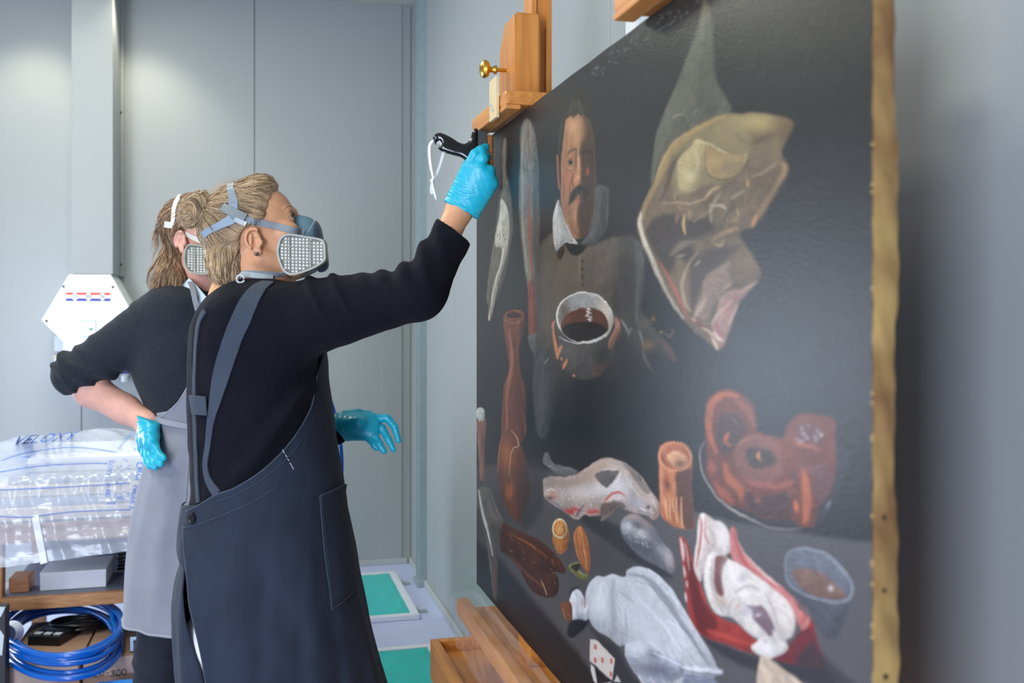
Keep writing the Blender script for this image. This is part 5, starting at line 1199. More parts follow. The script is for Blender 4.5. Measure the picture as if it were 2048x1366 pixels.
# ------------------------------------------------------------------ the painting: a flat old still life, painted into a texture
TW, TH_ = 1536, 1024
uu, vv = np.meshgrid((np.arange(TW)+.5)/TW, (np.arange(TH_)+.5)/TH_)         # u: far (left) edge -> near (right) edge, v: bottom -> top
def vnoise(sx, sy, seed):                  # smooth value noise, cells of sx by sy texels
    r = np.random.default_rng(seed); gx, gy = int(TW/sx)+3, int(TH_/sy)+3; g = r.uniform(-1, 1, (gy, gx)).astype(np.float32)
    x = np.arange(TW)/sx; y = np.arange(TH_)/sy; i = x.astype(int); j = y.astype(int); fx = (x-i).astype(np.float32); fy = (y-j).astype(np.float32)
    fx = fx*fx*(3-2*fx); fy = (fy*fy*(3-2*fy))[:, None]; a = g[j][:, i]*(1-fx)+g[j][:, i+1]*fx; b = g[j+1][:, i]*(1-fx)+g[j+1][:, i+1]*fx; return a*(1-fy)+b*fy
NW = .6*vnoise(26, 30, 1)+.4*vnoise(11, 12, 2); NV = .6*vnoise(26, 30, 3)+.4*vnoise(11, 12, 4)
MOT = .40*vnoise(34, 34, 5)+.35*vnoise(14, 9, 6)+.30*vnoise(5, 4, 7)+.2*vnoise(2.5, 2.5, 8)
Yw = PYL + (PYR-PYL)*(uu+.0014*NW); Zw = ZP0 + (ZP1-ZP0)*(vv+.0018*NV)
cxm = CY*XP - SY*Yw; cdm = SY*XP + CY*Yw                                    # the picture's own drawing grid
PXm = (CX + FP*cxm/cdm).astype(np.float32); PYm = (HY - FP*(Zw-HC)/cdm).astype(np.float32)
IMG = np.zeros((TH_, TW, 3), np.float32); IMG[:] = lin((40, 38, 37))
n1 = sum(np.sin(uu*k1+vv*k2+p)*a for k1, k2, p, a in [(rng.normal(0, 30), rng.normal(0, 30), rng.uniform(0, 6), 1/12) for _ in range(24)]).astype(np.float32)
LAST = [None]
def uv_of(px, py):                        # texel position of a point of the drawing grid
    k = (px-CX)/FP; D = XP/(CY*k+SY); Y = -SY*k*D + CY*D; return (Y-PYL)/(PYR-PYL)*TW, (HC-(py-HY)/FP*D-ZP0)/(ZP1-ZP0)*TH_
def bbox(x0, y0, x1, y1):
    c = [uv_of(x, y) for x in (x0, x1) for y in (y0, y1)]; u = [q[0] for q in c]; v = [q[1] for q in c]
    a, b_, c_, d_ = int(min(v))-6, int(max(v))+7, int(min(u))-7, int(max(u))+8
    a, b_, c_, d_ = max(a, 0), min(b_, TH_), max(c_, 0), min(d_, TW)
    return None if b_-a < 3 or d_-c_ < 3 else (slice(a, b_), slice(c_, d_))
def blend(sl, a, col): IMG[sl] = IMG[sl]*(1-a[..., None]) + lin(col).astype(np.float32)*a[..., None]
def P_(pts, col, soft=2.0, alpha=1.0, smooth=True, clip=False, vol=.5):
    q = np.array(pts, np.float32); q = spline(q, 5, closed=True).astype(np.float32) if smooth else q
    sl = bbox(q[:, 0].min()-3*soft-2, q[:, 1].min()-3*soft-2, q[:, 0].max()+3*soft+2, q[:, 1].max()+3*soft+2)
    if sl is None: return
    X, Y = PXm[sl], PYm[sl]; d = np.full(X.shape, 1e9, np.float32); ins = np.zeros(X.shape, bool)
    for a, b in zip(q, np.roll(q, -1, 0)):
        e = b-a; L = float(e @ e)+1e-9; w0, w1 = X-a[0], Y-a[1]; t = np.clip((w0*e[0]+w1*e[1])/L, 0, 1); d = np.minimum(d, (w0-t*e[0])**2+(w1-t*e[1])**2)
        ins ^= ((a[1] > Y) != (b[1] > Y)) & (X < (b[0]-a[0])*(Y-a[1])/(b[1]-a[1]+1e-9)+a[0])
    d = np.sqrt(d)*np.where(ins, -1, 1); al = np.clip(.5 - d/(2*soft), 0, 1); al = al*al*(3-2*al)*alpha
    if clip and LAST[0] is not None: al = al*LAST[0][sl]
    else:
        M = np.zeros(PXm.shape, np.float32); M[sl] = al/max(alpha, 1e-3); LAST[0] = M
    blend(sl, al.astype(np.float32), col)
    if vol and smooth and soft < 6:        # model the form: lit from the upper left, turning dark to the lower right
        r = .34*min(np.ptp(q[:, 0])*1.7, np.ptp(q[:, 1])); e = np.clip(1+d/max(r, 2), 0, 1)**1.5
        gv, gu = np.gradient(cblur(d)); n = np.sqrt(gu*gu+gv*gv)+1e-6; sd = e*(-.62*gu+.50*gv-.10)/n
        IMG[sl] *= (1 + al*(np.where(sd > 0, .55, .95)*vol*sd + .26*MOT[sl]))[..., None]
        area_ = .5*abs(np.dot(q[:, 0], np.roll(q[:, 1], 1))-np.dot(q[:, 1], np.roll(q[:, 0], 1)))
        if area_ > 350 and not clip:       # visible brush strokes along the form
            ev, ew = np.linalg.eigh(np.cov(q.T)); ax = ew[:, 1]; L = .16*math.sqrt(ev[1])+4; c0 = np.asarray(col, float)
            lo_, hi_ = q.min(0), q.max(0)
            for _ in range(int(min(70, area_/110))):
                p = rng.uniform(lo_, hi_); dv = ax*L*rng.uniform(.5, 1.3) + rng.normal(0, L*.25, 2); f = rng.choice((.55, .72, 1.18, 1.32))
                bend = np.array((-dv[1], dv[0]))*rng.uniform(-.2, .2)
                S_t([p-dv, p+bend, p+dv], np.clip(c0*f+rng.normal(0, 4, 3), 0, 255), rng.uniform(1.4, 3.6), rng.uniform(.18, .5), None, True)
def cblur(d):
    for _ in range(3): d = .25*(np.roll(d, 1, 0)+np.roll(d, -1, 0)+np.roll(d, 1, 1)+np.roll(d, -1, 1))
    return d
def B_(x, y, rx, ry, col, alpha=.7, ang=0, clip=True):
    R = 2.2*max(rx, ry); sl = bbox(x-R, y-R, x+R, y+R)
    if sl is None: return
    c, s = math.cos(math.radians(ang)), math.sin(math.radians(ang)); dx, dy = PXm[sl]-x, PYm[sl]-y
    al = np.exp(-(((dx*c+dy*s)/rx)**2 + ((-dx*s+dy*c)/ry)**2)*(1+.35*MOT[sl]))*alpha
    if clip and LAST[0] is not None: al = al*LAST[0][sl]
    blend(sl, al.astype(np.float32), col)
def S_t(pts, col, w, alpha=1.0, soft=None, clip=False):   # a tapering brush stroke
    q = spline(np.array(pts, np.float32), 6).astype(np.float32); soft = w*.4 if soft is None else soft; R = w+2*soft+1
    sl = bbox(q[:, 0].min()-R, q[:, 1].min()-R, q[:, 0].max()+R, q[:, 1].max()+R)
    if sl is None: return
    X, Y = PXm[sl], PYm[sl]; d = np.full(X.shape, 1e9, np.float32); n = len(q)-1
    for i, (a, b) in enumerate(zip(q[:-1], q[1:])):
        e = b-a; L = float(e @ e)+1e-9; w0, w1 = X-a[0], Y-a[1]; t = np.clip((w0*e[0]+w1*e[1])/L, 0, 1)
        wi = w/2*(.30+.70*np.sin(np.pi*np.clip((i+t)/n, .04, .96))**.7); d = np.minimum(d, np.sqrt((w0-t*e[0])**2+(w1-t*e[1])**2)-wi)
    al = np.clip((soft - d)/(2*soft), 0, 1); al = al*al*(3-2*al)*alpha*np.clip(1+.5*MOT[sl], .5, 1)
    if clip and LAST[0] is not None: al = al*LAST[0][sl]
    blend(sl, al.astype(np.float32), col)
def E_(x, y, rx, ry, col, soft=1.5, alpha=1, clip=False, a0=0, a1=360):
    P_([(x+rx*math.cos(math.radians(t)), y+ry*math.sin(math.radians(t))) for t in range(a0, a1, 15)], col, soft, alpha, True, clip)
def zz_(ox, oy, s): return lambda pts: [(ox+x/s, oy+y/s) for x, y in pts]
h1, h2, hr, pa_, me, fa = zz_(1260, 180, 4.553), zz_(1260, 420, 4.553), zz_(1070, 880, 4.879), zz_(1380, 760, 4.268), zz_(1350, 1010, 3.835), zz_(1090, 150, 3.9)
z6, z7, z8, z5, zg, zb8 = zz_(940, 220, 2.53), zz_(1240, 0, 1.898), zz_(940, 760, 2.254), zz_(1340, 760, 2.255), zz_(1160, 1120, 5.553), zz_(1090, 560, 6.831)
# ground: dark wall, table top, dark front of the table
B_(1350, 250, 420, 330, (52, 54, 50), .8, clip=False); B_(1000, 350, 120, 160, (42, 34, 28), .6, clip=False); B_(1200, 850, 220, 150, (26, 26, 28), .8, clip=False)
P_([(940, 945), (1090, 940), (1320, 1010), (1560, 1060), (1760, 1080), (2000, 1000), (2100, 2200), (1600, 2000), (1290, 1480), (1180, 1335), (1060, 1190), (1000, 1118), (940, 1060)], (80, 76, 75), 9)
B_(1500, 1250, 260, 260, (90, 87, 90), .5); B_(1000, 1020, 70, 60, (60, 57, 56), .7); B_(1220, 1120, 90, 40, (60, 58, 60), .6, 35)
P_([(940, 1092), (985, 1128), (1050, 1200), (1120, 1290), (1290, 1500), (1500, 1800), (1400, 2200), (900, 2200), (930, 1300)], (34, 33, 36), 10)
# hanging birds on the left
P_(z6([(172,150),(186,160),(182,300),(202,400),(215,560),(205,680),(172,850),(152,900),(122,990),(104,1060),(90,1066),(95,1000),(84,960),(90,870),(110,720),(128,620),(143,480),(163,380),(162,230)]), (112, 105, 92), 2)
P_(z6([(158,450),(188,500),(198,600),(186,720),(165,800),(145,870),(125,960),(105,1050),(93,1058),(105,970),(125,860),(150,790),(160,700),(132,690),(128,640),(148,540)]), (226, 216, 194), 1.6, .95, clip=True)
for k in range(22): x, y = rng.uniform(135, 185), rng.uniform(470, 690); S_t(z6([(x, y), (x-4, y+18)]), (70, 64, 56), 1.2, .7, clip=True)
S_t(z6([(178,160),(174,240),(176,330),(184,400)]), (150, 122, 92), 3.2, .7, clip=True); S_t(z6([(118,780),(108,900),(98,1040)]), (70, 66, 60), 1.3, .6, clip=True); S_t(z6([(135,800),(120,920),(104,1040)]), (110, 106, 96), 1.2, .6, clip=True)
S_t([(981, 440), (981, 620), (985, 760)], (84, 54, 40), 2.2, .6); S_t([(995, 560), (1000, 700), (998, 860)], (60, 52, 46), 3, .5)
P_(z6([(262,80),(288,40),(318,90),(338,200),(346,350),(350,600),(340,780),(322,880),(302,930),(285,850),(265,700),(252,550),(248,400),(256,250),(254,150)]), (116, 110, 100), 3)
S_t(z6([(268,120),(262,260),(266,420),(268,600),(290,820)]), (160, 152, 136), 5, .6, clip=True); B_(*z6([(330, 500)])[0], 7, 120, (66, 62, 60), .7)
S_t(z6([(292,60),(298,180),(296,280)]), (120, 66, 52), 4, .5, clip=True); S_t(z6([(295,380),(299,560),(305,700),(312,860)]), (146, 70, 52), 5, .85, clip=True); S_t(z6([(250,262),(275,300),(335,310)]), (60, 40, 36), 2, .6, clip=True)
for k in range(14): x = rng.uniform(265, 325); y = rng.uniform(100, 280); S_t(z6([(x, y), (x+4, y+40)]), (156, 146, 128), 1.1, .5)
P_(z6([(296,870),(332,900),(342,1080),(330,1150),(300,1150),(294,1000)]), (112, 58, 46), 2); S_t(z6([(312,890),(316,1140)]), (150, 96, 78), 2, .6, clip=True)
P_(z6([(292,1150),(340,1130),(356,1200),(322,1235)]), (92, 88, 88), 2)
# the jacket and arms of the painted man
P_(z6([(440,610),(362,680),(332,780),(326,900),(340,1100),(330,1250),(340,1420),(440,1560),(700,1560),(900,1420),(1010,1250),(930,1100),(860,1000),(862,850),(835,660),(780,640),(700,650),(600,690),(480,690)]), (86, 76, 66), 5)
B_(*z6([(800, 900)])[0], 26, 130, (50, 47, 46), .8); B_(*z6([(640, 1420)])[0], 140, 95, (28, 28, 31), .95); B_(*z6([(480, 800)])[0], 40, 60, (104, 90, 76), .6); B_(*z6([(345, 950)])[0], 10, 120, (56, 54, 54), .7); B_(*z6([(900, 1330)])[0], 80, 80, (38, 37, 40), .8); B_(*z6([(390, 1450)])[0], 40, 60, (44, 42, 42), .8)
S_t(z6([(566,690),(552,760),(553,870)]), (146, 124, 96), 1.6, .8)
for y in (765, 805, 845, 885): B_(*z6([(570, y)])[0], 3, 4, (44, 38, 34), .9)
P_(z6([(835,660),(885,700),(880,850),(850,1060),(838,980),(845,800)]), (80, 78, 74), 4, .8)
B_(1175, 850, 120, 62, (27, 27, 29), .95, clip=False); B_(1300, 800, 70, 90, (32, 32, 35), .6, clip=False)
# head
P_(fa([(108,640),(105,520),(118,400),(150,300),(190,230),(225,150),(280,80),(310,120),(330,220),(345,330),(380,420),(400,560),(330,600),(200,600)]), (46, 44, 36), 4, vol=.2)
P_(fa([(128,640),(140,520),(150,420),(168,340),(200,315),(260,305),(310,300),(350,380),(372,480),(384,600),(392,760),(392,900),(384,1060),(356,1170),(305,1252),(245,1284),(190,1248),(152,1160),(130,1050),(120,930),(118,800)]), (152, 106, 76), 2, vol=.5)
B_(*fa([(220, 400)])[0], 13, 20, (200, 152, 108), .85); B_(*fa([(250, 500)])[0], 9, 18, (190, 142, 100), .7); B_(*fa([(170, 500)])[0], 6, 26, (166, 118, 82), .7); B_(*fa([(160, 820)])[0], 8, 20, (168, 98, 70), .7); B_(*fa([(190, 800)])[0], 6, 12, (184, 116, 84), .6); B_(*fa([(150, 1000)])[0], 6, 30, (136, 92, 70), .6); B_(*fa([(200, 1200)])[0], 9, 7, (140, 98, 78), .7)
P_(fa([(300,290),(420,330),(430,700),(410,1000),(340,1210),(270,1300),(262,1230),(262,1080),(275,960),(268,860),(278,760),(272,640),(280,560),(318,430)]), (54, 41, 33), 6, .9, vol=0, clip=True); B_(*fa([(318, 420)])[0], 4, 26, (104, 78, 56), .7); B_(*fa([(332, 752)])[0], 3.6, 7, (168, 88, 56), .9); B_(*fa([(300, 1060)])[0], 6, 30, (66, 48, 38), .6); B_(*fa([(350, 800)])[0], 5, 40, (60, 44, 34), .5)
P_(fa([(90,640),(104,630),(112,700),(116,800),(118,890),(104,880),(94,780)]), (140, 88, 66), 1.5); S_t(fa([(106,660),(110,770),(114,860)]), (92, 54, 42), 1.6, .8); S_t(fa([(118,640),(120,760),(122,880)]), (36, 32, 27), 2.6, .9); S_t(fa([(140,350),(118,480),(110,620)]), (74, 72, 60), 4, .6); S_t(fa([(150,380),(132,500),(124,620)]), (40, 38, 32), 3, .8)
P_(fa([(160,340),(180,250),(220,170),(280,110),(320,180),(340,300),(320,330),(300,290),(280,315),(250,300),(225,325),(200,310),(185,330)]), (44, 38, 31), 2.2, vol=.2)
for k in range(60):
    x = rng.uniform(170, 320); S_t(fa([(245+(x-245)*.4, 180+abs(x-245)*.3), (245+(x-245)*.8, 250), (x+rng.uniform(-10, 14), rng.uniform(295, 345))]), random.choice([(34, 30, 25), (58, 51, 42), (82, 76, 64)]), 1.2, .7)
S_t(fa([(175,620),(200,592),(240,580),(250,600)]), (76, 58, 44), 5, .75, 2); B_(*fa([(200, 640)])[0], 7, 9, (118, 84, 62), .7); S_t(fa([(280,610),(320,590),(380,620)]), (34, 26, 21), 6, .8, 3)
B_(*fa([(190, 700)])[0], 5, 6, (160, 118, 88), .6); E_(*fa([(195, 690)])[0], 4.6, 4.6, (132, 104, 82), 1.6); E_(*fa([(199, 684)])[0], 3.0, 4.6, (28, 21, 18), .9); S_t(fa([(178,690),(190,660),(208,655),(216,690)]), (50, 33, 26), 2.0, .9, .8); S_t(fa([(160,690),(175,680)]), (96, 64, 48), 1.2, .7); S_t(fa([(180,722),(200,736),(216,716)]), (196, 150, 108), 2, .8); S_t(fa([(160,720),(185,748),(212,744)]), (100, 66, 48), 1.4, .8); S_t(fa([(158,740),(180,770),(210,768)]), (112, 74, 54), 1.2, .6)
B_(*fa([(320, 670)])[0], 9, 8, (26, 20, 17), .8); S_t(fa([(236,590),(240,660),(232,720)]), (96, 66, 49), 3, .6)
P_(fa([(250,650),(268,640),(275,720),(278,800),(270,860),(248,872),(228,850),(222,810),(236,770),(246,710)]), (178, 122, 86), 1.8, .95, vol=.4); S_t(fa([(262,560),(260,660),(262,790)]), (210, 158, 114), 2.6, .85, 1.0); B_(*fa([(246, 810)])[0], 5.5, 7, (198, 124, 88), .8); B_(*fa([(258, 800)])[0], 2, 3, (232, 178, 136), .8); S_t(fa([(222,770),(212,830),(226,870)]), (80, 46, 34), 2.2, .8); B_(*fa([(262, 872)])[0], 4, 2.2, (36, 22, 18), .9); S_t(fa([(212,780),(195,860),(190,930)]), (100, 62, 46), 2, .7)
P_(fa([(190,960),(215,900),(240,870),(270,866),(310,880),(340,910),(330,940),(290,930),(262,935),(235,965),(208,1000),(185,1010)]), (34, 28, 25), 3.5, .95, vol=0)
for k in range(50): x = rng.uniform(190, 335); y0 = 880+abs(x-262)*.35; S_t(fa([(x+(262-x)*.15, y0), (x+(x-262)*.08, y0+rng.uniform(45, 95))]), random.choice([(22, 18, 16), (60, 48, 40), (90, 72, 60)]), 1.1, .6)
P_(fa([(232,985),(250,972),(268,980),(262,1000),(244,1005)]), (160, 92, 76), 1.5, .9, vol=0); S_t(fa([(225,975),(250,968),(280,972)]), (50, 30, 26), 1.6, .8); P_(fa([(190,1010),(230,1020),(250,1060),(250,1140),(230,1165),(205,1120)]), (152, 110, 82), 3, .7, vol=0); S_t(fa([(235,1050),(232,1110),(236,1150)]), (184, 138, 106), 4, .7); S_t(fa([(265,1020),(262,1100),(258,1180)]), (44, 36, 31), 7, .7, 4); S_t(fa([(185,1040),(195,1120)]), (96, 66, 51), 2, .5); B_(*fa([(232, 1198)])[0], 9, 4, (66, 44, 37), .85); S_t(fa([(180,1130),(210,1190),(240,1215)]), (110, 78, 62), 2, .7); S_t(fa([(150,1060),(175,1170),(215,1245),(250,1268)]), (172, 126, 100), 2.4, .6)
# collar
P_(z6([(444,455),(458,490),(480,560),(520,640),(545,680),(490,668),(460,690),(436,712),(422,650),(420,540)]), (178, 174, 166), 1.6); S_t(z6([(445,470),(470,560),(510,650)]), (120, 116, 110), 2, .6); S_t(z6([(430,560),(440,660)]), (206, 202, 194), 2, .6); S_t(z6([(455,690),(490,668),(545,678)]), (210, 206, 198), 1.6, .8)
P_(z6([(636,390),(698,390),(704,430),(692,600),(650,660),(590,690),(562,678),(600,620),(628,520)]), (74, 72, 70), 2.5); S_t(z6([(700,400),(688,600)]), (104, 102, 98), 2, .5)
P_(z6([(490,690),(560,680),(590,690),(570,720),(530,740),(505,715)]), (36, 33, 31), 2.5); P_(z6([(470,690),(440,720),(455,760),(475,720)]), (58, 46, 38), 2)
# bowl and hands
P_([(1111,640),(1112,690),(1122,728),(1142,752),(1170,760),(1200,750),(1216,722),(1225,680),(1227,640)], (74, 68, 64), 2); B_(1205, 715, 24, 30, (44, 40, 40), .8); B_(1135, 700, 18, 20, (96, 92, 88), .5); B_(1205, 740, 20, 12, (84, 54, 46), .6)
el_ = lambda cx, cy, rx, ry, rot: [(cx+rx*math.cos(t)*math.cos(rot)-ry*math.sin(t)*math.sin(rot), cy+rx*math.cos(t)*math.sin(rot)+ry*math.sin(t)*math.cos(rot)) for t in np.linspace(0, 2*math.pi, 25)[:-1]]
P_(el_(1169, 635.5, 57.5, 51.5, .25), (196, 188, 176), 1.3); P_(el_(1169, 634.5, 54, 47.5, .25), (142, 136, 128), 1.3)
B_(1128, 622, 15, 30, (74, 62, 54), .85); B_(1212, 625, 14, 38, (196, 178, 158), .8); B_(1160, 600, 24, 12, (146, 146, 144), .6)
P_(zb8([(215,640),(250,520),(340,430),(480,390),(620,380),(720,395),(800,450),(850,540),(866,650),(830,720),(740,790),(600,830),(440,835),(320,790),(240,720)]), (84, 50, 38), 1.4, clip=False)
P_(zb8([(225,680),(300,600),(440,575),(600,572),(740,600),(850,670),(820,730),(740,790),(600,830),(440,832),(320,790),(245,725)]), (34, 28, 27), 2.5, clip=True)
for k in range(16): x = rng.uniform(570, 640); y = 385+k*12; S_t(zb8([(x-22, y), (x+22, y+8)]), (224, 214, 204), 1.4, .8)
S_t(zb8([(200,780),(330,845),(480,862),(640,840),(780,770),(870,670)]), (206, 200, 190), 2, .8)
SK = (190, 124, 88)
for pts, w in ((([(128,560),(106,620),(112,700)]), 5), (([(112,700),(136,860),(168,1070)]), 6), (([(168,1060),(196,960),(225,905)]), 6), (([(222,1060),(228,1090)]), 4), (([(302,1090),(272,1150),(250,1210)]), 6), (([(392,1290),(396,1300)]), 4)): S_t(zb8(pts), SK, w, .95)
S_t(zb8([(150,720),(175,880)]), (70, 44, 36), 3, .8)
P_(zb8([(955,500),(1010,560),(1028,650),(1000,760),(905,925),(862,910),(880,800),(950,650),(945,560)]), (138, 96, 78), 2); B_(*zb8([(900, 860)])[0], 5, 12, (92, 58, 48), .7, 30); B_(*zb8([(1000, 600)])[0], 4, 12, (166, 120, 98), .6)
for pts, w, c in ((([(1040,545),(1100,640),(1145,745)]), 4, (130, 126, 120)), (([(1190,640),(1150,700),(1140,760)]), 5, (104, 102, 98)), (([(1200,650),(1230,760),(1260,900)]), 6, (66, 64, 62)), (([(1285,700),(1320,800),(1340,900)]), 5, (112, 108, 102)), (([(1340,960),(1370,1080),(1460,1230)]), 7, (92, 86, 78)), (([(1580,700),(1600,720)]), 4, (150, 136, 108)), (([(1620,700),(1700,780),(1740,720),(1735,640)]), 5, (98, 80, 72)), (([(1600,830),(1700,960),(1770,1100)]), 11, (94, 72, 66)), (([(1250,420),(1255,560)]), 5, (92, 88, 82))): S_t(zb8(pts), c, w, .75)
B_(*zb8([(1400, 890)])[0], 12, 8, (110, 86, 54), .8, clip=False); B_(*zb8([(1480, 530)])[0], 5, 5, (120, 96, 52), .8, clip=False)
P_([(1072,700),(1102,705),(1112,760),(1098,860),(1076,870),(1066,790)], (64, 62, 62), 4); S_t([(1098, 715), (1088, 728)], (176, 168, 152), 1.4, .8); B_(1082, 800, 10, 50, (84, 82, 80), .5)
# jar, loaf, knife, fish, smoked herrings
P_([(1007,629),(1030,620),(1048,627),(1046,660),(1039,690),(1039,735),(1050,780),(1051,830),(1047,880),(1006,885),(1004,820),(1008,772),(1018,738),(1014,700),(1009,665)], (122, 70, 50), 1.8)
B_(1040, 800, 12, 90, (70, 40, 32), .7); S_t([(1018, 660), (1024, 720), (1014, 790), (1014, 860)], (184, 118, 86), 6, .6, clip=True); E_(1028, 630, 15, 6, (54, 32, 26)); S_t([(1012, 692), (1040, 690)], (206, 150, 116), 1.6, .7, clip=True); S_t([(1012, 762), (1046, 764)], (96, 54, 40), 2, .8, clip=True); S_t([(1008, 640), (1030, 646), (1047, 638)], (176, 110, 80), 1.8, .8)
P_(z8([(130,300),(150,240),(180,222),(215,262),(242,330),(264,420),(270,500),(252,580),(216,640),(185,612),(155,560),(135,480),(122,380)]), (98, 55, 34), 2); B_(*z8([(165, 330)])[0], 14, 34, (172, 98, 52), .7); B_(*z8([(178, 500)])[0], 7, 16, (196, 104, 48), .7); B_(*z8([(245, 500)])[0], 14, 60, (60, 34, 24), .8)
S_t(z8([(182,226),(205,250),(220,295),(196,310),(182,350),(176,430)]), (206, 160, 116), 1.8, .9); S_t(z8([(175,430),(178,520)]), (60, 32, 22), 1.6, .8); S_t(z8([(150,240),(130,320),(128,420)]), (190, 140, 100), 1.3, .6); P_(z8([(250,380),(330,400),(330,560),(290,640),(230,660)]), (44, 41, 42), 10, .7)
P_(z8([(32,185),(72,180),(64,300),(62,440),(46,446),(40,350),(33,270)]), (158, 106, 84), 1.5); E_(*z8([(47, 154)])[0], 8.5, 14, (234, 230, 216)); B_(*z8([(55, 300)])[0], 4, 30, (104, 64, 50), .6, clip=False)
P_(z8([(28,495),(70,482),(95,500),(115,560),(152,640),(148,684),(122,662),(126,750),(123,850),(118,990),(104,960),(90,850),(68,700),(44,600),(27,560)]), (104, 98, 92), 1.8)
S_t(z8([(40,500),(55,590),(80,690),(100,790)]), (228, 222, 212), 5, .85, clip=True); S_t(z8([(80,500),(105,570),(140,650)]), (70, 58, 48), 3, .7, clip=True); S_t(z8([(60,640),(95,780),(110,980)]), (50, 40, 36), 2.4, .8, clip=True); B_(*z8([(108, 900)])[0], 6, 40, (104, 66, 48), .7)
P_(z8([(150,645),(200,672),(290,710),(360,760),(420,830),(425,872),(380,862),(400,900),(390,970),(330,976),(270,940),(220,850),(170,790),(135,762)]), (72, 38, 25), 2)
S_t(z8([(175,690),(260,735),(350,800)]), (140, 80, 46), 5, .55, clip=True); S_t(z8([(200,780),(280,830),(400,868)]), (44, 22, 16), 2.5, .9, clip=True); S_t(z8([(180,790),(250,870),(330,930)]), (128, 68, 40), 7, .5, clip=True)
for k in range(20): x, y = rng.uniform(170, 390), 0; y = 700+(x-170)*.75+rng.uniform(-40, 60); S_t(z8([(x, y), (x+10, y+8)]), (196, 136, 92), 1.1, .6, clip=True)
S_t(z8([(320,900),(340,950),(345,970)]), (206, 160, 130), 2, .6, clip=True)
# lemons
P_(z8([(374,690),(440,670),(443,740),(418,786),(386,766)]), (172, 108, 54), 1.6); E_(*z8([(404, 669)])[0], 15, 20, (222, 202, 158)); E_(*z8([(404, 669)])[0], 12.5, 16.5, (190, 120, 54))
for t in range(0, 360, 36): S_t([z8([(404, 669)])[0], (z8([(404, 669)])[0][0]+10*math.cos(math.radians(t)), z8([(404, 669)])[0][1]+14*math.sin(math.radians(t)))], (228, 190, 128), 1.1, .8)
P_(z8([(468,692),(498,660),(524,700),(540,780),(541,850),(526,868),(490,812),(470,742)]), (168, 102, 60), 1.6); S_t(z8([(500,670),(515,760),(530,860)]), (216, 168, 120), 1.3, .8); S_t(z8([(480,690),(490,780),(520,860)]), (110, 62, 40), 2, .6, clip=True)
P_(z8([(445,832),(500,825),(490,858),(536,880),(512,906),(462,872)]), (122, 118, 74), 1.5); P_(z8([(455,838),(498,830),(480,866)]), (46, 48, 38), 1.5)
# skinned hare, grey bird, pie
P_(hr([(330,700),(640,760),(900,900),(1100,1100),(1340,1320),(1200,1330),(900,1140),(600,920)]), (44, 43, 46), 7, .85)
P_(hr([(95,130),(130,130),(170,220),(260,250),(350,270),(430,310),(380,350),(290,358),(200,330),(130,270),(75,210)]), (98, 95, 95), 2, vol=.4)
for k in range(9): S_t(hr([(80+k*6, 205-k*8), (150+k*8, 262-k*5), (240, 300)]), random.choice([(176, 174, 170), (60, 58, 58), (140, 136, 132)]), 1.3, .8, clip=True)
P_(hr([(85,380),(160,355),(290,360),(400,335),(500,270),(600,205),(740,175),(820,205),(900,235),(980,300),(1060,390),(1130,490),(1190,580),(1215,660),(1200,750),(1150,780),(1100,730),(1000,715),(880,680),(820,640),(700,760),(640,790),(660,740),(560,740),(490,735),(430,770),(380,770),(280,690),(180,640),(120,590),(90,550),(85,460)]), (170, 150, 140), 2, vol=.5)
B_(*hr([(600, 280)])[0], 40, 16, (172, 146, 126), .8, -25); B_(*hr([(360, 420)])[0], 45, 12, (156, 132, 118), .8, -8); B_(*hr([(140, 400)])[0], 16, 12, (110, 104, 94), .7); B_(*hr([(420, 520)])[0], 46, 14, (198, 184, 176), .8, -8); B_(*hr([(700, 470)])[0], 40, 14, (206, 198, 194), .8, -10); B_(*hr([(820, 480)])[0], 20, 26, (198, 194, 196), .7); B_(*hr([(1000, 620)])[0], 26, 14, (160, 154, 160), .8, 30)
P_(hr([(580,350),(640,308),(740,300),(820,305),(790,370),(730,440),(690,465),(630,420)]), (88, 82, 80), 2, .95, vol=.4, clip=True); S_t(hr([(640,300),(760,285),(830,300)]), (206, 196, 184), 2, .8, clip=True); S_t(hr([(840,310),(810,400),(740,440)]), (216, 210, 200), 3, .8, clip=True)
P_(hr([(850,220),(960,270),(1060,390),(1130,500),(1080,520),(1000,430),(930,330)]), (120, 108, 98), 2.5, .85, vol=.3, clip=True); S_t(hr([(880,330),(930,440),(1010,540)]), (210, 200, 188), 4, .7, clip=True); S_t(hr([(1010,340),(1040,410)]), (60, 54, 50), 3, .8, clip=True); S_t(hr([(900,280),(960,400)]), (172, 140, 108), 3, .6, clip=True)
S_t(hr([(680,620),(700,570),(760,525),(830,515),(875,545)]), (182, 78, 64), 5, .95, 1.6, clip=True); S_t(hr([(700,600),(760,570),(860,570)]), (214, 190, 178), 4, .8, clip=True); P_(hr([(640,640),(720,610),(830,600),(880,660),(800,680),(720,760),(640,800)]), (78, 64, 60), 3, .85, vol=.3, clip=True); S_t(hr([(640,795),(700,740),(760,690)]), (150, 122, 112), 2, .7, clip=True)
for x, y in ((320, 690), (360, 705), (400, 680), (540, 700), (590, 695)): B_(*hr([(x, y)])[0], 7, 4.5, (184, 52, 50), .9)
S_t(hr([(480,640),(430,700),(400,760)]), (72, 70, 78), 5, .7, clip=True); S_t(hr([(120,590),(200,620),(270,680)]), (120, 116, 126), 6, .7, clip=True); S_t(hr([(110,495),(150,480),(200,490)]), (222, 212, 202), 3, .8, clip=True); B_(*hr([(170, 545)])[0], 10, 8, (196, 128, 110), .8); B_(*hr([(140, 570)])[0], 10, 4, (60, 50, 50), .8)
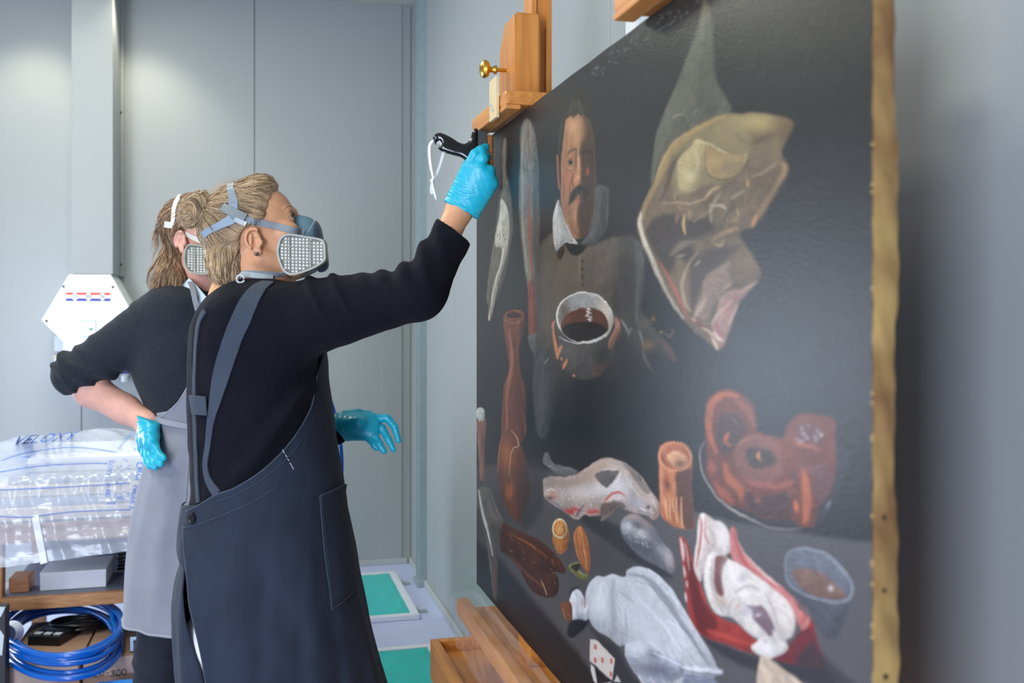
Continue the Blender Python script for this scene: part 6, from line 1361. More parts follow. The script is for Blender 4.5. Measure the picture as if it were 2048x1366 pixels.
B_(*hr([(1105, 650)])[0], 5, 3, (30, 26, 28), .95); S_t(hr([(1030,660),(1090,690)]), (220, 214, 212), 2.5, .8, clip=True); S_t(hr([(1130,560),(1160,600),(1190,690)]), (210, 190, 184), 3.5, .7, clip=True); S_t(hr([(1200,640),(1190,720),(1150,760)]), (150, 92, 82), 4, .8, clip=True)
for k in range(70):
    x = rng.uniform(230, 880); y = rng.uniform(440, 640) - .12*(x-500); S_t(hr([(x, y), (x+rng.uniform(-8, 4), y+rng.uniform(12, 28))]), random.choice([(228, 218, 208), (206, 194, 186), (140, 124, 118)]), 1.3, .55, clip=True)
P_(hr([(845,800),(880,750),(950,718),(1010,730),(1060,765),(1110,800),(1160,860),(1210,940),(1260,1010),(1320,1080),(1355,1150),(1360,1240),(1330,1310),(1240,1260),(1100,1180),(1010,1110),(900,1010),(840,900)]), (104, 102, 108), 2.5, vol=.5)
B_(*hr([(960, 750)])[0], 22, 8, (166, 142, 132), .8); B_(*hr([(1080, 810)])[0], 12, 14, (150, 128, 120), .7, 30); B_(*hr([(900, 850)])[0], 12, 12, (200, 198, 198), .8, 40); B_(*hr([(1030, 930)])[0], 16, 12, (206, 202, 200), .85, 30); B_(*hr([(1040, 1030)])[0], 34, 16, (66, 68, 78), .8, 40); B_(*hr([(1310, 1150)])[0], 10, 22, (176, 160, 158), .75, -10); B_(*hr([(1240, 1080)])[0], 16, 10, (150, 148, 152), .6, 40); B_(*hr([(1000, 830)])[0], 16, 6, (70, 68, 72), .7, 30)
for k in range(46):
    x = rng.uniform(850, 1120); y = 800+(x-850)*.5+rng.uniform(-50, 130); S_t(hr([(x, y), (x+10, y+14)]), random.choice([(222, 220, 218), (190, 188, 190), (70, 70, 78)]), 1.5, .6, clip=True)
S_t(hr([(1160,960),(1165,1000)]), (120, 60, 56), 2, .7, clip=True)
P_(hr([(1212,90),(1240,40),(1300,15),(1380,15),(1460,50),(1510,110),(1530,180),(1530,300),(1525,500),(1545,700),(1550,850),(1480,860),(1380,850),(1290,800),(1225,720),(1215,500),(1210,300)]), (178, 108, 72), 2, vol=.35); P_(hr([(1370,320),(1535,300),(1560,860),(1440,830),(1390,600)]), (72, 48, 42), 6, .9, vol=0, clip=True)
B_(*hr([(1290, 440)])[0], 7, 16, (104, 52, 38), .9); S_t(hr([(1230,200),(1232,400),(1240,620)]), (206, 140, 104), 6, .7, clip=True); S_t(hr([(1350,330),(1360,480),(1350,600)]), (196, 128, 84), 5, .7, clip=True)
for x, h_ in ((1260, 620), (1280, 700), (1315, 720), (1340, 640), (1380, 740), (1430, 790)): S_t(hr([(x, 560), (x+4, h_), (x+14, h_+70)]), (224, 168, 122), 3.2, .75, clip=True); S_t(hr([(x+18, 570), (x+20, h_-10)]), (84, 50, 38), 2.4, .7, clip=True)
P_(hr([(1218,150),(1240,70),(1300,35),(1380,30),(1460,70),(1515,150),(1520,240),(1450,290),(1350,285),(1270,240)]), (160, 92, 66), 2, vol=.3); P_(hr([(1280,160),(1330,110),(1420,115),(1480,170),(1470,240),(1400,265),(1330,235)]), (196, 146, 108), 2.5, vol=.3); B_(*hr([(1410, 225)])[0], 14, 9, (92, 54, 46), .85); S_t(hr([(1230,110),(1250,190),(1290,240)]), (98, 58, 44), 3, .7)
for t in range(-165, 195, 14): B_(hr([(1368, 160)])[0][0]+32*math.cos(math.radians(t)), hr([(1368, 160)])[0][1]+28*math.sin(math.radians(t)), 2.3, 2.3, (222, 160, 118), .85, clip=False)
# goose
P_(zg([(-20,560),(60,700),(180,800),(300,880),(430,980),(520,1150),(600,1280),(700,1420),(400,1420),(200,900)]), (44, 42, 48), 8, .8)
P_(zg([(60,450),(90,280),(180,190),(280,185),(380,160),(500,185),(520,115),(600,72),(720,84),(830,145),(1000,300),(1120,480),(1250,700),(1380,900),(1480,1080),(1530,1190),(1580,1215),(1575,1268),(1500,1290),(1400,1420),(1200,1600),(800,1500),(640,1290),(560,1180),(500,1050),(500,940),(430,950),(300,850),(180,780),(110,660)]), (180, 178, 182), 1.8)
S_t(zg([(360,240),(365,500),(385,820)]), (122, 124, 134), 13, .75, 7, clip=True); B_(*zg([(200, 500)])[0], 20, 40, (214, 214, 214), .8); B_(*zg([(700, 700)])[0], 40, 80, (206, 206, 212), .7, -25); B_(*zg([(160, 740)])[0], 14, 18, (156, 158, 174), .7)
S_t(zg([(540,150),(700,190),(860,320),(1040,560),(1200,800),(1440,1170)]), (118, 121, 130), 11, .75, 4, clip=True); S_t(zg([(560,100),(700,100),(830,160),(1000,320),(1130,520),(1260,730),(1460,1080)]), (200, 202, 206), 4, .8, clip=True); S_t(zg([(620,230),(780,290),(900,430),(1060,640),(1260,900),(1430,1180)]), (70, 74, 84), 2, .7, clip=True)
S_t(zg([(430,340),(520,420),(600,480)]), (146, 148, 154), 5, .6, clip=True); S_t(zg([(500,560),(510,720),(520,880)]), (146, 148, 158), 5, .6, clip=True); S_t(zg([(640,420),(860,640),(1120,1000)]), (222, 222, 226), 5, .5, clip=True)
P_(zg([(500,940),(600,900),(720,912),(850,1000),(1000,1060),(1140,1150),(1150,1290),(1060,1340),(900,1450),(760,1400),(640,1260),(540,1120)]), (170, 170, 180), 2); B_(*zg([(880, 1230)])[0], 45, 22, (92, 92, 108), .85, 15); B_(*zg([(800, 1050)])[0], 16, 8, (84, 82, 94), .7, 30); B_(*zg([(640, 980)])[0], 20, 16, (214, 214, 218), .8)
S_t(zg([(800,1040),(960,1090),(1130,1180)]), (216, 216, 222), 4, .7, clip=True); S_t(zg([(1150,1195),(1340,1220),(1560,1240)]), (214, 214, 220), 10, .95, 2); S_t(zg([(1160,1230),(1340,1258),(1560,1272)]), (120, 122, 136), 3, .8)
P_(zg([(1150,1290),(1350,1290),(1500,1330),(1560,1500),(1200,1600)]), (120, 124, 138), 4)
P_(z8([(448,985),(486,945),(515,985),(536,1060),(505,1102),(462,1092)]), (206, 204, 208), 2); B_(*z8([(500, 1080)])[0], 12, 9, (130, 134, 148), .8); S_t(z8([(446,985),(462,945),(490,932)]), (36, 36, 42), 5, .8); S_t(z8([(514,990),(520,1025)]), (168, 66, 46), 3, .9)
P_(z8([(408,1012),(430,1000),(457,1008),(460,1085),(432,1080),(414,1052)]), (116, 70, 48), 1.6); S_t(z8([(420,1015),(424,1060),(440,1080)]), (176, 126, 92), 1.4, .8); P_(z8([(455,1085),(530,1080),(520,1110),(470,1160),(438,1140)]), (34, 34, 40), 3)
# hanging ham
P_(z7([(322,-20),(346,60),(354,200),(362,300),(402,370),(416,430),(300,470),(220,540),(160,620),(125,690),(118,690),(128,590),(142,500),(180,400),(230,290),(270,180),(302,80)]), (92, 90, 76), 5, vol=.3)
S_t(z7([(300,60),(250,240),(190,390),(140,520),(122,640)]), (112, 108, 92), 5, .5, clip=True); B_(*z7([(340, 360)])[0], 26, 60, (62, 62, 54), .55); S_t(z7([(330, 10), (318, 50)]), (140, 108, 70), 3, .6); S_t(h1([(390,260),(430,235),(470,225)]), (166,158,126), 2.4, .8); S_t(h1([(560,230),(600,190),(640,170)]), (150,142,114), 2, .6)
P_(h1([(300,560),(420,440),(560,340),(700,270),(860,225),(1000,225),(1100,215),(1230,230),(1380,250),(1490,290),(1440,420),(1380,560),(1400,640),(1440,720),(1420,800),(1340,930),(1240,1080),(1130,1240),(1080,1260),(1000,1330),(1150,1560),(1180,1720),(1060,1850),(980,1980),(900,2200),(860,2320),(800,2370),(700,2280),(560,2180),(420,2000),(300,1800),(180,1560),(90,1340),(65,1230),(100,1080),(200,890),(240,780)]), (104, 86, 66), 4, vol=.35)
HB_ = dict(clip=True)
P_(h1([(400,500),(560,400),(760,330),(960,330),(1100,420),(1090,560),(1000,720),(900,820),(700,860),(560,940),(420,960),(380,800),(400,640)]), (128, 112, 80), 6, .9, vol=.2, **HB_)
B_(*h1([(1000, 290)])[0], 60, 16, (150, 132, 92), .85); B_(*h1([(1180, 300)])[0], 36, 18, (164, 144, 94), .9); B_(*h1([(1380, 330)])[0], 26, 22, (104, 84, 56), .7); B_(*h1([(1250, 470)])[0], 34, 14, (116, 98, 72), .6, -20); B_(*h1([(1200, 450)])[0], 26, 6, (72, 62, 50), .7, -25); B_(*h1([(1170, 600)])[0], 30, 24, (120, 102, 78), .7); B_(*h1([(1330, 560)])[0], 14, 30, (132, 112, 84), .6)
P_(h1([(430,740),(440,600),(520,500),(620,445),(680,470),(690,540),(680,680),(620,800),(600,900),(520,930),(450,900)]), (164, 146, 104), 3.5, .95, vol=.35, **HB_)
P_(h1([(670,530),(720,500),(820,560),(920,580),(1020,600),(1030,690),(960,780),(860,800),(770,790),(700,740),(680,640)]), (150, 124, 84), 3.5, .95, vol=.4, **HB_)
S_t(h1([(610,455),(680,480),(760,500),(830,545),(900,580)]), (196, 176, 132), 4, .9, **HB_); S_t(h1([(640,470),(600,560),(620,680),(580,780)]), (182, 164, 122), 4, .7, **HB_); S_t(h1([(690,520),(680,620),(700,740),(760,800),(870,812),(1000,770),(1060,680),(1080,580)]), (74, 60, 44), 3, .85, **HB_); S_t(h1([(800,510),(850,550)]), (208, 188, 146), 3.5, .9, **HB_); S_t(h1([(760,490),(840,530),(900,570),(960,560)]), (92, 76, 56), 2.4, .7, **HB_)
B_(*h1([(550, 790)])[0], 13, 11, (192, 174, 128), .85); B_(*h1([(760, 640)])[0], 18, 16, (170, 138, 92), .8); B_(*h1([(900, 700)])[0], 20, 16, (116, 102, 76), .8); S_t(h1([(1030,590),(1060,600),(1030,680)]), (182, 158, 112), 3, .7, **HB_); S_t(h1([(970,380),(1000,440),(1060,470)]), (96, 80, 58), 3, .7, **HB_)
S_t(h1([(800,340),(800,400)]), (170, 152, 112), 5, .5, **HB_); B_(*h1([(840, 440)])[0], 26, 14, (140, 122, 86), .7)
# the thick rind down the left side
S_t(h1([(860,240),(660,330),(480,440),(370,560),(300,700),(230,850),(150,1020),(110,1160)]), (152, 126, 82), 15, .95, 3.5, **HB_); S_t(h1([(700,300),(470,420),(350,550),(270,720),(190,880),(110,1060)]), (170, 146, 100), 5, .7, **HB_); S_t(h1([(560,480),(440,600),(380,720),(330,900),(280,1010)]), (66, 52, 42), 9, .75, 4, **HB_)
S_t(h1([(100,1120),(90,1220),(110,1320)]), (206, 192, 164), 8, .9, 3, **HB_); S_t(h2([(90,80),(120,250),(190,430),(270,640),(370,830),(480,990)]), (178, 166, 146), 11, .95, 3, **HB_); S_t(h2([(85,110),(130,280),(210,470)]), (206, 192, 166), 5, .7, **HB_); S_t(h2([(250,450),(330,580),(400,700),(450,830),(520,980)]), (166, 82, 70), 5.5, .95, 1.6, **HB_)
# dark hollow with hanging shreds
P_(h2([(150,190),(240,60),(420,40),(560,80),(720,60),(760,180),(620,260),(560,300),(600,420),(560,520),(440,420),(380,560),(300,520),(220,380),(170,270)]), (58, 48, 42), 7, .92, vol=0, **HB_); P_(h2([(560,520),(640,380),(860,330),(1000,330),(900,430),(760,540),(660,680),(600,860),(560,900),(540,700)]), (66, 56, 50), 7, .85, vol=0, **HB_)
S_t(h1([(290,1035),(420,1030),(560,1030),(660,1000),(740,930),(800,870)]), (160, 134, 98), 4, .85, 1.6, **HB_); S_t(h1([(690,990),(740,920),(820,870)]), (176, 152, 108), 6, .75, **HB_); S_t(h1([(500,1140),(490,1230),(505,1310)]), (176, 142, 96), 6, .95, 1.6, **HB_); S_t(h1([(540,1080),(545,1170)]), (150, 122, 88), 5, .8, **HB_); S_t(h1([(440,1130),(420,1200)]), (132, 100, 80), 9, .7, **HB_); S_t(h1([(580,1190),(680,1130),(760,1070)]), (128, 102, 80), 9, .8, **HB_); S_t(h1([(450,1060),(470,1090)]), (160, 128, 92), 5, .7, **HB_); S_t(h1([(410,950),(410,1000)]), (190, 166, 130), 2, .8, **HB_)
S_t(h1([(830,930),(780,1000),(730,1100),(735,1200)]), (156, 140, 118), 7, .7, **HB_); S_t(h1([(720,1050),(830,1050),(870,1090)]), (178, 160, 132), 4.5, .8, **HB_); S_t(h1([(1050,910),(960,960),(900,1010)]), (150, 134, 112), 5, .7, **HB_); S_t(h1([(900,1000),(940,1060),(850,1180)]), (62, 54, 47), 9, .7, **HB_); S_t(h1([(1070,820),(1070,880)]), (186, 146, 98), 4.5, .8, **HB_); S_t(h1([(970,1080),(990,1150)]), (170, 138, 94), 5, .7, **HB_)
S_t(h1([(1340,650),(1240,740),(1110,790)]), (142, 124, 98), 6, .8, **HB_); S_t(h1([(1380,670),(1410,740),(1330,880)]), (150, 120, 88), 9, .8, **HB_); S_t(h1([(1320,900),(1220,1050),(1120,1190)]), (136, 104, 76), 13, .8, 5, **HB_); S_t(h1([(1150,1140),(1110,1240)]), (186, 124, 84), 7, .9, **HB_); S_t(h1([(1140,930),(1100,1060),(1020,1130)]), (116, 96, 74), 14, .6, 6, **HB_); B_(*h1([(880, 900)])[0], 22, 12, (92, 78, 66), .7, -20)
S_t(h1([(930,1200),(980,1180)]), (138, 110, 80), 11, .7, **HB_); S_t(h2([(740,280),(860,200),(980,170)]), (150, 120, 86), 9, .8, 3, **HB_); S_t(h2([(760,300),(820,320),(860,270)]), (158, 134, 98), 6, .7, **HB_); S_t(h2([(380,400),(470,320),(560,300)]), (128, 110, 92), 13, .7, 6, **HB_); S_t(h2([(420,420),(500,400)]), (150, 132, 110), 5, .6, **HB_); S_t(h2([(620,380),(560,450),(510,560),(480,680)]), (150, 128, 106), 4, .75, **HB_); S_t(h2([(500,560),(470,700),(500,860),(540,920)]), (164, 142, 112), 8, .8, 3, **HB_); S_t(h2([(640,460),(590,500)]), (166, 142, 114), 4, .7, **HB_)
P_(h2([(660,680),(720,580),(850,490),(920,470),(900,560),(930,660),(850,760),(760,860),(700,980),(600,990),(600,900),(660,780)]), (136, 112, 96), 4, .9, vol=.3, **HB_); P_(h2([(740,1030),(800,900),(820,800),(900,750),(1010,720),(1080,700),(1160,660),(1080,780),(1000,820),(960,960),(900,1120),(860,1220),(800,1280),(740,1150),(760,1080)]), (150, 116, 104), 3.5, .92, vol=.3, **HB_)
S_t(h2([(690,810),(640,900),(590,980)]), (170, 150, 128), 7, .75, **HB_); S_t(h2([(1000,760),(900,860),(870,980)]), (160, 92, 86), 7, .7, **HB_); S_t(h2([(930,830),(820,930),(750,1020)]), (186, 158, 140), 5, .8, **HB_); S_t(h2([(980,860),(940,960),(900,1040)]), (186, 156, 138), 4.5, .8, **HB_); S_t(h2([(780,1020),(800,1080),(860,1150)]), (140, 70, 74), 9, .75, **HB_); S_t(h2([(560,1000),(640,1040),(740,1110)]), (116, 66, 66), 8, .8, **HB_); S_t(h2([(560,990),(600,1020)]), (200, 160, 140), 4, .8, **HB_); S_t(h2([(660,1070),(720,1100),(750,1150)]), (196, 168, 140), 4.5, .85, **HB_); S_t(h2([(765,1110),(800,1160),(850,1190)]), (214, 190, 166), 5, .9, **HB_); S_t(h2([(750,1170),(780,1220),(800,1290)]), (206, 178, 150), 4.5, .9, **HB_); S_t(h2([(1050,720),(1130,670)]), (168, 138, 104), 5, .7, **HB_); S_t(h2([(850,740),(920,670)]), (158, 134, 110), 5, .7, **HB_); S_t(h2([(780,780),(740,950)]), (92, 78, 76), 6, .6, **HB_)
for k in range(70):
    x, y = rng.uniform(200, 1400), rng.uniform(250, 2250); S_t(h1([(x, y), (x+rng.uniform(-20, 60), y+rng.uniform(20, 70))]), random.choice([(150, 128, 94), (74, 60, 48), (136, 112, 86), (96, 78, 62)]), 2.6, .28, clip=True)
# pastries on a plate, red meat, glass, cards
P_(z5([(150,280),(132,340),(145,420),(190,510),(270,590),(370,640),(480,672),(600,666),(690,620),(760,500),(770,300)]), (50, 47, 50), 4, vol=0)
P_(pa_([(135,220),(180,140),(270,90),(360,75),(440,120),(520,200),(560,300),(570,420),(600,450),(700,480),(790,500),(830,400),(900,310),(1000,290),(1120,300),(1230,330),(1250,500),(1250,700),(1220,880),(1180,1000),(1090,1080),(1060,1240),(960,1260),(860,1200),(620,1180),(480,1110),(330,1060),(210,940),(140,780),(150,640),(130,420)]), (104, 54, 40), 4, vol=.2)
S_t(pa_([(400,130),(300,120),(200,190),(160,330),(170,470),(220,600)]), (176, 96, 62), 13, .85, 4, clip=True); S_t(pa_([(400,170),(490,260),(540,400)]), (134, 76, 60), 12, .8, 4, clip=True); P_(pa_([(240,330),(300,280),(400,300),(470,400),(440,520),(360,620),(270,620),(220,480)]), (62, 42, 38), 6, .9, vol=0, clip=True); S_t(pa_([(330,450),(300,520),(340,560)]), (190, 96, 56), 8, .85, 3, clip=True); S_t(pa_([(310,310),(360,330),(430,410)]), (120, 80, 74), 4, .5, clip=True)
P_(pa_([(380,600),(470,490),(620,470),(740,540),(800,680),(780,820),(640,900),(480,860),(390,750)]), (122, 76, 66), 5, .8, vol=.25, clip=True); P_(pa_([(480,600),(580,580),(700,620),(740,700),(680,750),(560,760),(490,700)]), (54, 42, 38), 6, .92, vol=0, clip=True); S_t(pa_([(590,620),(580,660),(610,690)]), (196, 132, 66), 6, .95, 2, clip=True); S_t(pa_([(400,560),(480,510),(600,490)]), (150, 92, 74), 6, .7, clip=True); S_t(pa_([(440,840),(600,900),(780,900),(900,860)]), (152, 82, 70), 12, .7, 5, clip=True)
S_t(pa_([(830,560),(850,430),(930,340),(1060,310),(1180,350),(1210,500),(1200,700),(1190,860)]), (110, 58, 46), 12, .85, 4, clip=True); P_(pa_([(900,400),(1000,360),(1110,400),(1140,520),(1040,560),(920,520)]), (96, 62, 58), 5, .9, vol=0, clip=True)
for k in range(26): x, y = rng.uniform(880, 1150), rng.uniform(370, 520); B_(*pa_([(x, y)])[0], 3, 2.6, random.choice([(190, 170, 170), (150, 120, 116), (80, 48, 42)]), .7)
S_t(pa_([(900,540),(1000,560),(1100,600)]), (166, 96, 76), 8, .7, clip=True); S_t(pa_([(950,740),(1060,760),(1160,720)]), (116, 78, 76), 12, .7, 5, clip=True)
S_t(pa_([(180,700),(200,780)]), (150, 80, 60), 14, .8, 5, clip=True); S_t(pa_([(300,720),(330,840),(420,930),(440,1010)]), (170, 88, 56), 16, .85, 5, clip=True); S_t(pa_([(220,880),(280,960),(360,1040)]), (160, 82, 58), 14, .8, 5, clip=True); S_t(pa_([(250,720),(260,830)]), (70, 46, 42), 7, .7, clip=True); P_(pa_([(480,960),(620,1000),(820,960),(860,1180),(640,1170),(500,1100)]), (64, 44, 42), 7, .85, vol=0, clip=True); S_t(pa_([(560,1000),(600,1040)]), (140, 76, 60), 10, .7, clip=True)
S_t(pa_([(970,780),(990,920),(1000,1080),(980,1220)]), (176, 92, 58), 17, .9, 5, clip=True); S_t(pa_([(900,1040),(910,1120)]), (196, 108, 64), 9, .8, 3, clip=True); S_t(pa_([(890,780),(900,900)]), (58, 52, 58), 8, .8, 3, clip=True); P_(pa_([(1040,800),(1200,760),(1180,1000),(1090,1060)]), (92, 60, 58), 6, .75, vol=0, clip=True)
S_t(pa_([(125,525),(85,600),(85,700),(115,820),(180,930),(270,1030),(400,1130),(540,1205),(700,1260),(850,1278),(950,1270)]), (164, 152, 144), 2.4, .95, 1.0); S_t(pa_([(300,1060),(440,1150),(600,1225)]), (214, 204, 190), 2.2, .7, .8); S_t(pa_([(1200,1040),(1160,1100)]), (150, 152, 158), 4, .7)
# red meat with its fat
P_(me([(200,1000),(420,1090),(640,1170),(860,1190),(1150,1250),(1189,1400),(700,1300),(400,1180)]), (46, 42, 48), 6, .85)
P_(me([(30,245),(80,260),(120,380),(150,490),(200,620),(250,760),(330,850),(480,920),(640,1040),(860,1080),(960,960),(1040,860),(1080,1000),(1150,1220),(1060,1250),(900,1220),(740,1180),(560,1130),(400,1070),(220,1000),(130,900),(90,740),(60,500),(42,380)]), (148, 50, 44), 2.2, vol=.3)
P_(me([(90,420),(140,480),(180,620),(230,760),(320,880),(300,950),(220,990),(160,880),(120,700)]), (92, 30, 32), 5, .9, vol=0, clip=True); S_t(me([(190,620),(230,720),(290,800)]), (196, 66, 54), 5, .8, clip=True); P_(me([(860,1060),(960,950),(1060,960),(1120,1080),(1150,1230),(960,1220),(760,1170)]), (104, 42, 48), 5, .9, vol=.2, clip=True); S_t(me([(880,1060),(940,1000),(1020,960)]), (62, 26, 32), 6, .7, clip=True); S_t(me([(250,960),(400,1010),(600,1080)]), (190, 74, 62), 12, .6, 5, clip=True)
for pts, w in (([(40,250),(55,330),(60,420)], 5), ([(62,460),(80,560)], 4), ([(90,590),(98,640)], 4), ([(78,680),(90,740)], 4)): S_t(me(pts), (216, 200, 192), w, .9)
S_t(me([(75,290),(95,400),(110,500)]), (206, 170, 164), 3, .8)
P_(me([(185,80),(250,78),(300,120),(370,150),(415,220),(425,330),(390,385),(340,380),(260,400),(215,540),(190,590),(150,500),(145,420),(165,280)]), (206, 188, 180), 2.2, vol=.35); S_t(me([(190,90),(205,180),(190,320),(165,470)]), (170, 76, 74), 5.5, .9, clip=True); S_t(me([(235,110),(230,220),(265,310)]), (176, 74, 78), 4.5, .8, clip=True); S_t(me([(260,170),(300,250),(300,330)]), (150, 130, 122), 8, .6, clip=True); S_t(me([(220,90),(215,250),(200,420)]), (228, 214, 206), 4, .8, clip=True); B_(*me([(370, 250)])[0], 14, 24, (226, 216, 210), .8); B_(*me([(410, 385)])[0], 8, 5, (60, 48, 56), .9, clip=False)
P_(me([(418,190),(440,160),(465,190),(490,280),(560,400),(700,540),(830,640),(900,700),(1020,800),(1030,870),(980,960),(940,900),(860,760),(700,660),(560,520),(450,420),(420,320)]), (196, 120, 114), 2.2, vol=.2); S_t(me([(440,170),(460,260),(530,430),(620,560)]), (166, 60, 62), 5.5, .8, clip=True); S_t(me([(490,280),(570,410),(700,550),(840,660)]), (228, 208, 200), 4.5, .85, clip=True); S_t(me([(700,590),(830,650),(850,680)]), (176, 66, 62), 4.5, .7, clip=True); S_t(me([(940,780),(1000,830),(960,930)]), (166, 68, 64), 9, .7, 4, clip=True); S_t(me([(960,780),(1030,840),(1000,950)]), (206, 178, 166), 4, .8, clip=True)
P_(me([(250,400),(300,365),(360,380),(430,420),(520,470),(640,560),(760,650),(880,760),(920,880),(900,1000),(850,1040),(860,1110),(740,1180),(660,1160),(585,1100),(640,1030),(560,980),(480,900),(420,850),(330,840),(270,760),(225,620),(225,500)]), (212, 200, 192), 2.4, vol=.3)
P_(me([(320,390),(400,400),(370,470),(360,560),(375,690),(340,700),(300,620),(300,480)]), (112, 52, 50), 3, .95, vol=.2, clip=True); S_t(me([(330,520),(340,640)]), (84, 36, 40), 7, .7, clip=True); S_t(me([(290,420),(280,560),(310,700),(390,770),(440,720),(480,660),(560,620),(640,650)]), (150, 126, 122), 6, .7, 3, clip=True); S_t(me([(260,430),(245,560),(280,720)]), (234, 226, 218), 7, .8, clip=True); B_(*me([(440, 520)])[0], 18, 24, (226, 214, 206), .8); B_(*me([(520, 560)])[0], 12, 10, (166, 156, 162), .7); S_t(me([(400,760),(460,690),(560,670),(680,700)]), (230, 220, 212), 9, .7, 4, clip=True); B_(*me([(350, 740)])[0], 12, 8, (196, 166, 148), .7)
P_(me([(540,760),(600,770),(680,790),(740,880),(760,960),(720,1000),(660,940),(600,870),(590,810)]), (116, 90, 100), 2.6, .95, vol=.3, clip=True); B_(*me([(635, 845)])[0], 5, 3, (206, 196, 196), .95); B_(*me([(550, 810)])[0], 14, 12, (180, 168, 176), .7); S_t(me([(690,680),(760,820),(800,980)]), (150, 132, 132), 4, .7, clip=True); B_(*me([(850, 860)])[0], 16, 30, (224, 210, 200), .8, -15); S_t(me([(490,760),(470,790)]), (206, 120, 120), 5, .6, clip=True); S_t(me([(680,1030),(700,1060)]), (150, 78, 80), 4, .7, clip=True); B_(*me([(700, 1110)])[0], 26, 14, (232, 226, 222), .8); S_t(me([(750,960),(780,1020),(830,1070)]), (228, 214, 204), 6, .7, clip=True); S_t(me([(760,790),(860,850),(900,960)]), (170, 150, 146), 3, .6, clip=True)
P_(z5([(532,900),(620,970),(720,1005),(805,995),(790,1080),(730,1170),(650,1100),(570,1010)]), (74, 74, 82), 4, .8); P_(z5([(515,830),(530,780),(590,758),(680,774),(760,830),(818,910),(806,992),(700,1000),(590,962),(532,905)]), (100, 102, 110), 2.5); P_(z5([(548,872),(600,850),(680,872),(760,930),(795,982),(700,986),(610,952)]), (116, 88, 78), 2.5); S_t(z5([(518,830),(530,780),(590,760),(680,776),(760,832),(818,912),(806,990),(720,1000),(600,966),(530,905),(518,830)]), (186, 190, 200), 2, .8); B_(*z5([(725, 940)])[0], 4, 5, (220, 214, 208), .9)
P_(zg([(112,868),(210,912),(386,1105),(360,1342),(106,1115)]), (206, 194, 184), 1.3, smooth=False)
for x, y in ((165, 970), (165, 1120), (242, 1110), (345, 1132), (340, 1272)): P_(zg([(x-12, y-36), (x+20, y-22), (x+20, y+38), (x-12, y+20)]), (186, 84, 64), 1.0, .85, smooth=False); S_t(zg([(x-38, y-30), (x-34, y+20)]), (176, 130, 116), 1.2, .6)
P_(zg([(118,1150),(160,1200),(192,1380),(150,1330),(120,1225)]), (200, 194, 188), 1.3, smooth=False); P_(zg([(262,1290),(352,1380),(230,1400)]), (196, 190, 184), 1.3, smooth=False); P_(zg([(410,1280),(450,1350),(380,1360)]), (196, 190, 184), 1.3, smooth=False); P_(zg([(170,1190),(350,1350),(200,1380)]), (34, 33, 36), 1.5, smooth=False)
P_(z5([(408,1252),(500,1300),(595,1370),(700,1520),(420,1520)]), (186, 164, 144), 3); P_(z5([(640,1180),(720,1270),(860,1400),(700,1360),(560,1300)]), (52, 48, 52), 7, .8)
# canvas grain, worn spots along the top edge
IMG *= (1 + .10*n1 + .10*MOT + rng.normal(0, .05, IMG.shape[:2]).astype(np.float32))[..., None]
IMG *= (1 + .05*np.sin(vv*5200+np.sin(uu*300)*.6) + .04*np.sin(uu*6100)).astype(np.float32)[..., None]
for k in range(60): x = rng.uniform(1180, 1420); y = 986.6-.728*x+rng.uniform(6, 40); B_(x, y, rng.uniform(1, 4), rng.uniform(.6, 1.6), (128, 136, 128), .5, -35, clip=False)
GAIN = .84
IMG = np.clip(IMG*GAIN, 0, 1)
img = bpy.data.images.new('painted_canvas', TW, TH_, alpha=False, float_buffer=True); img.colorspace_settings.name = 'Non-Color'
buf = np.ones((TH_, TW, 4), np.float32); buf[..., :3] = IMG; img.pixels.foreach_set(buf.ravel()); img.update(); img.pack()
m_pic = bpy.data.materials.new('varnished_oil'); m_pic.use_nodes = True; nt = m_pic.node_tree; b = nt.nodes['Principled BSDF']
ti = nt.nodes.new('ShaderNodeTexImage'); ti.image = img; ti.extension = 'EXTEND'; uvn = nt.nodes.new('ShaderNodeUVMap'); nt.links.new(uvn.outputs[0], ti.inputs[0]); nt.links.new(ti.outputs[0], b.inputs['Base Color'])
b.inputs['Roughness'].default_value = .33; b.inputs['Specular IOR Level'].default_value = .24
tc = nt.nodes.new('ShaderNodeTexCoord'); mp = nt.nodes.new('ShaderNodeMapping'); mp.inputs['Scale'].default_value = (1, 110, 420); nt.links.new(tc.outputs['Object'], mp.inputs[0])
nn = nt.nodes.new('ShaderNodeTexNoise'); nn.inputs['Scale'].default_value = 1.0; nn.inputs['Detail'].default_value = 5; nt.links.new(mp.outputs[0], nn.inputs['Vector'])
bp = nt.nodes.new('ShaderNodeBump'); bp.inputs['Strength'].default_value = .42; bp.inputs['Distance'].default_value = .0010; nt.links.new(nn.outputs['Fac'], bp.inputs['Height']); nt.links.new(bp.outputs['Normal'], b.inputs['Normal'])

pa = empty('painting', (XP, (PYL+PYR)/2, ZP0), 'large unframed dark still life painting of a man among meats on the easel', 'painting')
nu, nv = 60, 40; V = []; F = []
for i in range(nu+1):
    for j in range(nv+1):
        u, v = i/nu, j/nv; wob = .0005*math.sin(j*1.7+i)*(j in (0, nv)) + .0
        V.append((XP, PYL+(PYR-PYL)*u, ZP0+(ZP1-ZP0)*v+wob))
for i in range(nu):
    for j in range(nv): a = i*(nv+1)+j; F.append((a, a+1, a+nv+2, a+nv+1))
cvs = mobj('canvas', V, F, m_pic, pa, smooth=False)
uvl = cvs.data.uv_layers.new(name='UVMap'); li = np.zeros(len(cvs.data.loops), np.int32); cvs.data.loops.foreach_get('vertex_index', li)
uvs = np.array([(i/nu, j/nv) for i in range(nu+1) for j in range(nv+1)])[li]; uvl.data.foreach_set('uv', uvs.astype(np.float32).ravel())
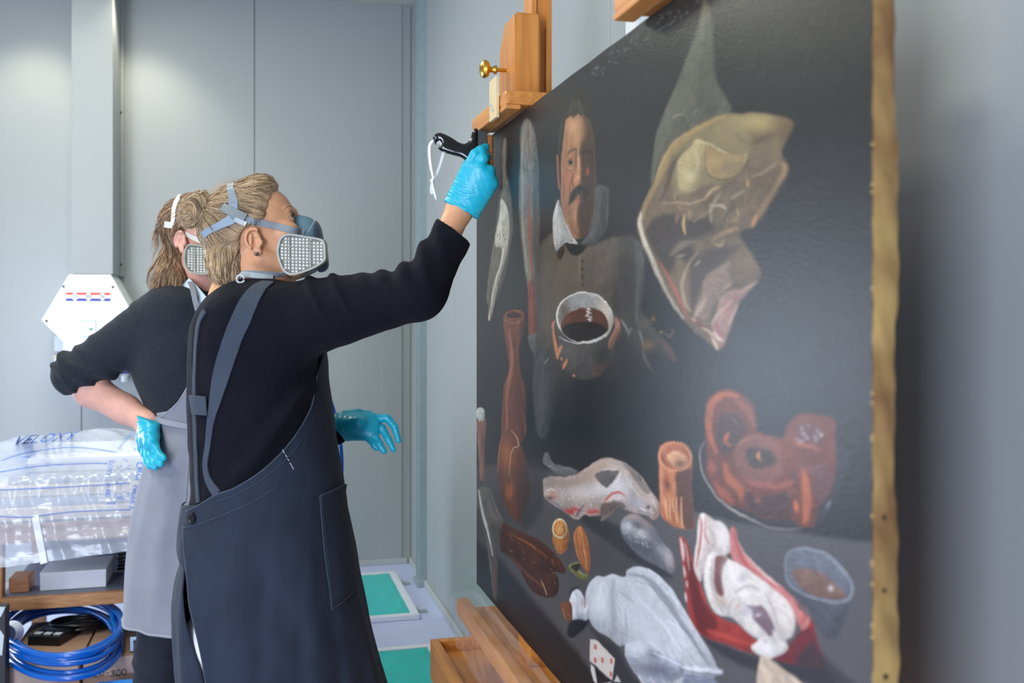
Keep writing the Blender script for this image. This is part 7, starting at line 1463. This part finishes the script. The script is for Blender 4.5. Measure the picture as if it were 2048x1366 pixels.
bm = bmesh.new(); bm.from_mesh(cvs.data); bmesh.ops.recalc_face_normals(bm, faces=bm.faces)
if bm.faces[:][0].normal.x > 0: bmesh.ops.reverse_faces(bm, faces=bm.faces)
bm.to_mesh(cvs.data); bm.free()
m_edge = mat('tacking_canvas', (164, 132, 76), .75, var=.0, vscale=14, rgb2=(112, 76, 40), bump=.5, bscale=60, bdist=.004, stretch=(1, 1, 1))
m_edge2 = mat('canvas_back', (120, 92, 58), .8)
st = MB()
for lo, hi in (((XP+.001, PYR+.001, ZP0), (XP+TH, PYR+.06, ZP1)), ((XP+.001, PYL-.06, ZP0), (XP+TH, PYL-.001, ZP1)), ((XP+.001, PYR, ZP0+.001), (XP+TH, PYL, ZP0+.06)), ((XP+.001, PYR, ZP1-.06), (XP+TH, PYL, ZP1-.001)), ((XP+.003, (PYL+PYR)/2-.03, ZP0), (XP+TH, (PYL+PYR)/2+.03, ZP1))): st.box(lo, hi)
st.build('stretcher', m_edge2, pa)
V = []; F = []; n = 150
for i in range(n+1):
    z = ZP0 - .02 + (ZP1+.035-ZP0)*i/n
    a0 = .0010*math.sin(i*.9)+.0008*math.sin(i*2.3+1); a1 = TH+.0005+.0022*math.sin(i*.13+.8)+.0012*math.sin(i*.41)+.0007*math.sin(i*1.3)
    for k in range(6): t = k/5; V.append((XP-.0006+a0*(1-t)*.6+(a1)*t, PYR-.0016-.0014*math.sin(i*.7+k*1.1)*math.sin(t*3)-.0018*math.sin(t*3.14), min(max(z, ZP0), ZP1)))
for i in range(n):
    for k in range(5): a = i*6+k; F.append((a, a+1, a+7, a+6))
mobj('tacking_edge', V, F, m_edge, pa)
m_nail = mat('nail_iron', (34, 36, 34), .5, .6)
for x_, y_ in ((1757, 57), (1761, 218), (1762, 367), (1771, 530), (1769, 684), (1773, 846), (1769, 1034), (1769, 1180), (1771, 1353), (1764, -110)):
    p = hit(x_, y_, 1, PYR-.002)
    MB().lathe([(.0001, .003), (.0026, .002), (.0024, -.0008), (.0001, -.0014)], p, (0, 1, 0), 10).build('nail', m_nail, pa)
for k in range(26):
    p = hit(1741+rng.uniform(-1.5, 3), rng.uniform(250, 1330), 1, PYR-.001)
    if k < 14: MB().lathe([(.0001, -.0014), (.0016, 0), (.0001, .0014)], (XP-.0005, PYR-.001, p[2]), (0, .2, 1), 6).build('paint_flake', mat('flake', (206, 166, 96), .7), pa)
